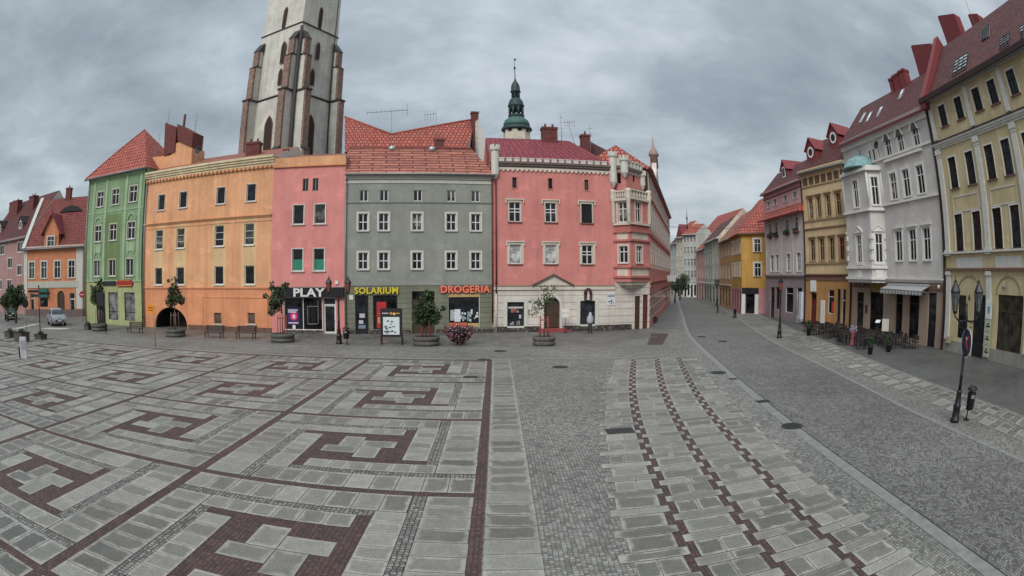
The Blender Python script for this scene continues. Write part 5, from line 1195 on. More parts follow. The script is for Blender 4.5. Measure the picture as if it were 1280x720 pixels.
# ------------------------------------------------------------------ yellow house at the right edge
YLW = stucco((.45, .37, .22, 1), .16); PIL = plain((.52, .51, .47, 1), .8, var=.12, name='white_pilaster'); LEM = stucco((.42, .42, .17, 1), .12)
F = house('yellow_pilaster_house', 'large yellow house at the right edge with white pilasters and rows of dark windows', PGr, PE2)
ze = F.z(1215, 92); zs1 = F.z(1220, 162.5); zs2 = F.z(1230, 316); zs3 = F.z(1225, 336)
cs4 = [(1178.8, 143.8), (1199, 134), (1221.7, 124), (1241.8, 114.7), (1265, 104.3)]; cs3 = [(1191.4, 216), (1212.8, 209.8), (1237, 202), (1258.7, 195), (1283, 187)]; cs2 = [(1199.3, 293), (1221.7, 290), (1247.7, 285.7), (1269.3, 283.3), (1295, 280)]
us = [(F.u(*cs4[i])+F.u(*cs3[i])+F.u(*cs2[i]))/3 for i in range(4)]; d1 = us[1]-us[0]; d2 = us[2]-us[1]
allu = list(us)
while allu[-1] < F.L-3: allu.append(allu[-1]+(d2 if len(allu) % 2 == 0 else d1))
w4 = 1.05
def rz(ref): return F.z(ref[0], ref[2]), F.z(ref[0], ref[1])
for zz_, w, st in ((rz((1221.7, 108, 140)), 1.08, 'mt'), (rz((1212.8, 188.5, 231)), 1.12, 'mt'), (rz((1247.7, 259.5, 311)), 1.12, 't')):
    for u in allu: window(F, u, zz_[0], zz_[1], w, style=st, frame=DARKM, pane=PANES[random.randint(0, 2)], sur=TRIM, surw=.09, sill=DSILL)
wn = opening(F, 1197.8, 1207.5, 369); dr = opening(F, 1216.8, 1231.6, 368.5); sh = opening(F, 1246.5, 1278, 369, 440.5)
glazed(F, wn[0], wn[1], 1.0, wn[3], frame=DARKM, pane=PANES[2], name='window', transom=.8)
door(F, dr[0], dr[1], dr[3], DARKM, glassy=.3, top=dr[3]*.82); glazed(F, *sh, frame=DW, pane=glass((.035, .033, .022, 1), rough=.12), n=2, transom=.7, label='wide dark shop window in two leaves')
x = sh[1]+2.2
while x < F.L-3: glazed(F, x, x+2.6, sh[2], sh[3], frame=DW, pane=PANES[2], n=2, transom=.7); x += 4.8
wall(F, ze, [YLW, LEM], zones=[(0, .3, 0, ze, 1)], depth=13, rev=.3)
pil = [.55]+[(allu[i]+allu[i+1])/2 for i in range(1, len(allu)-1, 2)]
for u in pil:
    mb = MB(); mb.box(u-.3, u+.3, -.16, 0, zs2+.3, zs1-.4); mb.box(u-.38, u+.38, -.22, 0, zs1-.75, zs1-.4); mb.box(u-.34, u+.34, -.19, 0, zs1-.95, zs1-.9); mb.box(u-.28, u+.28, -.12, 0, zs1+.3, ze-.45); mb.box(u-.4, u+.4, -.22, 0, zs2-.1, zs2+.3)
    mb.box(u-.3, u+.3, -.14, 0, .8, zs3-.4); mb.box(u-.38, u+.38, -.2, 0, zs3-.4, zs3-.15); F.part('pilaster', mb, PIL)
course(F, zs1-.38, zs1+.05, .3, PIL, 'cornice', steps=3); course(F, zs1+.05, zs1+.13, .36, DKR, 'cornice_tin'); course(F, ze-.4, ze, .45, PIL, 'cornice', steps=3); course(F, zs2+.02, zs2+.14, .28, DKR if False else PIL); course(F, zs3-.1, zs3+.05, .22, BRN); course(F, 0, .75, .06, stucco((.24, .23, .2, 1)), 'plinth', u0=dr[1]+.05); course(F, 0, .75, .06, stucco((.24, .23, .2, 1)), 'plinth', u1=wn[1]+.6)
for i in range(0, len(allu)-1, 2):   # panels and arches
    a, b = allu[i]-.55, allu[i+1]+.55
    for zz_, m_ in (((zs2-.95), PIL),):
        F.box('panel', m_, a, b, -.05, 0, zz_, zz_+.7)
    zq = F.z(1210, 250)-.15; mb = MB(); t = .07
    for p0, p1 in (((a, zq-.5), (b, zq-.5)), ((a, zq+.5), (b, zq+.5)), ((a, zq-.5), (a, zq+.5)), ((b, zq-.5), (b, zq+.5))): mb.box(min(p0[0], p1[0])-t/2, max(p0[0], p1[0])+t/2, -.04, 0, min(p0[1], p1[1])-t/2, max(p0[1], p1[1])+t/2)
    F.part('panel_moulding', mb, PIL)
    um, rr_ = (a+b)/2, (b-a)/2*.92; zb_ = sh[3]; hh = zs3-.4-zb_; n = 14; mb = MB()
    arc = [(um+rr_*math.cos(PI*t/n), zb_+hh*math.sin(PI*t/n)) for t in range(n+1)]; ar2 = [(um+(rr_-.1)*math.cos(PI*t/n), zb_+(hh-.1)*math.sin(PI*t/n)) for t in range(n+1)]
    for k in range(n): mb.prism([arc[k], arc[k+1], ar2[k+1], ar2[k]], -.06, 0)
    F.part('arch_moulding', mb, OCT)
# name plates, house number, box
up = F.u(1237, 400); zt_ = F.z(1237, 375.5); mb = MB(); mb.box(up-.38, up+.38, -.06-.14, -.14, zt_-1.1, zt_); pl = F.part('name_plate', mb, WHITE); mb = MB(); mb.box(up-.14, up+.14, -.215, -.2, zt_-.75, zt_-.35); mb.build('print', plain((.1, .25, .35, 1), .5), pl)
for k in range(3):
    z = zt_-1.85-k*.78; mb = MB(); mb.box(up-.36, up+.36, -.2, -.14, z, z+.62); pl = F.part('name_plate', mb, plain((.40, .43, .30, 1), .5, name='plate_enamel')); mb = MB(); mb.box(up-.25, up+.25, -.215, -.2, z+.26, z+.34); mb.box(up-.1, up+.1, -.215, -.2, z+.4, z+.5); mb.build('print', DARKM, pl)
mb = MB(); mb.box(up-.22, up+.22, -.2, -.14, zt_-4.75, zt_-3.6); F.part('dark_plate', mb, DARKM)
me = text_mesh('6', .5, .03, bold=.01); me.materials.append(DARKM); o = add('house_number', me, F.root, F.loc @ Matrix.Translation((F.u(1211.7, 373), -.03, F.z(1211.7, 375)))); 
mb = MB(); ub0 = F.u(1187, 424); mb.box(ub0-.3, ub0+.3, -.22, -.14, F.z(1187, 428.5), F.z(1187, 420.5)); F.part('wall_hatch', mb, plain((.42, .33, .22, 1), .7))
mb = MB(); us_ = F.u(1256, 360); mb.lathe([(.08, 0), (.16, .06), (.12, .25)], us_, -.2, n=10); F.part('wall_lamp', mb, GREYM, Matrix.Translation((0, 0, F.z(1253, 361))))
pipe(F, -.02, 0, ze-.2, plain((.10, .02, .02, 1), .5, name='wine_red_pipe'), r=.1)
th = 50; s_ = max(4, F.slope(1243, 13, ze, 50).y); print('ye', s_); back_roof(F, .3, F.L, ze, th, s_, T_DARK, over=.55); F.box('gutter', DKR, -.1, F.L, -.85, -.6, ze-.45, ze-.1)
t = math.tan(math.radians(th)); mb = MB()   # red firewall parapet between the two roofs
mb.M = Matrix.Identity(4)
prof = [(-.75, ze-.9), (-.75, ze-.1), (s_, ze+s_*t+1.1), (2*s_, ze), (2*s_, ze-.9)]
A = [(.0, y, z) for y, z in prof]; B = [(.75, y, z) for y, z in prof]; mb.face(A); mb.face(B[::-1])
for i in range(5): j = (i+1) % 5; mb.face([A[i], B[i], B[j], A[j]])
F.part('firewall', mb, REDP)
for (xa, xb, yb_, yt, y) in ((1146, 1172, 83, 52, 4.0), (1184, 1206, 55, 11, 6.0), (1216, 1228, 35, 14, 6.2)):
    u0, u1 = F.u(xa, yb_, y), F.u(xb, yb_, y); z1 = F.z(xa, yt, y); mb = MB(); mb.prism([(u0, ze), (u1, ze), (u1, z1-(u1-u0)*.25), (u0+.3, z1), (u0, z1)], y, y+1.0); F.part('chimney', mb, REDP)
SKY_ = glass((.42, .46, .48, 1), rough=.15, name='skylight_glass')
for (pts) in (((1192, 88), (1206, 97), (1232, 62), (1222, 50)), ((1250, 58), (1262, 64), (1296, 30), (1284, 18)), ((1276, 47), (1290, 50), (1320, 20), (1300, 5)), ((1228, 46), (1236, 52), (1258, 24), (1250, 18))):
    P4 = [F.slope(x, y, ze+.12, th) for x, y in pts]; u0, u1 = min(p.x for p in P4), max(p.x for p in P4); y0, y1 = min(p.y for p in P4), max(p.y for p in P4)
    u0, u1 = P4[0].x, P4[1].x; y0 = (P4[0].y+P4[1].y)/2; y1 = (P4[2].y+P4[3].y)/2
    if u1-u0 < 1: u1 = u0+2.2
    u1 = min(u1, u0+3.0)
    mb = MB(); mb.M = Matrix.Translation((0, 0, 0)); L_ = (y1-y0)/math.cos(math.radians(th)); mb.M = Matrix.Translation((u0, y0, ze+.1+y0*t)) @ Matrix.Rotation(math.radians(th), 4, 'X')
    mb.box(0, u1-u0, 0, L_, 0, .06, 1)
    for k in range(4): x = (u1-u0)*k/3; mb.box(x-.04, x+.04, 0, L_, .06, .12, 0)
    for k in range(6): y = L_*k/5; mb.box(0, u1-u0, y-.04, y+.04, .061, .121, 0)
    F.part('skylight', mb, [DARKM, SKY_])
antenna(F, F.root, F.u(1214.5, 20, 5), 5, ze+4, 7.5)
# ================================================================== far end of the street
def simple_house(name, label, P0, P1, h, wallm, roofm, rows=3, cols=3, gm=None, th=45, s=5, trim=None, w=1.0, ground=True, side=None, rt=None):
    F = house(name, label, P0, P1); st = (h-3.6)/max(rows, 1); trim = trim or OFFW
    for i in range(rows):
        z = 3.9+i*st+st*.18
        for k in range(cols): window(F, F.L*(k+.5)/cols, z, z+min(1.7, st*.62), w, style='mt', sur=trim, surw=.12)
    if ground:
        for k in range(cols): u = F.L*(k+.5)/cols; glazed(F, u-F.L/cols*.32, u+F.L/cols*.32, .4 if k % 2 else .05, 2.9, frame=DARKM, pane=PANES[2])
    wall(F, h, [wallm, gm or wallm], zones=[(0, F.L, 0, 3.5, 1)], depth=10)
    course(F, h-.3, h, .35, trim, 'cornice', steps=2); course(F, 3.4, 3.6, .15, trim)
    back_roof(F, 0, F.L, h, th, s, roofm, gab=wallm)
    return F
FO = stucco((.44, .255, .07, 1)); A0 = az(926.5, 392, 76.5); A1 = az(957, 393.5, 75.2); B0 = az(914, 387, 86.0)
F = house('amber_house', 'small amber house with white framed windows, pink ground floor and a dark shop doorway', A0, A1)
z1 = F.z(940, 291); zg = F.z(940, 361)
row(F, [(946.6, 307)], (946.6, 299, 315), 8, style='mt', sur=WHITE, surw=.2, sill=BRN); row(F, [(947, 337)], (947, 329, 345.5), 8, style='mt', sur=WHITE, surw=.2, sill=BRN)
a, b, c, d = opening(F, 932, 944, 367.5); a = max(a, .5); glazed(F, a, b, .05, d, frame=DARKM, pane=PANES[2], name='shop_door'); PKG = stucco((.42, .20, .22, 1))
wall(F, z1, [FO, PKG], zones=[(0, F.L, 0, zg, 1)], depth=10)
F.box('door_frame', WHITE, (a-.55, a, -.25, 0, 0, d), (b, b+.55, -.25, 0, 0, d)); F.box('shop_fascia', DARKM, a-.5, b+.5, -.3, 0, d+.05, d+.8); F.box('eave', BRN, -.4, F.L+.2, -.5, 0, z1-.2, z1)
S2 = Fac(B0, A0, F.root); S2.op = []
for k in range(4):
    for zz_ in ((F.z(946, 315), F.z(946, 299)), (F.z(947, 345), F.z(947, 329))): window(S2, S2.L*(k+.6)/4.2, zz_[0], zz_[1], .9, style='mt', sur=WHITE, surw=.2)
    u = S2.L*(k+.6)/4.2; glazed(S2, u-.6, u+.6, .5, 3, frame=DARKM, pane=PANES[1])
wall(S2, z1, [FO, PKG], zones=[(0, S2.L, 0, zg, 1)], depth=8, name='side_wall', sides=False)
mb = MB(); zr = F.z(957, 243, 5); mb.rquad([(-.4, -.5, z1-.1), (F.L+.1, -.5, z1-.1), (F.L+.1, 6, zr), (2.6, 6, zr)]); mb.rquad([S2_ for S2_ in [tuple(F.Wi @ (S2.W @ Vector((-.3, -.5, z1-.1)))), (-.4, -.5, z1-.1), (2.6, 6, zr), tuple(F.Wi @ (S2.W @ Vector((0, 5, zr))))]])
F.part('roof', mb, [T_RED]); 
spec = [  # street side row, each from its far corner to its near corner
 ('tan_gable_house', 'tan orange house with a stepped roof before the amber one in the far street', (899, 382, 99), (913.5, 386.5, 86.3), 10.6, stucco((.42, .25, .12, 1)), T_WORN, 3, 4, 7),
 ('cream_narrow_house', 'narrow cream house between the grey green and tan houses of the far street', (890, 379, 108), (898.5, 382, 99.3), 11.5, stucco((.44, .42, .33, 1)), T_DARK, 3, 2, 6),
 ('grey_green_house', 'grey green house with dark openings in the far street', (880.5, 376, 119), (889.5, 379, 108.5), 11.5, stucco((.26, .27, .22, 1)), T_DARK, 3, 3, 6),
 ('rose_house', 'rose pink house in the far street beside the pale arcaded house', (870.5, 373, 132), (880, 376, 119.5), 10.5, stucco((.44, .21, .19, 1)), T_RED, 3, 3, 6)]
for nm, lb, p0, p1, h, wm, rm, r_, c_, s_ in spec:
    simple_house(nm, lb, az(*p0), az(*p1), h, wm, rm, rows=2 if h < 11 else 3, cols=c_, s=s_*.62, th=46)
P0, P1 = az(854.5, 371, 136), az(870.8, 371.5, 133); hh = zat(862, 293, P0); F = simple_house('arcaded_house', 'pale house with white ground floor arcade closing the far street', P0, P1, hh, stucco((.40, .41, .38, 1)), T_RED, rows=4, cols=4, s=3.2, gm=stucco((.6, .6, .56, 1)), w=.8, th=38)
P0, P1 = az(846, 371, 140), az(854.3, 371, 136.3); F2 = simple_house('tall_cream_house', 'cream house with a red gable just left of the arcaded house', P0, P1, zat(850, 297, P0), stucco((.48, .42, .33, 1)), T_RED, rows=4, cols=2, s=4, w=.8)
mb = MB(); u = F2.L/2; mb.prism([(0, zat(850, 297, P0)), (F2.L, zat(850, 297, P0)), (F2.L*.5, zat(850, 281, P0))], -.1, 2); F2.part('gable', mb, REDP)
P0, P1 = az(838, 370, 158), az(847, 371, 146); simple_house('distant_pale_house', 'distant pale house glimpsed at the very end of the street', P0, P1, zat(843, 306, P0), stucco((.42, .42, .38, 1)), T_DARK, rows=4, cols=2, s=4)
P0, P1 = az(875, 370, 160), az(905, 370, 140); simple_house('distant_tile_house', 'red roofed house rising behind the rose house of the far street', P0, P1, 15.5, stucco((.4, .3, .25, 1)), T_RED, rows=4, cols=5, s=6, ground=False)
mb = MB(); P = az(860, 371, 137); ap0 = thing('roof_finial', 'thin roof finial standing above the arcaded house at the street end', 'finial', (P.x, P.y, hh+3)); mb.lathe([(.12, -4), (.12, .6), (.3, .8), (.1, 1.2), (.04, 3)], n=8); mb.build('finial', COPD, ap0)
# ================================================================== far left corner of the square
SO0 = az(31, 394, 82); SO1 = az(106, 396, 77)
SOR = stucco((.48, .19, .10, 1), .1); 
F = house('orange_gabled_house', 'small orange house with a pointed dormer gable and white band left of the green house', SO0, SO1)
ze = F.z(70, 307)
row(F, [(39.7, 337), (55, 337), (71.7, 336.4), (89.4, 336)], (71.7, 326.5, 347.5), 7, style='mt', sur=OFFW, surw=.2, sill=OFFW)
a, b, c, d = opening(F, 50, 60, 372, 384); glazed(F, a, b, c, d, frame=GREYM); F.box('shop_awning', plain((.02, .12, .09, 1), .6), a-.1, b+.1, -.35, 0, d+.05, d+1.2)
a, b, c, d = opening(F, 72, 81, 363.5); F.op.append((a, b, 0.5, d)); arch = (a, b, d); door(F, a, b, d, DW, z0=.5, cut=False)
a, b, c, d = opening(F, 87.3, 93.8, 366); door(F, a, b, d, WHITE, glassy=.2, top=d*.75); a, b, c, d = opening(F, 38, 43, 367); door(F, a, b, d, OFFW, glassy=.3, top=d*.8)
wall(F, ze, [SOR], depth=11); F.box('sign_band', plain((.42, .42, .36, 1), .8), F.u(34.7, 355), F.u(97.8, 355), -.08, 0, F.z(66, 359.7), F.z(66, 351.6))
mb = MB(); uc = (arch[0]+arch[1])/2; hw = (arch[1]-arch[0])/2; n = 10; zi = arch[2]-hw
for i in range(n): p, q = [(uc+hw*math.cos(PI*t/n), zi+hw*math.sin(PI*t/n)) for t in (i, i+1)]; mb.prism([p, q, (q[0], arch[2]+.004), (p[0], arch[2]+.004)], .004, .2)
F.part('door_arch', mb, SOR); course(F, 0, .9, .06, plain((.14, .10, .095, 1), .8), 'plinth'); course(F, ze-.35, ze, .3, OFFW, 'cornice', steps=2); F.box('corner_strip', OFFW, 0, .7, -.05, 0, 1, ze-.3); F.box('corner_strip', OFFW, F.L-1.4, F.L, -.05, 0, 1, ze-.3)
zr = F.z(66, 247.5, 5); th = 50; s = (zr-ze)/math.tan(math.radians(th)); T_MID = tiles((.27, .065, .05, 1), (.17, .045, .04, 1), .3, .4, (.05, .02, .02, 1), name='deep_red_roof_tiles', mortar=.04, stain=.5); back_roof(F, 0, F.L, ze, th, max(4, s), T_MID)
u0, u1 = F.u(55.5, 300), F.u(73.5, 300); um = (u0+u1)/2; za = F.z(64.4, 268); zm = F.z(64.4, 289)
mb = MB(); mb.prism([(u0, ze-.3), (u1, ze-.3), (u1, zm), (um, za), (u0, zm)], -.12, 5.0); dm = F.part('dormer', mb, SOR); mb = MB()
for sg in (-1, 1):
    e = u0 if sg < 0 else u1; mb.prism([(um, za), (um, za+.25), (e+sg*.6, zm-.45), (e+sg*.45, zm-.6)], -.5, 6.0)
mb.tube((um, -.4, za), (um, -.4, za+1.3), .06); mb.build('dormer_roof', T_DARK if False else REDP, dm); window(F, um, F.z(64.4, 310.5), F.z(64.4, 296), 1.3, style='mt', sur=OFFW, surw=.18, cut=False).matrix_local = F.loc @ Matrix.Translation((um, -.3, F.z(64.4, 310.5)))
chimney(F.root, F.loc, F.u(86, 245, s), s, zr-1, 1.0, .8, F.z(86, 235, s)-zr+1, BRICKO, pots=1)
mb = MB(); p = F.slope(90, 262, ze, th); mb.M = Matrix.Translation(p) @ Matrix.Diagonal((1, 1, 1, 1)); mb.prism([(-2.2, -.3), (2.2, -.3), (1.2, .35), (0, .6), (-1.2, .35)], -.5, 2); F.part('eyebrow_dormer', mb, [DARKM])
mb = MB(); mb.box(-.35, .25, -.6, s*1.0, ze-.2, ze-.1); mb.face([(-.3, -.5, ze-.1), (.4, -.5, ze-.1), (.4, s, zr+.35), (-.3, s, zr+.35)]); mb.face([(-.3, -.5, ze-.9), (-.3, s, zr-.5), (-.3, s, zr+.35), (-.3, -.5, ze-.1)][::-1]); mb.face([(.4, -.5, ze-.9), (.4, s, zr-.5), (.4, s, zr+.35), (.4, -.5, ze-.1)]); F.part('verge_parapet', mb, plain((.45, .46, .42, 1), .8))
pipe(F, F.L-.15, 0, ze-.4, GREYM)
FL1 = az(33, 391, 83.5); FL0 = az(0, 385, 94); FL0 = FL1+(FL0-FL1)*1.6
F = house('dusky_pink_house', 'dusky pink house at the left edge with dark roof dormers and big brick chimneys', FL0, FL1)
DPK = stucco((.28, .17, .16, 1)); ze = F.z(20, 297)
for x, y in ((25, 308.6), (3, 309)): row(F, [(x, y)], (25, 303, 315), 6.5, style='m', sur=OFFW, surw=.12)
for x, y in ((12.5, 329), (24.4, 338)): row(F, [(x, y)], (x, y-6, y+6), 5.8, style='m', sur=OFFW, surw=.12)
row(F, [(11.7, 356), (0, 336)], (11.7, 350, 362), 5.5, style='m', sur=OFFW, surw=.12)
a, b, c, d = opening(F, 14, 22, 372, 384); glazed(F, a, b, .6, d, frame=DARKM)
wall(F, ze, [DPK], depth=12); course(F, ze-.35, ze, .3, DPK, 'cornice', steps=2); zr = F.z(20, 254, 6); th = 46; s = (zr-ze)/math.tan(math.radians(th)); back_roof(F, 0, F.L+.1, ze, th, s, T_DARK)
for px, py in ((5, 285), (31, 280)): p = F.slope(px, py, ze, th); dormer(F, p.x, p.y-1.0, p.z-1.2, 1.5, 2.3, DPK, T_DARK, False, depth=2.5)
for px, w, pt in ((19, 4.2, 252), (41, 2.0, 245.5)): u = F.u(px, 262, s*.7); chimney(F.root, F.loc, u, s*.7, ze+s*.5, w, 1.2, F.z(px, pt, s*.7)-ze-s*.5, BRICKO, pots=2)
# low rooftops and a wall behind the square's open corner keep the skyline closed
P0, P1 = FL0+Vector((-40, 25)), FL0+Vector((-3, 2)); simple_house('edge_house', 'plain house beyond the dusky pink one', P0, P1, ze-1, DPK, T_DARK, rows=3, cols=8)
# ================================================================== street furniture, plants, vehicles, people
IRON = plain((.018, .018, .020, 1), .42, .35, name='black_cast_iron'); LGLASS = glass((.10, .11, .11, 1), rough=.12, name='lantern_glass'); AMB = plain((.20, .06, .045, 1), .5, name='reddish_lantern_glass')
def lathe_obj(name, prof, mat, parent, n=14, loc=None, smooth=True): mb = MB(); mb.lathe(prof, n=n, smooth=smooth); return mb.build(name, mat, parent, loc)
def lamp_post(name, label, p, rz, h=4.8, arm=.62, glassm=None, lean=0.0, sc=1.0):
    sc = 1.15
    r = thing(name, label, 'street lamp', (p[0], p[1], .004), rz); r.rotation_euler = (0, lean, rz); glassm = glassm or LGLASS
    lathe_obj('base', [(.24, 0), (.25, .1), (.2, .14), (.19, .5), (.22, .55), (.16, .62), (.13, 1.0), (.15, 1.05), (.1, 1.12)], IRON, r)
    ht = h-1.12*sc-.12
    lathe_obj('pole', [(.085, 1.1), (.075, 1.5), (.095, 1.55), (.095, 1.62), (.075, 1.66), (.062, ht-.1), (.08, ht), (.05, ht+.1), (.03, ht+.35), (.05, ht+.42), (.0, ht+.55)], IRON, r)
    mb = MB()
    for s in (-1, 1):
        pts = [(0, ht-.05), (.15*s, ht-.12), (.4*s, ht-.1), (arm*s, ht+.05), (arm*s, ht+.12)]
        for a, b in zip(pts, pts[1:]): mb.tube((a[0], 0, a[1]), (b[0], 0, b[1]), .034)
        for k in range(8):
            t0, t1 = PI*2*k/8, PI*2*(k+1)/8; cx = .3*s; mb.tube((cx+.09*math.cos(t0), 0, ht-.24+.09*math.sin(t0)), (cx+.09*math.cos(t1), 0, ht-.24+.09*math.sin(t1)), .012, n=5)
        mb.tube((0, 0, ht-.42), (.26*s, 0, ht-.3), .014, n=5)
    mb.build('arm', IRON, r)
    for s in (-1, 1):
        M = Matrix.Translation((arm*s, 0, ht+.12)) @ Matrix.Scale(sc, 4)
        L = lathe_obj('lantern', [(.04, 0), (.1, .04), (.11, .09), (.10, .10)], IRON, r, n=6, loc=M, smooth=False)
        lathe_obj('lantern_glass', [(.10, .10), (.19, .62)], glassm, L, n=6, smooth=False)
        lathe_obj('lantern_roof', [(.22, .62), (.22, .66), (.13, .82), (.06, .92), (.07, .95), (.02, 1.0), (.012, 1.12)], IRON, L, n=6, smooth=False)
        mb = MB()
        for k in range(6): t = PI/3*k; mb.tube((.103*math.cos(t), .103*math.sin(t), .10), (.193*math.cos(t), .193*math.sin(t), .63), .011, n=4)
        mb.build('lantern_bars', IRON, L)
    return r
pl = gnd(1193, 527)
lamp_post('street_lamp', 'tall black double lantern lamp carrying an oval blue sign, nearest on the right', pl, -.75, h=zat(1203, 350, pl)+.15)
pl2 = gnd(424, 430); lamp_post('street_lamp', 'black lamp with two reddish lanterns between the pink and grey house fronts', pl2, .1, h=zat(422, 344, pl2), glassm=AMB, arm=.7)
pl3 = gnd(974, 422.5); lamp_post('street_lamp', 'black double lantern lamp on the far kerb before the pink and white house', pl3, 1.1, h=zat(974, 344, pl3), glassm=AMB)
pl4 = gnd(896, 383); lamp_post('street_lamp', 'distant dark lamp at the mouth of the side street', pl4, .8, h=4.6)
# oval blue sign on the near lamp
sg = thing('road_sign', 'round blue sign with a red cross, clamped to the nearest street lamp', 'sign', (pl.x-.02, pl.y-.14, 2.72), 0)
dirc = math.atan2(-pl.y, -pl.x)
sg.rotation_euler = (0, 0, math.atan2(pl.y, pl.x)-PI/2-1.02)
mb = MB(); mb.M = Matrix.Rotation(PI/2, 4, 'X'); mb.lathe([(.5, 0), (.5, .03)], n=32, m=0, smooth=False); mb.lathe([(.46, .03), (.46, .034)], n=32, m=1, smooth=False); mb.M = Matrix.Identity(4); pn = mb.build('panel', [plain((.45, .46, .46, 1), .5), plain((.012, .022, .07, 1), .4, name='sign_blue')], sg)
mb = MB(); rd = plain((.45, .03, .03, 1), .4, name='sign_red'); mb.M = Matrix.Rotation(PI/4, 4, 'Y'); mb.box(-.3, .3, -.045, -.036, -.05, .05, 0); mb.box(-.05, .05, -.047, -.037, -.3, .3, 0); mb.M = Matrix.Identity(4); mb.box(-.13, .08, -.044, -.0345, .0, .2, 1); mb.build('symbol', [rd, plain((.5, .52, .52, 1), .5)], pn)
def bin_(label, p, rz, name='litter_bin'):
    r = thing(name, label, 'litter bin', (p[0], p[1], .004), rz)
    mb = MB(); mb.tube((0, .22, 0), (0, .22, 1.25), .035); mb.box(-.12, .12, .1, .34, 0, .04); mb.build('post', IRON, r)
    b = lathe_obj('bin_body', [(.17, .42), (.2, .45), (.23, 1.0), (.24, 1.02)], IRON, r, n=16)
    lathe_obj('lid', [(.26, 1.12), (.27, 1.16), (.15, 1.24), (.02, 1.26)], IRON, b); [(lambda m: (m.tube((x, 0, 1.0), (x, 0, 1.14), .015), m.build('lid_strut', GREYM, b)))(MB()) for x in (-.2, .2)]; mb = MB(); mb.box(-.1, .1, -.245, -.235, .85, .97); mb.build('sticker', GREYM, b)
    return r
p = gnd(1209, 527); bin_('black litter bin on a post beside the nearest street lamp', p, -.6)
p = gnd(433, 431); bin_('small black litter bin beside the reddish lantern lamp', p, 0)
p = gnd(818, 404); 
# ---- planters with young trees
CONC = plain((.085, .082, .073, 1), .85, var=.35, name='mossy_concrete'); BARK = plain((.10, .07, .05, 1), .9, var=.3, name='bark'); STAKE = plain((.19, .11, .09, 1), .8, name='wooden_stake'); RSTAKE = plain((.30, .06, .055, 1), .7, name='red_stake')
LEAVES = [plain((.022, .048, .018, 1), .7, var=.3, name='dark_leaf'), plain((.04, .075, .025, 1), .7, var=.3, name='mid_leaf'), plain((.075, .10, .04, 1), .7, var=.3, name='pale_leaf'), plain((.10, .05, .04, 1), .7, var=.3, name='russet_leaf')]
def leafmesh(mb, blobs, n, sz, rr, wts=(5, 4, 1, 0)):
    tot = sum(b[3]**2 for b in blobs)
    for cx, cy, cz, R_ in blobs:
        for _ in range(int(n*R_**2/tot)):
            d = Vector((rr.gauss(0, 1), rr.gauss(0, 1), rr.gauss(0, 1))).normalized()*R_*(rr.random()**.45)
            c_ = Vector((cx, cy, cz))+Vector((d.x, d.y, d.z*.9)); q = sz*rr.uniform(.6, 1.3)
            a = Vector((rr.gauss(0, 1), rr.gauss(0, 1), rr.gauss(0, 1))).normalized(); b = a.cross(Vector((rr.gauss(0, 1), rr.gauss(0, 1), rr.gauss(0, 1)))).normalized()
            m = rr.choices((0, 1, 2, 3), wts)[0]
            mb.face([c_-a*q, c_+b*q*.5, c_+a*q, c_-b*q*.5], m)
def planter(label, p, r=.85, h=.62, mat=None):
    t = thing('planter', label, 'planter', (p[0], p[1], .004)); mb = MB()
    mb.lathe([(r*.88, 0), (r*.96, .05), (r, h*.25), (r*.95, h*.46), (r*.90, h*.5), (r*.97, h*.55), (r*1.02, h*.78), (r*.98, h), (r*.86, h), (r*.84, h-.12)], n=28, cap=False); mb.build('tub', mat or CONC, t)
    mb = MB(); mb.lathe([(r*.84, h-.12), (0.01, h-.08)], n=20, cap=False); mb.build('soil', plain((.05, .035, .025, 1), .95, var=.3, name='soil'), t); return t
def young_tree(label, p, H_, blobs, n=900, sz=.09, wts=(5, 4, 1, 0), stakes=STAKE, seed=1, base=.5):
    rr = random.Random(seed); t = thing('tree', label, 'tree', (p[0], p[1], base)); cr_ = blobs[0]
    mb = MB(); mb.tube((0, 0, 0), (.02, .01, cr_[2]*.6-.0), .045, .035); mb.tube((.02, .01, cr_[2]*.6), (.0, 0, cr_[2]+.3), .035, .015)
    for k in range(9):
        b = rr.choice(blobs); z = rr.uniform(.55, .95)*cr_[2]; mb.tube((0, 0, z), (b[0]+rr.uniform(-.6, .6)*b[3], b[1]+rr.uniform(-.6, .6)*b[3], b[2]+rr.uniform(-.2, .9)*b[3]), .018, .006, n=5)
    mb.build('trunk', BARK, t); extra = [(b[0]+rr.uniform(-1, 1)*b[3], b[1]+rr.uniform(-1, 1)*b[3], b[2]+rr.uniform(-.8, 1.1)*b[3], b[3]*rr.uniform(.25, .45)) for b in blobs for _ in range(3)]
    mb = MB(); leafmesh(mb, [(b[0], b[1], b[2], b[3]*.8) for b in blobs]+extra, int(n*.75), sz, rr, wts); mb.build('crown', LEAVES, t)
    if stakes:
        s = thing('tree_stake', 'square frame of %s stakes round the %s' % ('red' if stakes is RSTAKE else 'wooden', label.split(' growing')[0]), 'tree stake', (p[0], p[1], base)); q = .28
        mb = MB()
        for x in (-q, q):
            for y in (-q, q): mb.tube((x, y, -.05), (x*.9, y*.9, 1.5), .03, n=6)
        for x in (-q, q): mb.tube((x*.93, -q*.93, 1.25), (x*.93, q*.93, 1.25), .025, n=6); mb.tube((-q*.93, x*.93, 1.25), (q*.93, x*.93, 1.25), .025, n=6)
        mb.build('stake_frame', stakes, s)
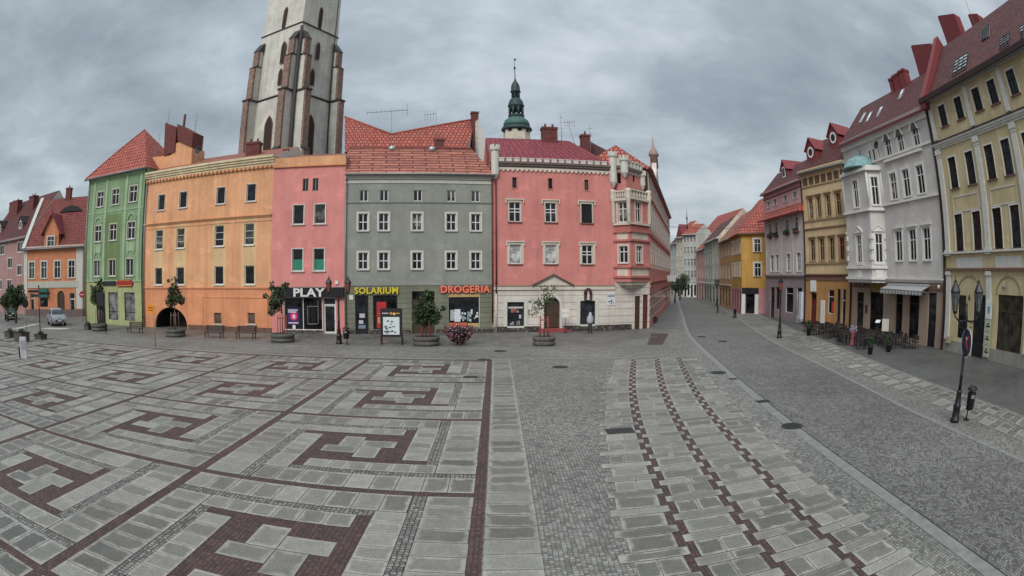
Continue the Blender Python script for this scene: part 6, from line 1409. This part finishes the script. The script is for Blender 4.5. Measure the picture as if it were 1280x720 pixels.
TR = [((681, 433), 'round concrete planter before the arched doorway of the salmon house', 'thin pale leaved sapling growing in front of the arched doorway', 4.0, [(0, 0, 2.45, .78), (.3, 0, 2.9, .5), (-.45, 0, 2.2, .5), (-.6, .1, 1.7, .3)], 480, (1, 3, 6, 1), RSTAKE),
      ((531, 433), 'round concrete planter before the door between solarium and chemist', 'dense dark green young tree growing before the grey house door', 4.0, [(0, 0, 1.95, .95), (.1, 0, 2.9, .5), (-.35, 0, 1.4, .7), (.45, 0, 1.45, .7)], 2200, (7, 4, 1, 0), RSTAKE),
      ((349, 428.5), 'round concrete planter at the corner of the orange and pink houses', 'dark reddish green young tree growing left of the phone shop', 4.3, [(-.4, 0, 2.6, .75), (-.55, 0, 2.1, .6), (.25, 0, 3.6, .28), (-.75, 0, 3.5, .3), (-.2, 0, 3.3, .4)], 1500, (6, 3, 0, 2), RSTAKE),
      ((214, 421.5), 'round concrete planter before the arched passage of the orange house', 'spiky dark young tree growing before the arched passage', 4.3, [(0, 0, 2.9, .8), (0, 0, 3.6, .45), (.5, 0, 2.5, .55), (-.5, 0, 2.4, .55), (.2, 0, 4.1, .25)], 1300, (6, 4, 0, 2), STAKE),
      ((119, 414), 'round concrete planter before the door of the green house', 'dark young tree growing before the door of the green house', 4.2, [(0, 0, 3.0, .95), (-.3, 0, 2.4, .75), (.3, 0, 3.8, .5), (-.6, 0, 3.4, .4)], 1600, (6, 4, 1, 0), STAKE)]
for i, (px, lp, lt, H_, bl, n, w_, st_) in enumerate(TR):
    p = gnd(*px)+Vector((0, .75)); bl = [(b[0]*1.1, b[1], b[2], b[3]*1.15) for b in bl]; n = int(n*1.35); q = planter(lp, p, r=.95 if i != 0 else .8); young_tree(lt, p, H_, bl, n, .12 if i else .09, w_, st_, seed=i+3)
# ---- benches
def bench(label, p, rz=0, backm=None):
    r = thing('park_bench', label, 'bench', (p[0], p[1], .004), rz, 'benches along the orange and green fronts'); W_ = plain((.06, .04, .035, 1), .7, name='dark_bench_wood')
    mb = MB(); [mb.box(-.95, .95, -.22+.15*k, -.11+.15*k, .43, .47) for k in range(4)]; mb.build('seat', W_, r); mb = MB(); [mb.box(-.95, .95, .34+.02*k, .37+.02*k, .55+.15*k, .66+.15*k) for k in range(3)]; mb.build('backrest', W_, r)
    for x in (-.75, .75):
        mb = MB(); mb.box(x-.03, x+.03, -.24, -.18, 0, .43); mb.box(x-.03, x+.03, .30, .36, 0, .95); mb.box(x-.03, x+.03, -.24, .36, .38, .43); mb.build('leg', IRON, r)
bench('dark bench under the right end of the orange house wall', gnd(304, 424)+Vector((0, .5))); bench('dark bench at the middle of the orange house wall', gnd(264, 423)+Vector((0, .5))); bench('grey slatted bench before the windows of the green house', gnd(165, 417)+Vector((0, .5)))
# ---- A-board, flower heart, menu stand
p = gnd(489.5, 431); r = thing('advertising_board', 'black framed board with a white poster standing before the solarium window', 'sign board', (p.x, p.y, .004), .02)
mb = MB(); w = .78; 
for x in (-w, w-.08): mb.box(x, x+.08, -.04, .04, 0, 2.55)
mb.box(-w, w, -.03, .03, .55, 2.55); mb.box(-w, -w+.08, .1, .6, 0, .05); mb.box(w-.08, w, .1, .6, 0, .05); mb.tube((-w+.04, .03, 1.2), (-w+.04, .6, .03), .025); mb.tube((w-.04, .03, 1.2), (w-.04, .6, .03), .025); fr = mb.build('frame', DARKM, r)
mb = MB(); mb.box(-.58, .58, -.045, -.03, .72, 1.95, 0); rr = random.Random(9)
for k in range(15): x = rr.uniform(-.52, .3); z = rr.uniform(.78, 1.8); mb.box(x, x+rr.uniform(.1, .25), -.052-.0003*k, -.045, z, z+rr.uniform(.05, .13), 1)
mb.box(-.65, -.2, -.045, -.03, 2.18, 2.24, 2); mb.box(-.1, .08, -.05, -.03, 2.12, 2.28, 3); mb.box(.12, .3, -.05, -.03, 2.1, 2.25, 4); mb.box(.35, .6, -.045, -.03, 2.17, 2.25, 3)
mb.build('poster', [plain((.55, .6, .6, 1), .5), plain((.07, .1, .11, 1), .5), plain((.5, .5, .48, 1), .5), plain((.55, .25, .03, 1), .5), plain((.65, .5, .2, 1), .5)], fr)
p = gnd(573, 433); r = thing('flower_basket', 'bowl shaped basket of pink and white flowers before the chemist window', 'flower basket', (p.x, p.y+.8, .004)); mb = MB(); rr = random.Random(4)
for _ in range(1300):
    t = rr.uniform(0, 2*PI); z = rr.random(); R_ = .24+.78*math.sin(min(1, z*1.05)*PI/2)**.9; R_ = R_ if z < .93 else R_*rr.random(); q = .055
    c_ = Vector((R_*math.cos(t)+rr.uniform(-.06, .06), R_*math.sin(t)*.8, .05+z*1.3+rr.uniform(-.06, .1))); a = Vector((rr.gauss(0, 1), rr.gauss(0, 1), rr.gauss(0, 1))).normalized(); b = a.cross(Vector((rr.gauss(0, 1), rr.gauss(0, 1), 1))).normalized()
    mb.face([c_-a*q, c_-b*q, c_+a*q, c_+b*q], rr.choices((0, 1, 2, 3), (4, 3, 4, 2))[0])
mb.build('flowers', [plain((.22, .04, .08, 1), .7, name='crimson_petal'), plain((.42, .26, .3, 1), .7, name='pale_pink_petal'), LEAVES[0], plain((.28, .07, .14, 1), .7, name='pink_petal')], r); lathe_obj('basket', [(.2, .0), (.36, .25), (.62, .7), (.75, 1.2)], IRON, r)
p = gnd(706.5, 416); r = thing('menu_stand', 'thin stand with two small white panels beside the arched doorway', 'sign stand', (p.x, p.y, .004)); mb = MB(); mb.tube((0, 0, 0), (0, 0, 1.4), .025); mb.lathe([(.22, 0), (.2, .04)], n=12); mb.build('post', IRON, r)
for z in (1.3, 1.72): mb = MB(); mb.box(-.3, .3, -.03, .03, z, z+.3); mb.build('panel', WHITE, r)
# ---- person seen from behind by the display window
def skin_person(name, label, p, rz, h, pose, mats):
    r = thing(name, label, 'person', (p[0], p[1], .004), rz)
    J = pose; names = list(J); vs = [J[k][0] for k in names]; E = [(names.index(a), names.index(b)) for a, b in
         (('pelvis', 'waist'), ('waist', 'chest'), ('chest', 'neck'), ('neck', 'head'), ('head', 'crown'), ('chest', 'shL'), ('shL', 'elL'), ('elL', 'haL'), ('chest', 'shR'), ('shR', 'elR'), ('elR', 'haR'), ('pelvis', 'hipL'), ('hipL', 'knL'), ('knL', 'anL'), ('anL', 'toL'), ('pelvis', 'hipR'), ('hipR', 'knR'), ('knR', 'anR'), ('anR', 'toR'))]
    me = bpy.data.meshes.new('body'); me.from_pydata([tuple(c*h for c in v) for v in vs], E, []); o = add('body', me, None); mod = o.modifiers.new('s', 'SKIN')
    for k, sv in zip(names, me.skin_vertices[0].data): sv.radius = tuple(c*h for c in J[k][1]); sv.use_root = k == 'pelvis'
    o.modifiers.new('ss', 'SUBSURF').levels = 2; bpy.context.view_layer.update(); dg = bpy.context.evaluated_depsgraph_get(); m2 = bpy.data.meshes.new_from_object(o.evaluated_get(dg)); bpy.data.objects.remove(o)
    m2.materials.clear()
    for m in mats: m2.materials.append(m)
    for f in m2.polygons:
        z = f.center.z/h; x = abs(f.center.x)/h; f.use_smooth = True
        f.material_index = 0 if z < .46 and x < .2 else (1 if z < .845 else 2)
        if z < .04: f.material_index = 3
        hz = J['haL'][0][2]
        if x > .13 and z < hz+.03 and z > hz-.08: f.material_index = 2
    o = add('body', m2, r); return r
pose = {'pelvis': ((0, 0, .52), (.085, .06)), 'waist': ((0, 0, .6), (.085, .062)), 'chest': ((0, -.005, .74), (.105, .065)), 'neck': ((0, .0, .845), (.045, .045)), 'head': ((0, .01, .9), (.06, .065)), 'crown': ((0, .005, .965), (.045, .055)),
  'shL': ((-.115, 0, .79), (.045, .045)), 'elL': ((-.15, .01, .62), (.033, .033)), 'haL': ((-.13, .08, .5), (.022, .022)), 'shR': ((.115, 0, .79), (.045, .045)), 'elR': ((.15, .01, .62), (.033, .033)), 'haR': ((.13, .08, .5), (.022, .022)),
  'hipL': ((-.05, 0, .49), (.06, .06)), 'knL': ((-.055, .015, .27), (.04, .042)), 'anL': ((-.055, 0, .05), (.028, .03)), 'toL': ((-.06, .07, .02), (.026, .018)), 'hipR': ((.05, 0, .49), (.06, .06)), 'knR': ((.055, -.01, .27), (.04, .042)), 'anR': ((.06, -.04, .05), (.028, .03)), 'toR': ((.065, .03, .02), (.026, .018))}
JACK = plain((.36, .37, .40, 1), .8, var=.15, name='pale_grey_jacket'); SKIN = plain((.42, .25, .18, 1), .6, name='skin')
p = gnd(737.5, 416.6); per = skin_person('person', 'person in a pale grey hooded jacket and dark trousers facing the display window', p, .15, 1.74, pose, [plain((.02, .02, .025, 1), .8, name='dark_trousers'), JACK, SKIN, plain((.02, .018, .016, 1), .6)])
mb = MB(); mb.M = Matrix.Diagonal((1.12, .85, 1, 1)); mb.lathe([(.20, .82), (.215, .95), (.205, 1.15), (.195, 1.3), (.165, 1.42), (.128, 1.5), (.122, 1.6), (.09, 1.71), (.03, 1.78)], 0, 0, n=18); mb.build('jacket_hood', JACK, per)
for s in (-1, 1):   # hands
    mb = MB(); x, y, z = .13*1.74*s, .085*1.74, .5*1.74
    mb.tube((x, y, z+.02), (x, y+.03, z-.05), .032, .03)
    for k in range(4): a = -.027+.018*k; l = (.055, .07, .066, .05)[k]; mb.tube((x+a, y+.03, z-.05), (x+a, y+.05, z-.05-l*.6), .0085, n=6); mb.tube((x+a, y+.05, z-.05-l*.6), (x+a, y+.045, z-.05-l), .0085, .007, n=6)
    mb.tube((x-.03*s, y+.03, z-.01), (x-.05*s, y+.055, z-.06), .011, .009, n=6); mb.build('hand', SKIN, per)
# ---- pole with orange sign, round sign, no-entry sign, finger post, bollards, stone post
p = gnd(194.5, 434); r = thing('road_sign', 'orange panel on a thin grey pole before the arched passage', 'sign', (p.x, p.y, .004)); hh = zat(190, 382, p); mb = MB(); mb.tube((0, 0, 0), (-.05, 0, hh), .035); mb.build('pole', GREYM, r); mb = MB(); mb.box(-.62, .12, -.07, -.04, hh-.55, hh+.08); pn = mb.build('panel', plain((.62, .22, .02, 1), .5, name='orange_panel'), r)
mb = MB(); mb.box(-.52, .02, -.078, -.07, hh-.2, hh-.12); mb.box(-.45, -.05, -.078, -.07, hh-.38, hh-.3); mb.build('print', plain((.2, .07, .01, 1), .5), pn)
p = gnd(51, 424); r = thing('finger_post', 'black signpost with crossed direction arms standing in a flower box', 'signpost', (p.x, p.y, .4)); hh = zat(49, 359, p)-.4; mb = MB(); mb.tube((0, 0, 0), (0, 0, hh), .05); mb.lathe([(.09, hh), (.03, hh+.2)], n=8); mb.build('post', IRON, r)
for z, a, l, w_ in ((hh-.45, .1, 1.5, -1), (hh-.62, .5, 1.2, 1), (hh-.8, -.2, 1.7, -1)): mb = MB(); mb.M = Matrix.Rotation(a, 4, 'Z'); mb.prism([(0, z), (w_*l, z), (w_*(l+.18), z+.11), (w_*l, z+.22), (0, z+.22)], -.02, .02); mb.build('direction_arm', IRON, r)
def fbox(label, p, w, d, h, rz=0, flowers=True, seed=0):
    r = thing('flower_box', label, 'planter', (p[0], p[1], .004), rz); mb = MB(); mb.box(-w/2, w/2, -d/2, d/2, 0, h, top=1.06); mb.box(-w/2-.07, w/2+.07, -d/2-.07, d/2+.07, h-.08, h); mb.build('tub', plain((.07, .06, .055, 1), .8, var=.2, name='dark_planter'), r)
    mb = MB(); leafmesh(mb, [(-w*.2, 0, h, .28), (w*.2, 0, h+.05, .28), (0, 0, h+.08, .25)], 260, .07, random.Random(seed), (5, 4, 1, 3)); mb.build('plants', LEAVES, r)
fbox('dark flower box at the foot of the black finger post', p, 1.05, .9, .42, seed=2)
fbox('large square planter at the left edge, nearest the stone post', gnd(24, 427.5)+Vector((0, .4)), 1.3, 1.1, .75, seed=5); fbox('lower dark planter behind the large square one at the left edge', gnd(13, 421.5), 1.0, 1.0, .5, seed=6); fbox('small dark tub left of the green house planter', gnd(110, 412), .6, .6, .5, seed=8)
p = gnd(30.5, 448); r = thing('stone_post', 'pale granite information post standing on the patterned paving at the left edge', 'stone post', (p.x, p.y, .012), .6); hh = zat(30, 421.5, p); mb = MB(); mb.box(-.28, .28, -.16, .16, 0, hh, top=.96); mb.build('slab', plain((.45, .46, .47, 1), .6, var=.15, name='pale_granite'), r); mb = MB(); mb.box(-.42, -.285, -.13, .1, 0, hh*.55); mb.build('dark_side', DARKM, r); mb = MB(); mb.box(-.2, .2, -.185, -.165, hh*.45, hh*.85); mb.build('inscription', plain((.3, .31, .32, 1), .6), r)
def pole_sign(label, p, hh, m1, m2=None, r_=.3, bar=False):
    r = thing('road_sign', label, 'sign', (p[0], p[1], .004), math.atan2(p[1], p[0])-PI/2); mb = MB(); mb.tube((0, 0, 0), (0, 0, hh), .035); mb.build('pole', GREYM, r)
    mb = MB(); mb.M = Matrix.Translation((0, -.05, hh-r_)) @ Matrix.Rotation(PI/2, 4, 'X'); mb.lathe([(r_, -.01), (r_, .012)], n=20, smooth=False); mb.M = Matrix.Identity(4); pn = mb.build('panel', m1, r)
    if m2: mb = MB(); mb.box(-r_*.7, r_*.7, -.075, -.063, hh-r_-.06, hh-r_+.06); mb.build('bar', m2, pn)
    return r
p = gnd(103.5, 402); pole_sign('red no entry sign with a white bar at the left corner of the green house', p, zat(103.5, 364, p), rd, WHITE, .38)
p = gnd(34, 425); pole_sign('dark round backed sign on a pole at the far left', p, zat(34, 374, p), DARKM, None, .36)
p = gnd(132.5, 417); r = thing('sign_post', 'square dark box sign on a post before the green house', 'sign', (p.x, p.y, .004)); hh = zat(126, 366, p); mb = MB(); mb.tube((0, 0, 0), (0, 0, hh), .05); mb.build('post', IRON, r); mb = MB(); mb.box(-1.1, -.05, -.12, .12, hh-1.15, hh); mb.build('box', DARKM, r)
def bollard(label, p, h=.95, r_=.12): r = thing('bollard', label, 'bollard', (p[0], p[1], .004)); lathe_obj('post', [(r_*1.3, 0), (r_*1.3, .12), (r_, .16), (r_*.85, h*.8), (r_*1.15, h*.84), (r_*1.1, h*.9), (r_*.5, h)], IRON, r)
bollard('stout dark bollard at the kerb before the amber house', gnd(918.5, 397), 1.05, .2); bollard('slim dark bollard at the mouth of the far street', gnd(897, 391), .9, .1)
p = gnd(818, 404)+Vector((-.2, .2)); fbox('dark planter against the side front of the corner house', p, 2.2, .7, .55, 1.1, seed=12)
# ---- bicycle rack or dry plant by the corner doors
# ---- cafe terrace
PLM = plain((.025, .018, .016, 1), .5, name='dark_wicker')
def make_chair():
    r = thing('cafe_chair', 'dark cafe chair among the tables of the terrace before the shop fronts', 'chair', (0, 0, .004), 0, 'chairs on the cafe terrace')
    mb = MB(); mb.box(-.22, .22, -.22, .22, .43, .47); mb.build('seat', PLM, r); mb = MB(); mb.box(-.21, .21, .2, .235, .6, .9); mb.tube((-.2, .2, .45), (-.21, .24, .92), .016); mb.tube((.2, .2, .45), (.21, .24, .92), .016); mb.build('backrest', PLM, r)
    for x, y in ((-.2, -.2), (.2, -.2), (-.2, .2), (.2, .2)): mb = MB(); mb.tube((x, y, .44), (x*1.1, y*1.1, 0), .02, n=6); mb.build('leg', DARKM, r)
    [(lambda m: (m.tube((.24*q, -.2, .66), (.24*q, .22, .68), .018, n=6), m.tube((.23*q, -.2, .45), (.24*q, -.2, .66), .015, n=6), m.build('armrest', PLM, r)))(MB()) for q in (-1, 1)]; return r
def make_table():
    r = thing('cafe_table', 'small round dark table on the cafe terrace', 'table', (0, 0, .004), 0, 'tables on the cafe terrace'); lathe_obj('tabletop', [(.36, .71), (.37, .73), (.36, .745)], DARKM, r, n=20); lathe_obj('pedestal', [(.2, 0), (.2, .03), (.03, .06), (.03, .7)], IRON, r, n=10); return r
ch0, tb0 = make_chair(), make_table(); first = [True, True]; rr = random.Random(21)
tabs = [(28.4, 43.4), (27.6, 40.8), (29.2, 39.6), (27.0, 38.0), (28.9, 36.8), (26.9, 35.2), (28.6, 34.0), (26.6, 32.4), (28.4, 31.2), (27.6, 29.2), (29.4, 28.6), (29.6, 33.0), (30.0, 41.6), (30.1, 35.0), (30.0, 30.8), (25.6, 30.6), (29.0, 42.0), (25.8, 33.6), (27.9, 32.7), (28.2, 38.3)]
for i, (x, y) in enumerate(tabs):
    t = tb0 if i == 0 else copy_tree(tb0); t.location = (x, y, .008)
    for k in range(4 if i % 3 else 3):
        a = rr.uniform(-.25, .25)+k*PI/2+.4; c = ch0 if first[0] else copy_tree(ch0); first[0] = False
        c.location = (x+.68*math.cos(a), y+.68*math.sin(a), .008); c.rotation_euler = (0, 0, a-PI/2+rr.uniform(-.3, .3))
def pot(label, p, h=.55, r_=.24, bush=.3, seed=1, w_=(6, 4, 0, 0)):
    r = thing('potted_plant', label, 'potted plant', (p[0], p[1], .008)); lathe_obj('pot', [(r_*.7, 0), (r_*.95, h*.8), (r_*1.08, h*.85), (r_*1.05, h)], DARKM, r); mb = MB(); leafmesh(mb, [(0, 0, h+bush*.7, bush), (0, 0, h+bush*1.5, bush*.7)], 320, .07, random.Random(seed), w_); mb.build('foliage', LEAVES, r)
pot('dark potted shrub at the terrace corner nearest the camera', gnd(1087.5, 443), seed=3); pot('dark potted shrub just right of the foremost one on the terrace edge', gnd(1110.5, 440), seed=4); pot('dark potted plant at the far left end of the terrace', gnd(1010.5, 419.5), h=.7, seed=5); pot('potted shrub half way along the terrace edge', gnd(1049, 427), h=.6, seed=6)
p = gnd(1065.5, 432); r = thing('flower_pot', 'tall reddish stand topped with white and purple flowers amid the terrace chairs', 'flower pot', (p.x, p.y, .008)); lathe_obj('stand', [(.3, 0), (.28, .1), (.2, .5), (.28, .95), (.3, 1.0)], plain((.24, .06, .07, 1), .8, name='reddish_stand'), r)
mb = MB(); leafmesh(mb, [(0, 0, 1.15, .36), (-.1, 0, 1.3, .22)], 500, .06, random.Random(8), (2, 0, 5, 2)); mb.build('flowers', [LEAVES[0], LEAVES[1], plain((.55, .55, .55, 1), .7, name='white_petal'), plain((.16, .09, .28, 1), .7, name='purple_petal')], r)
p = gnd(1110, 433)+Vector((.6, 1.2)); r = thing('menu_board', 'cream menu board standing by the terrace in front of the pillar', 'menu board', (p.x, p.y, .008), -1.1); mb = MB(); mb.box(-.36, .36, -.03, .03, .95, 1.85); mb.build('panel', plain((.5, .48, .42, 1), .6), r); mb = MB(); [mb.box(x, x+.05, -.02, .02, 0, 1.9) for x in (-.4, .35)]; mb.build('frame', DARKM, r)
p = gnd(1096, 427); r = thing('menu_stand', 'slim lectern with a pale slanted menu by the cafe doorway', 'menu stand', (p.x, p.y, .008), -1.2); mb = MB(); mb.tube((0, 0, 0), (0, 0, 1.5), .03); mb.lathe([(.2, 0), (.18, .04)], n=12); mb.build('post', IRON, r); mb = MB(); mb.M = Matrix.Translation((0, 0, 1.52)) @ Matrix.Rotation(.6, 4, 'X'); mb.box(-.25, .25, -.18, .18, 0, .03); mb.build('menu', WHITE, r)
# ---- cars
def car(name, label, p, rz, paint, van=False):
    r = thing(name, label, 'car', (p[0], p[1], .008), rz); W_ = .88; Lf = 2.05
    st = [(-2.05, .45, .62), (-2.0, .32, .86), (-1.55, .28, .98), (-1.0, .28, 1.04), (-.45, .28, 1.42), (.2, .28, 1.58), (1.1, .28, 1.56), (1.75, .28, 1.2), (2.0, .3, 1.0), (2.05, .45, .75)]   # x, bottom, top: nose at -x
    ns = len(st); mb = MB(); cs = []
    for x, b, t in st:
        sh = .95 if t > 1.1 else t; taper = 1-.07*(abs(x)/2.05)**3; w = W_*taper; tw = w*(.74 if t > 1.1 else .93)
        cs.append([(x, -w*.95, b), (x, -w, b+.2), (x, -w*.99, min(sh, .92)), (x, -tw, t-.05), (x, -tw*.85, t), (x, tw*.85, t), (x, tw, t-.05), (x, w*.99, min(sh, .92)), (x, w, b+.2), (x, w*.95, b)])
    for i in range(ns-1):
        for k in range(10): j = (k+1) % 10; mb.face([cs[i][k], cs[i+1][k], cs[i+1][j], cs[i][j]], 0, smooth=False)
    mb.face(cs[0]); mb.face(cs[-1][::-1]); mb.build('body', paint, r)
    gl = glass((.02, .025, .03, 1), rough=.05, name='car_glass'); o = .012
    def gf(nm, pts): mb = MB(); mb.face(pts); mb.build(nm, gl, r)
    gf('windscreen', [(-1.02-o, -.72, 1.06), (-1.02-o, .72, 1.06), (-.47-o, .62, 1.40), (-.47-o, -.62, 1.40)]) if False else gf('windscreen', [(-.99, -.76, 1.08), (-.99, .76, 1.08), (-.47, .60, 1.44), (-.47, -.60, 1.44)])
    gf('rear_window', [(1.15, -.6, 1.56), (1.15, .6, 1.56), (1.72, .64, 1.25), (1.72, -.64, 1.25)])
    for s in (-1, 1): gf('side_window', [(-.7, s*.86, .97), (1.45, s*.86, .97), (1.0, s*.69, 1.47), (-.3, s*.69, 1.42)])
    for x in (-1.3, 1.3):
        for s in (-1, 1):
            mb = MB(); mb.M = Matrix.Translation((x, s*.78, .31)) @ Matrix.Rotation(PI/2, 4, 'X'); mb.lathe([(.2, -.1), (.31, -.1), (.31, .1), (.2, .1)], n=20, cap=False); w = mb.build('wheel', plain((.015, .015, .015, 1), .8, name='tyre'), r)
            mb = MB(); mb.M = Matrix.Translation((x, s*.78, .31)) @ Matrix.Rotation(PI/2, 4, 'X'); mb.lathe([(.2, -.085), (.2, .085)], n=16); mb.build('rim', GREYM, w)
    for s in (-1, 1): mb = MB(); mb.box(-2.04, -1.9, s*.45-.2, s*.45+.2, .62, .8); mb.build('headlight', plain((.6, .62, .62, 1), .2, name='headlight_glass'), r); mb = MB(); mb.box(-.75, -.6, s*1.0-.1, s*1.0+.06, .95, 1.08); mb.build('mirror', paint, r)
    mb = MB(); mb.box(-2.075, -2.0, -.45, .45, .42, .58); mb.build('grille', DARKM, r); r.scale = (1.1, 1.14, 1.14); mb = MB(); mb.box(-2.09, -2.074, -.26, .26, .46, .56); mb.build('number_plate', WHITE, r); return r
p = gnd(66, 408); d_ = math.atan2(p.y, p.x)
car('parked_car', 'silver hatchback facing the square at the street mouth on the left', p+Vector((-1.0, 1.7)), PI/2+.35+PI*0+ (math.atan2(-p.y, -p.x)+PI-PI/2)*.8, plain((.42, .45, .50, 1), .25, .6, name='silver_paint'))
p = gnd(3, 400); car('parked_car', 'dark green car partly cut off by the left edge', p+Vector((0, 2)), 2.4, plain((.02, .06, .045, 1), .3, .4, name='dark_green_paint'))
# crosswalk markings near the cars
mb = MB(); wp = plain((.55, .55, .52, 1), .7, var=.3, name='road_paint')
for i in range(7):
    for (ax, ay, dx, dy) in ((22, 410.5, 3.8, -.9), (56, 410.5, 4.2, .1)):
        c = gnd(ax+dx*i, ay+dy*i); mb.face([(c.x-.16, c.y-.9, .009), (c.x+.12, c.y-.9, .009), (c.x+.2, c.y+.9, .009), (c.x-.08, c.y+.9, .009)])
o = mb.build('road_markings', wp); o['kind'] = 'structure'
# ---- larger tree behind the left planters and street end tree
def big_tree(label, p, h, R_, n, seed, w_=(6, 4, 1, 0)):
    rr = random.Random(seed); t = thing('tree', label, 'tree', (p[0], p[1], 0)); mb = MB(); mb.tube((0, 0, 0), (.1, 0, h*.45), .18, .12); [mb.tube((.1, 0, h*.4), (rr.uniform(-1, 1)*R_*.7, rr.uniform(-1, 1)*R_*.7, h*rr.uniform(.6, .85)), .08, .03, n=6) for _ in range(6)]; mb.build('trunk', BARK, t)
    bl = [(rr.uniform(-.6, .6)*R_, rr.uniform(-.6, .6)*R_, h*rr.uniform(.45, .85), R_*rr.uniform(.35, .55)) for _ in range(9)]; mb = MB(); leafmesh(mb, bl, n, .16, rr, w_); mb.build('crown', LEAVES, t)
p = gnd(20, 404); big_tree('dark bushy tree in front of the dusky pink house at the far left', p, 4.8, 1.6, 2200, 5); p = gnd(7, 404); big_tree('second dark tree at the extreme left edge beside the green car', p+Vector((-2, 2)), 4.4, 1.5, 1500, 9)
p = az(850, 372, 118); big_tree('round dark tree standing at the far end of the side street', p, 5.6, 2.4, 1500, 6); p = az(843.5, 374, 105); big_tree('small dark tree against the houses at the left of the street end', p, 5.0, 1.6, 900, 16)
# overhead cable across the side street
a_ = Vector((15.5, 52.6, 9.5)); b_ = Vector((33, 52, 11.5)); mb = MB(); pts = [a_.lerp(b_, t/12)-Vector((0, 0, .9*math.sin(PI*t/12))) for t in range(13)]
for q, w in zip(pts, pts[1:]): mb.tube(q, w, .018, n=5)
tag(mb.build('overhead_cable', DARKM), 'thin overhead cable spanning the mouth of the side street', 'cable')
# brown mat of setts set in the pavement by the corner
mb = MB(); q = [gnd(809, 431), gnd(828, 431), gnd(836, 417), gnd(814, 417)]; mb.face([(v.x, v.y, .010) for v in q]); o = mb.build('sett_patch', G_RED); o['kind'] = 'structure'
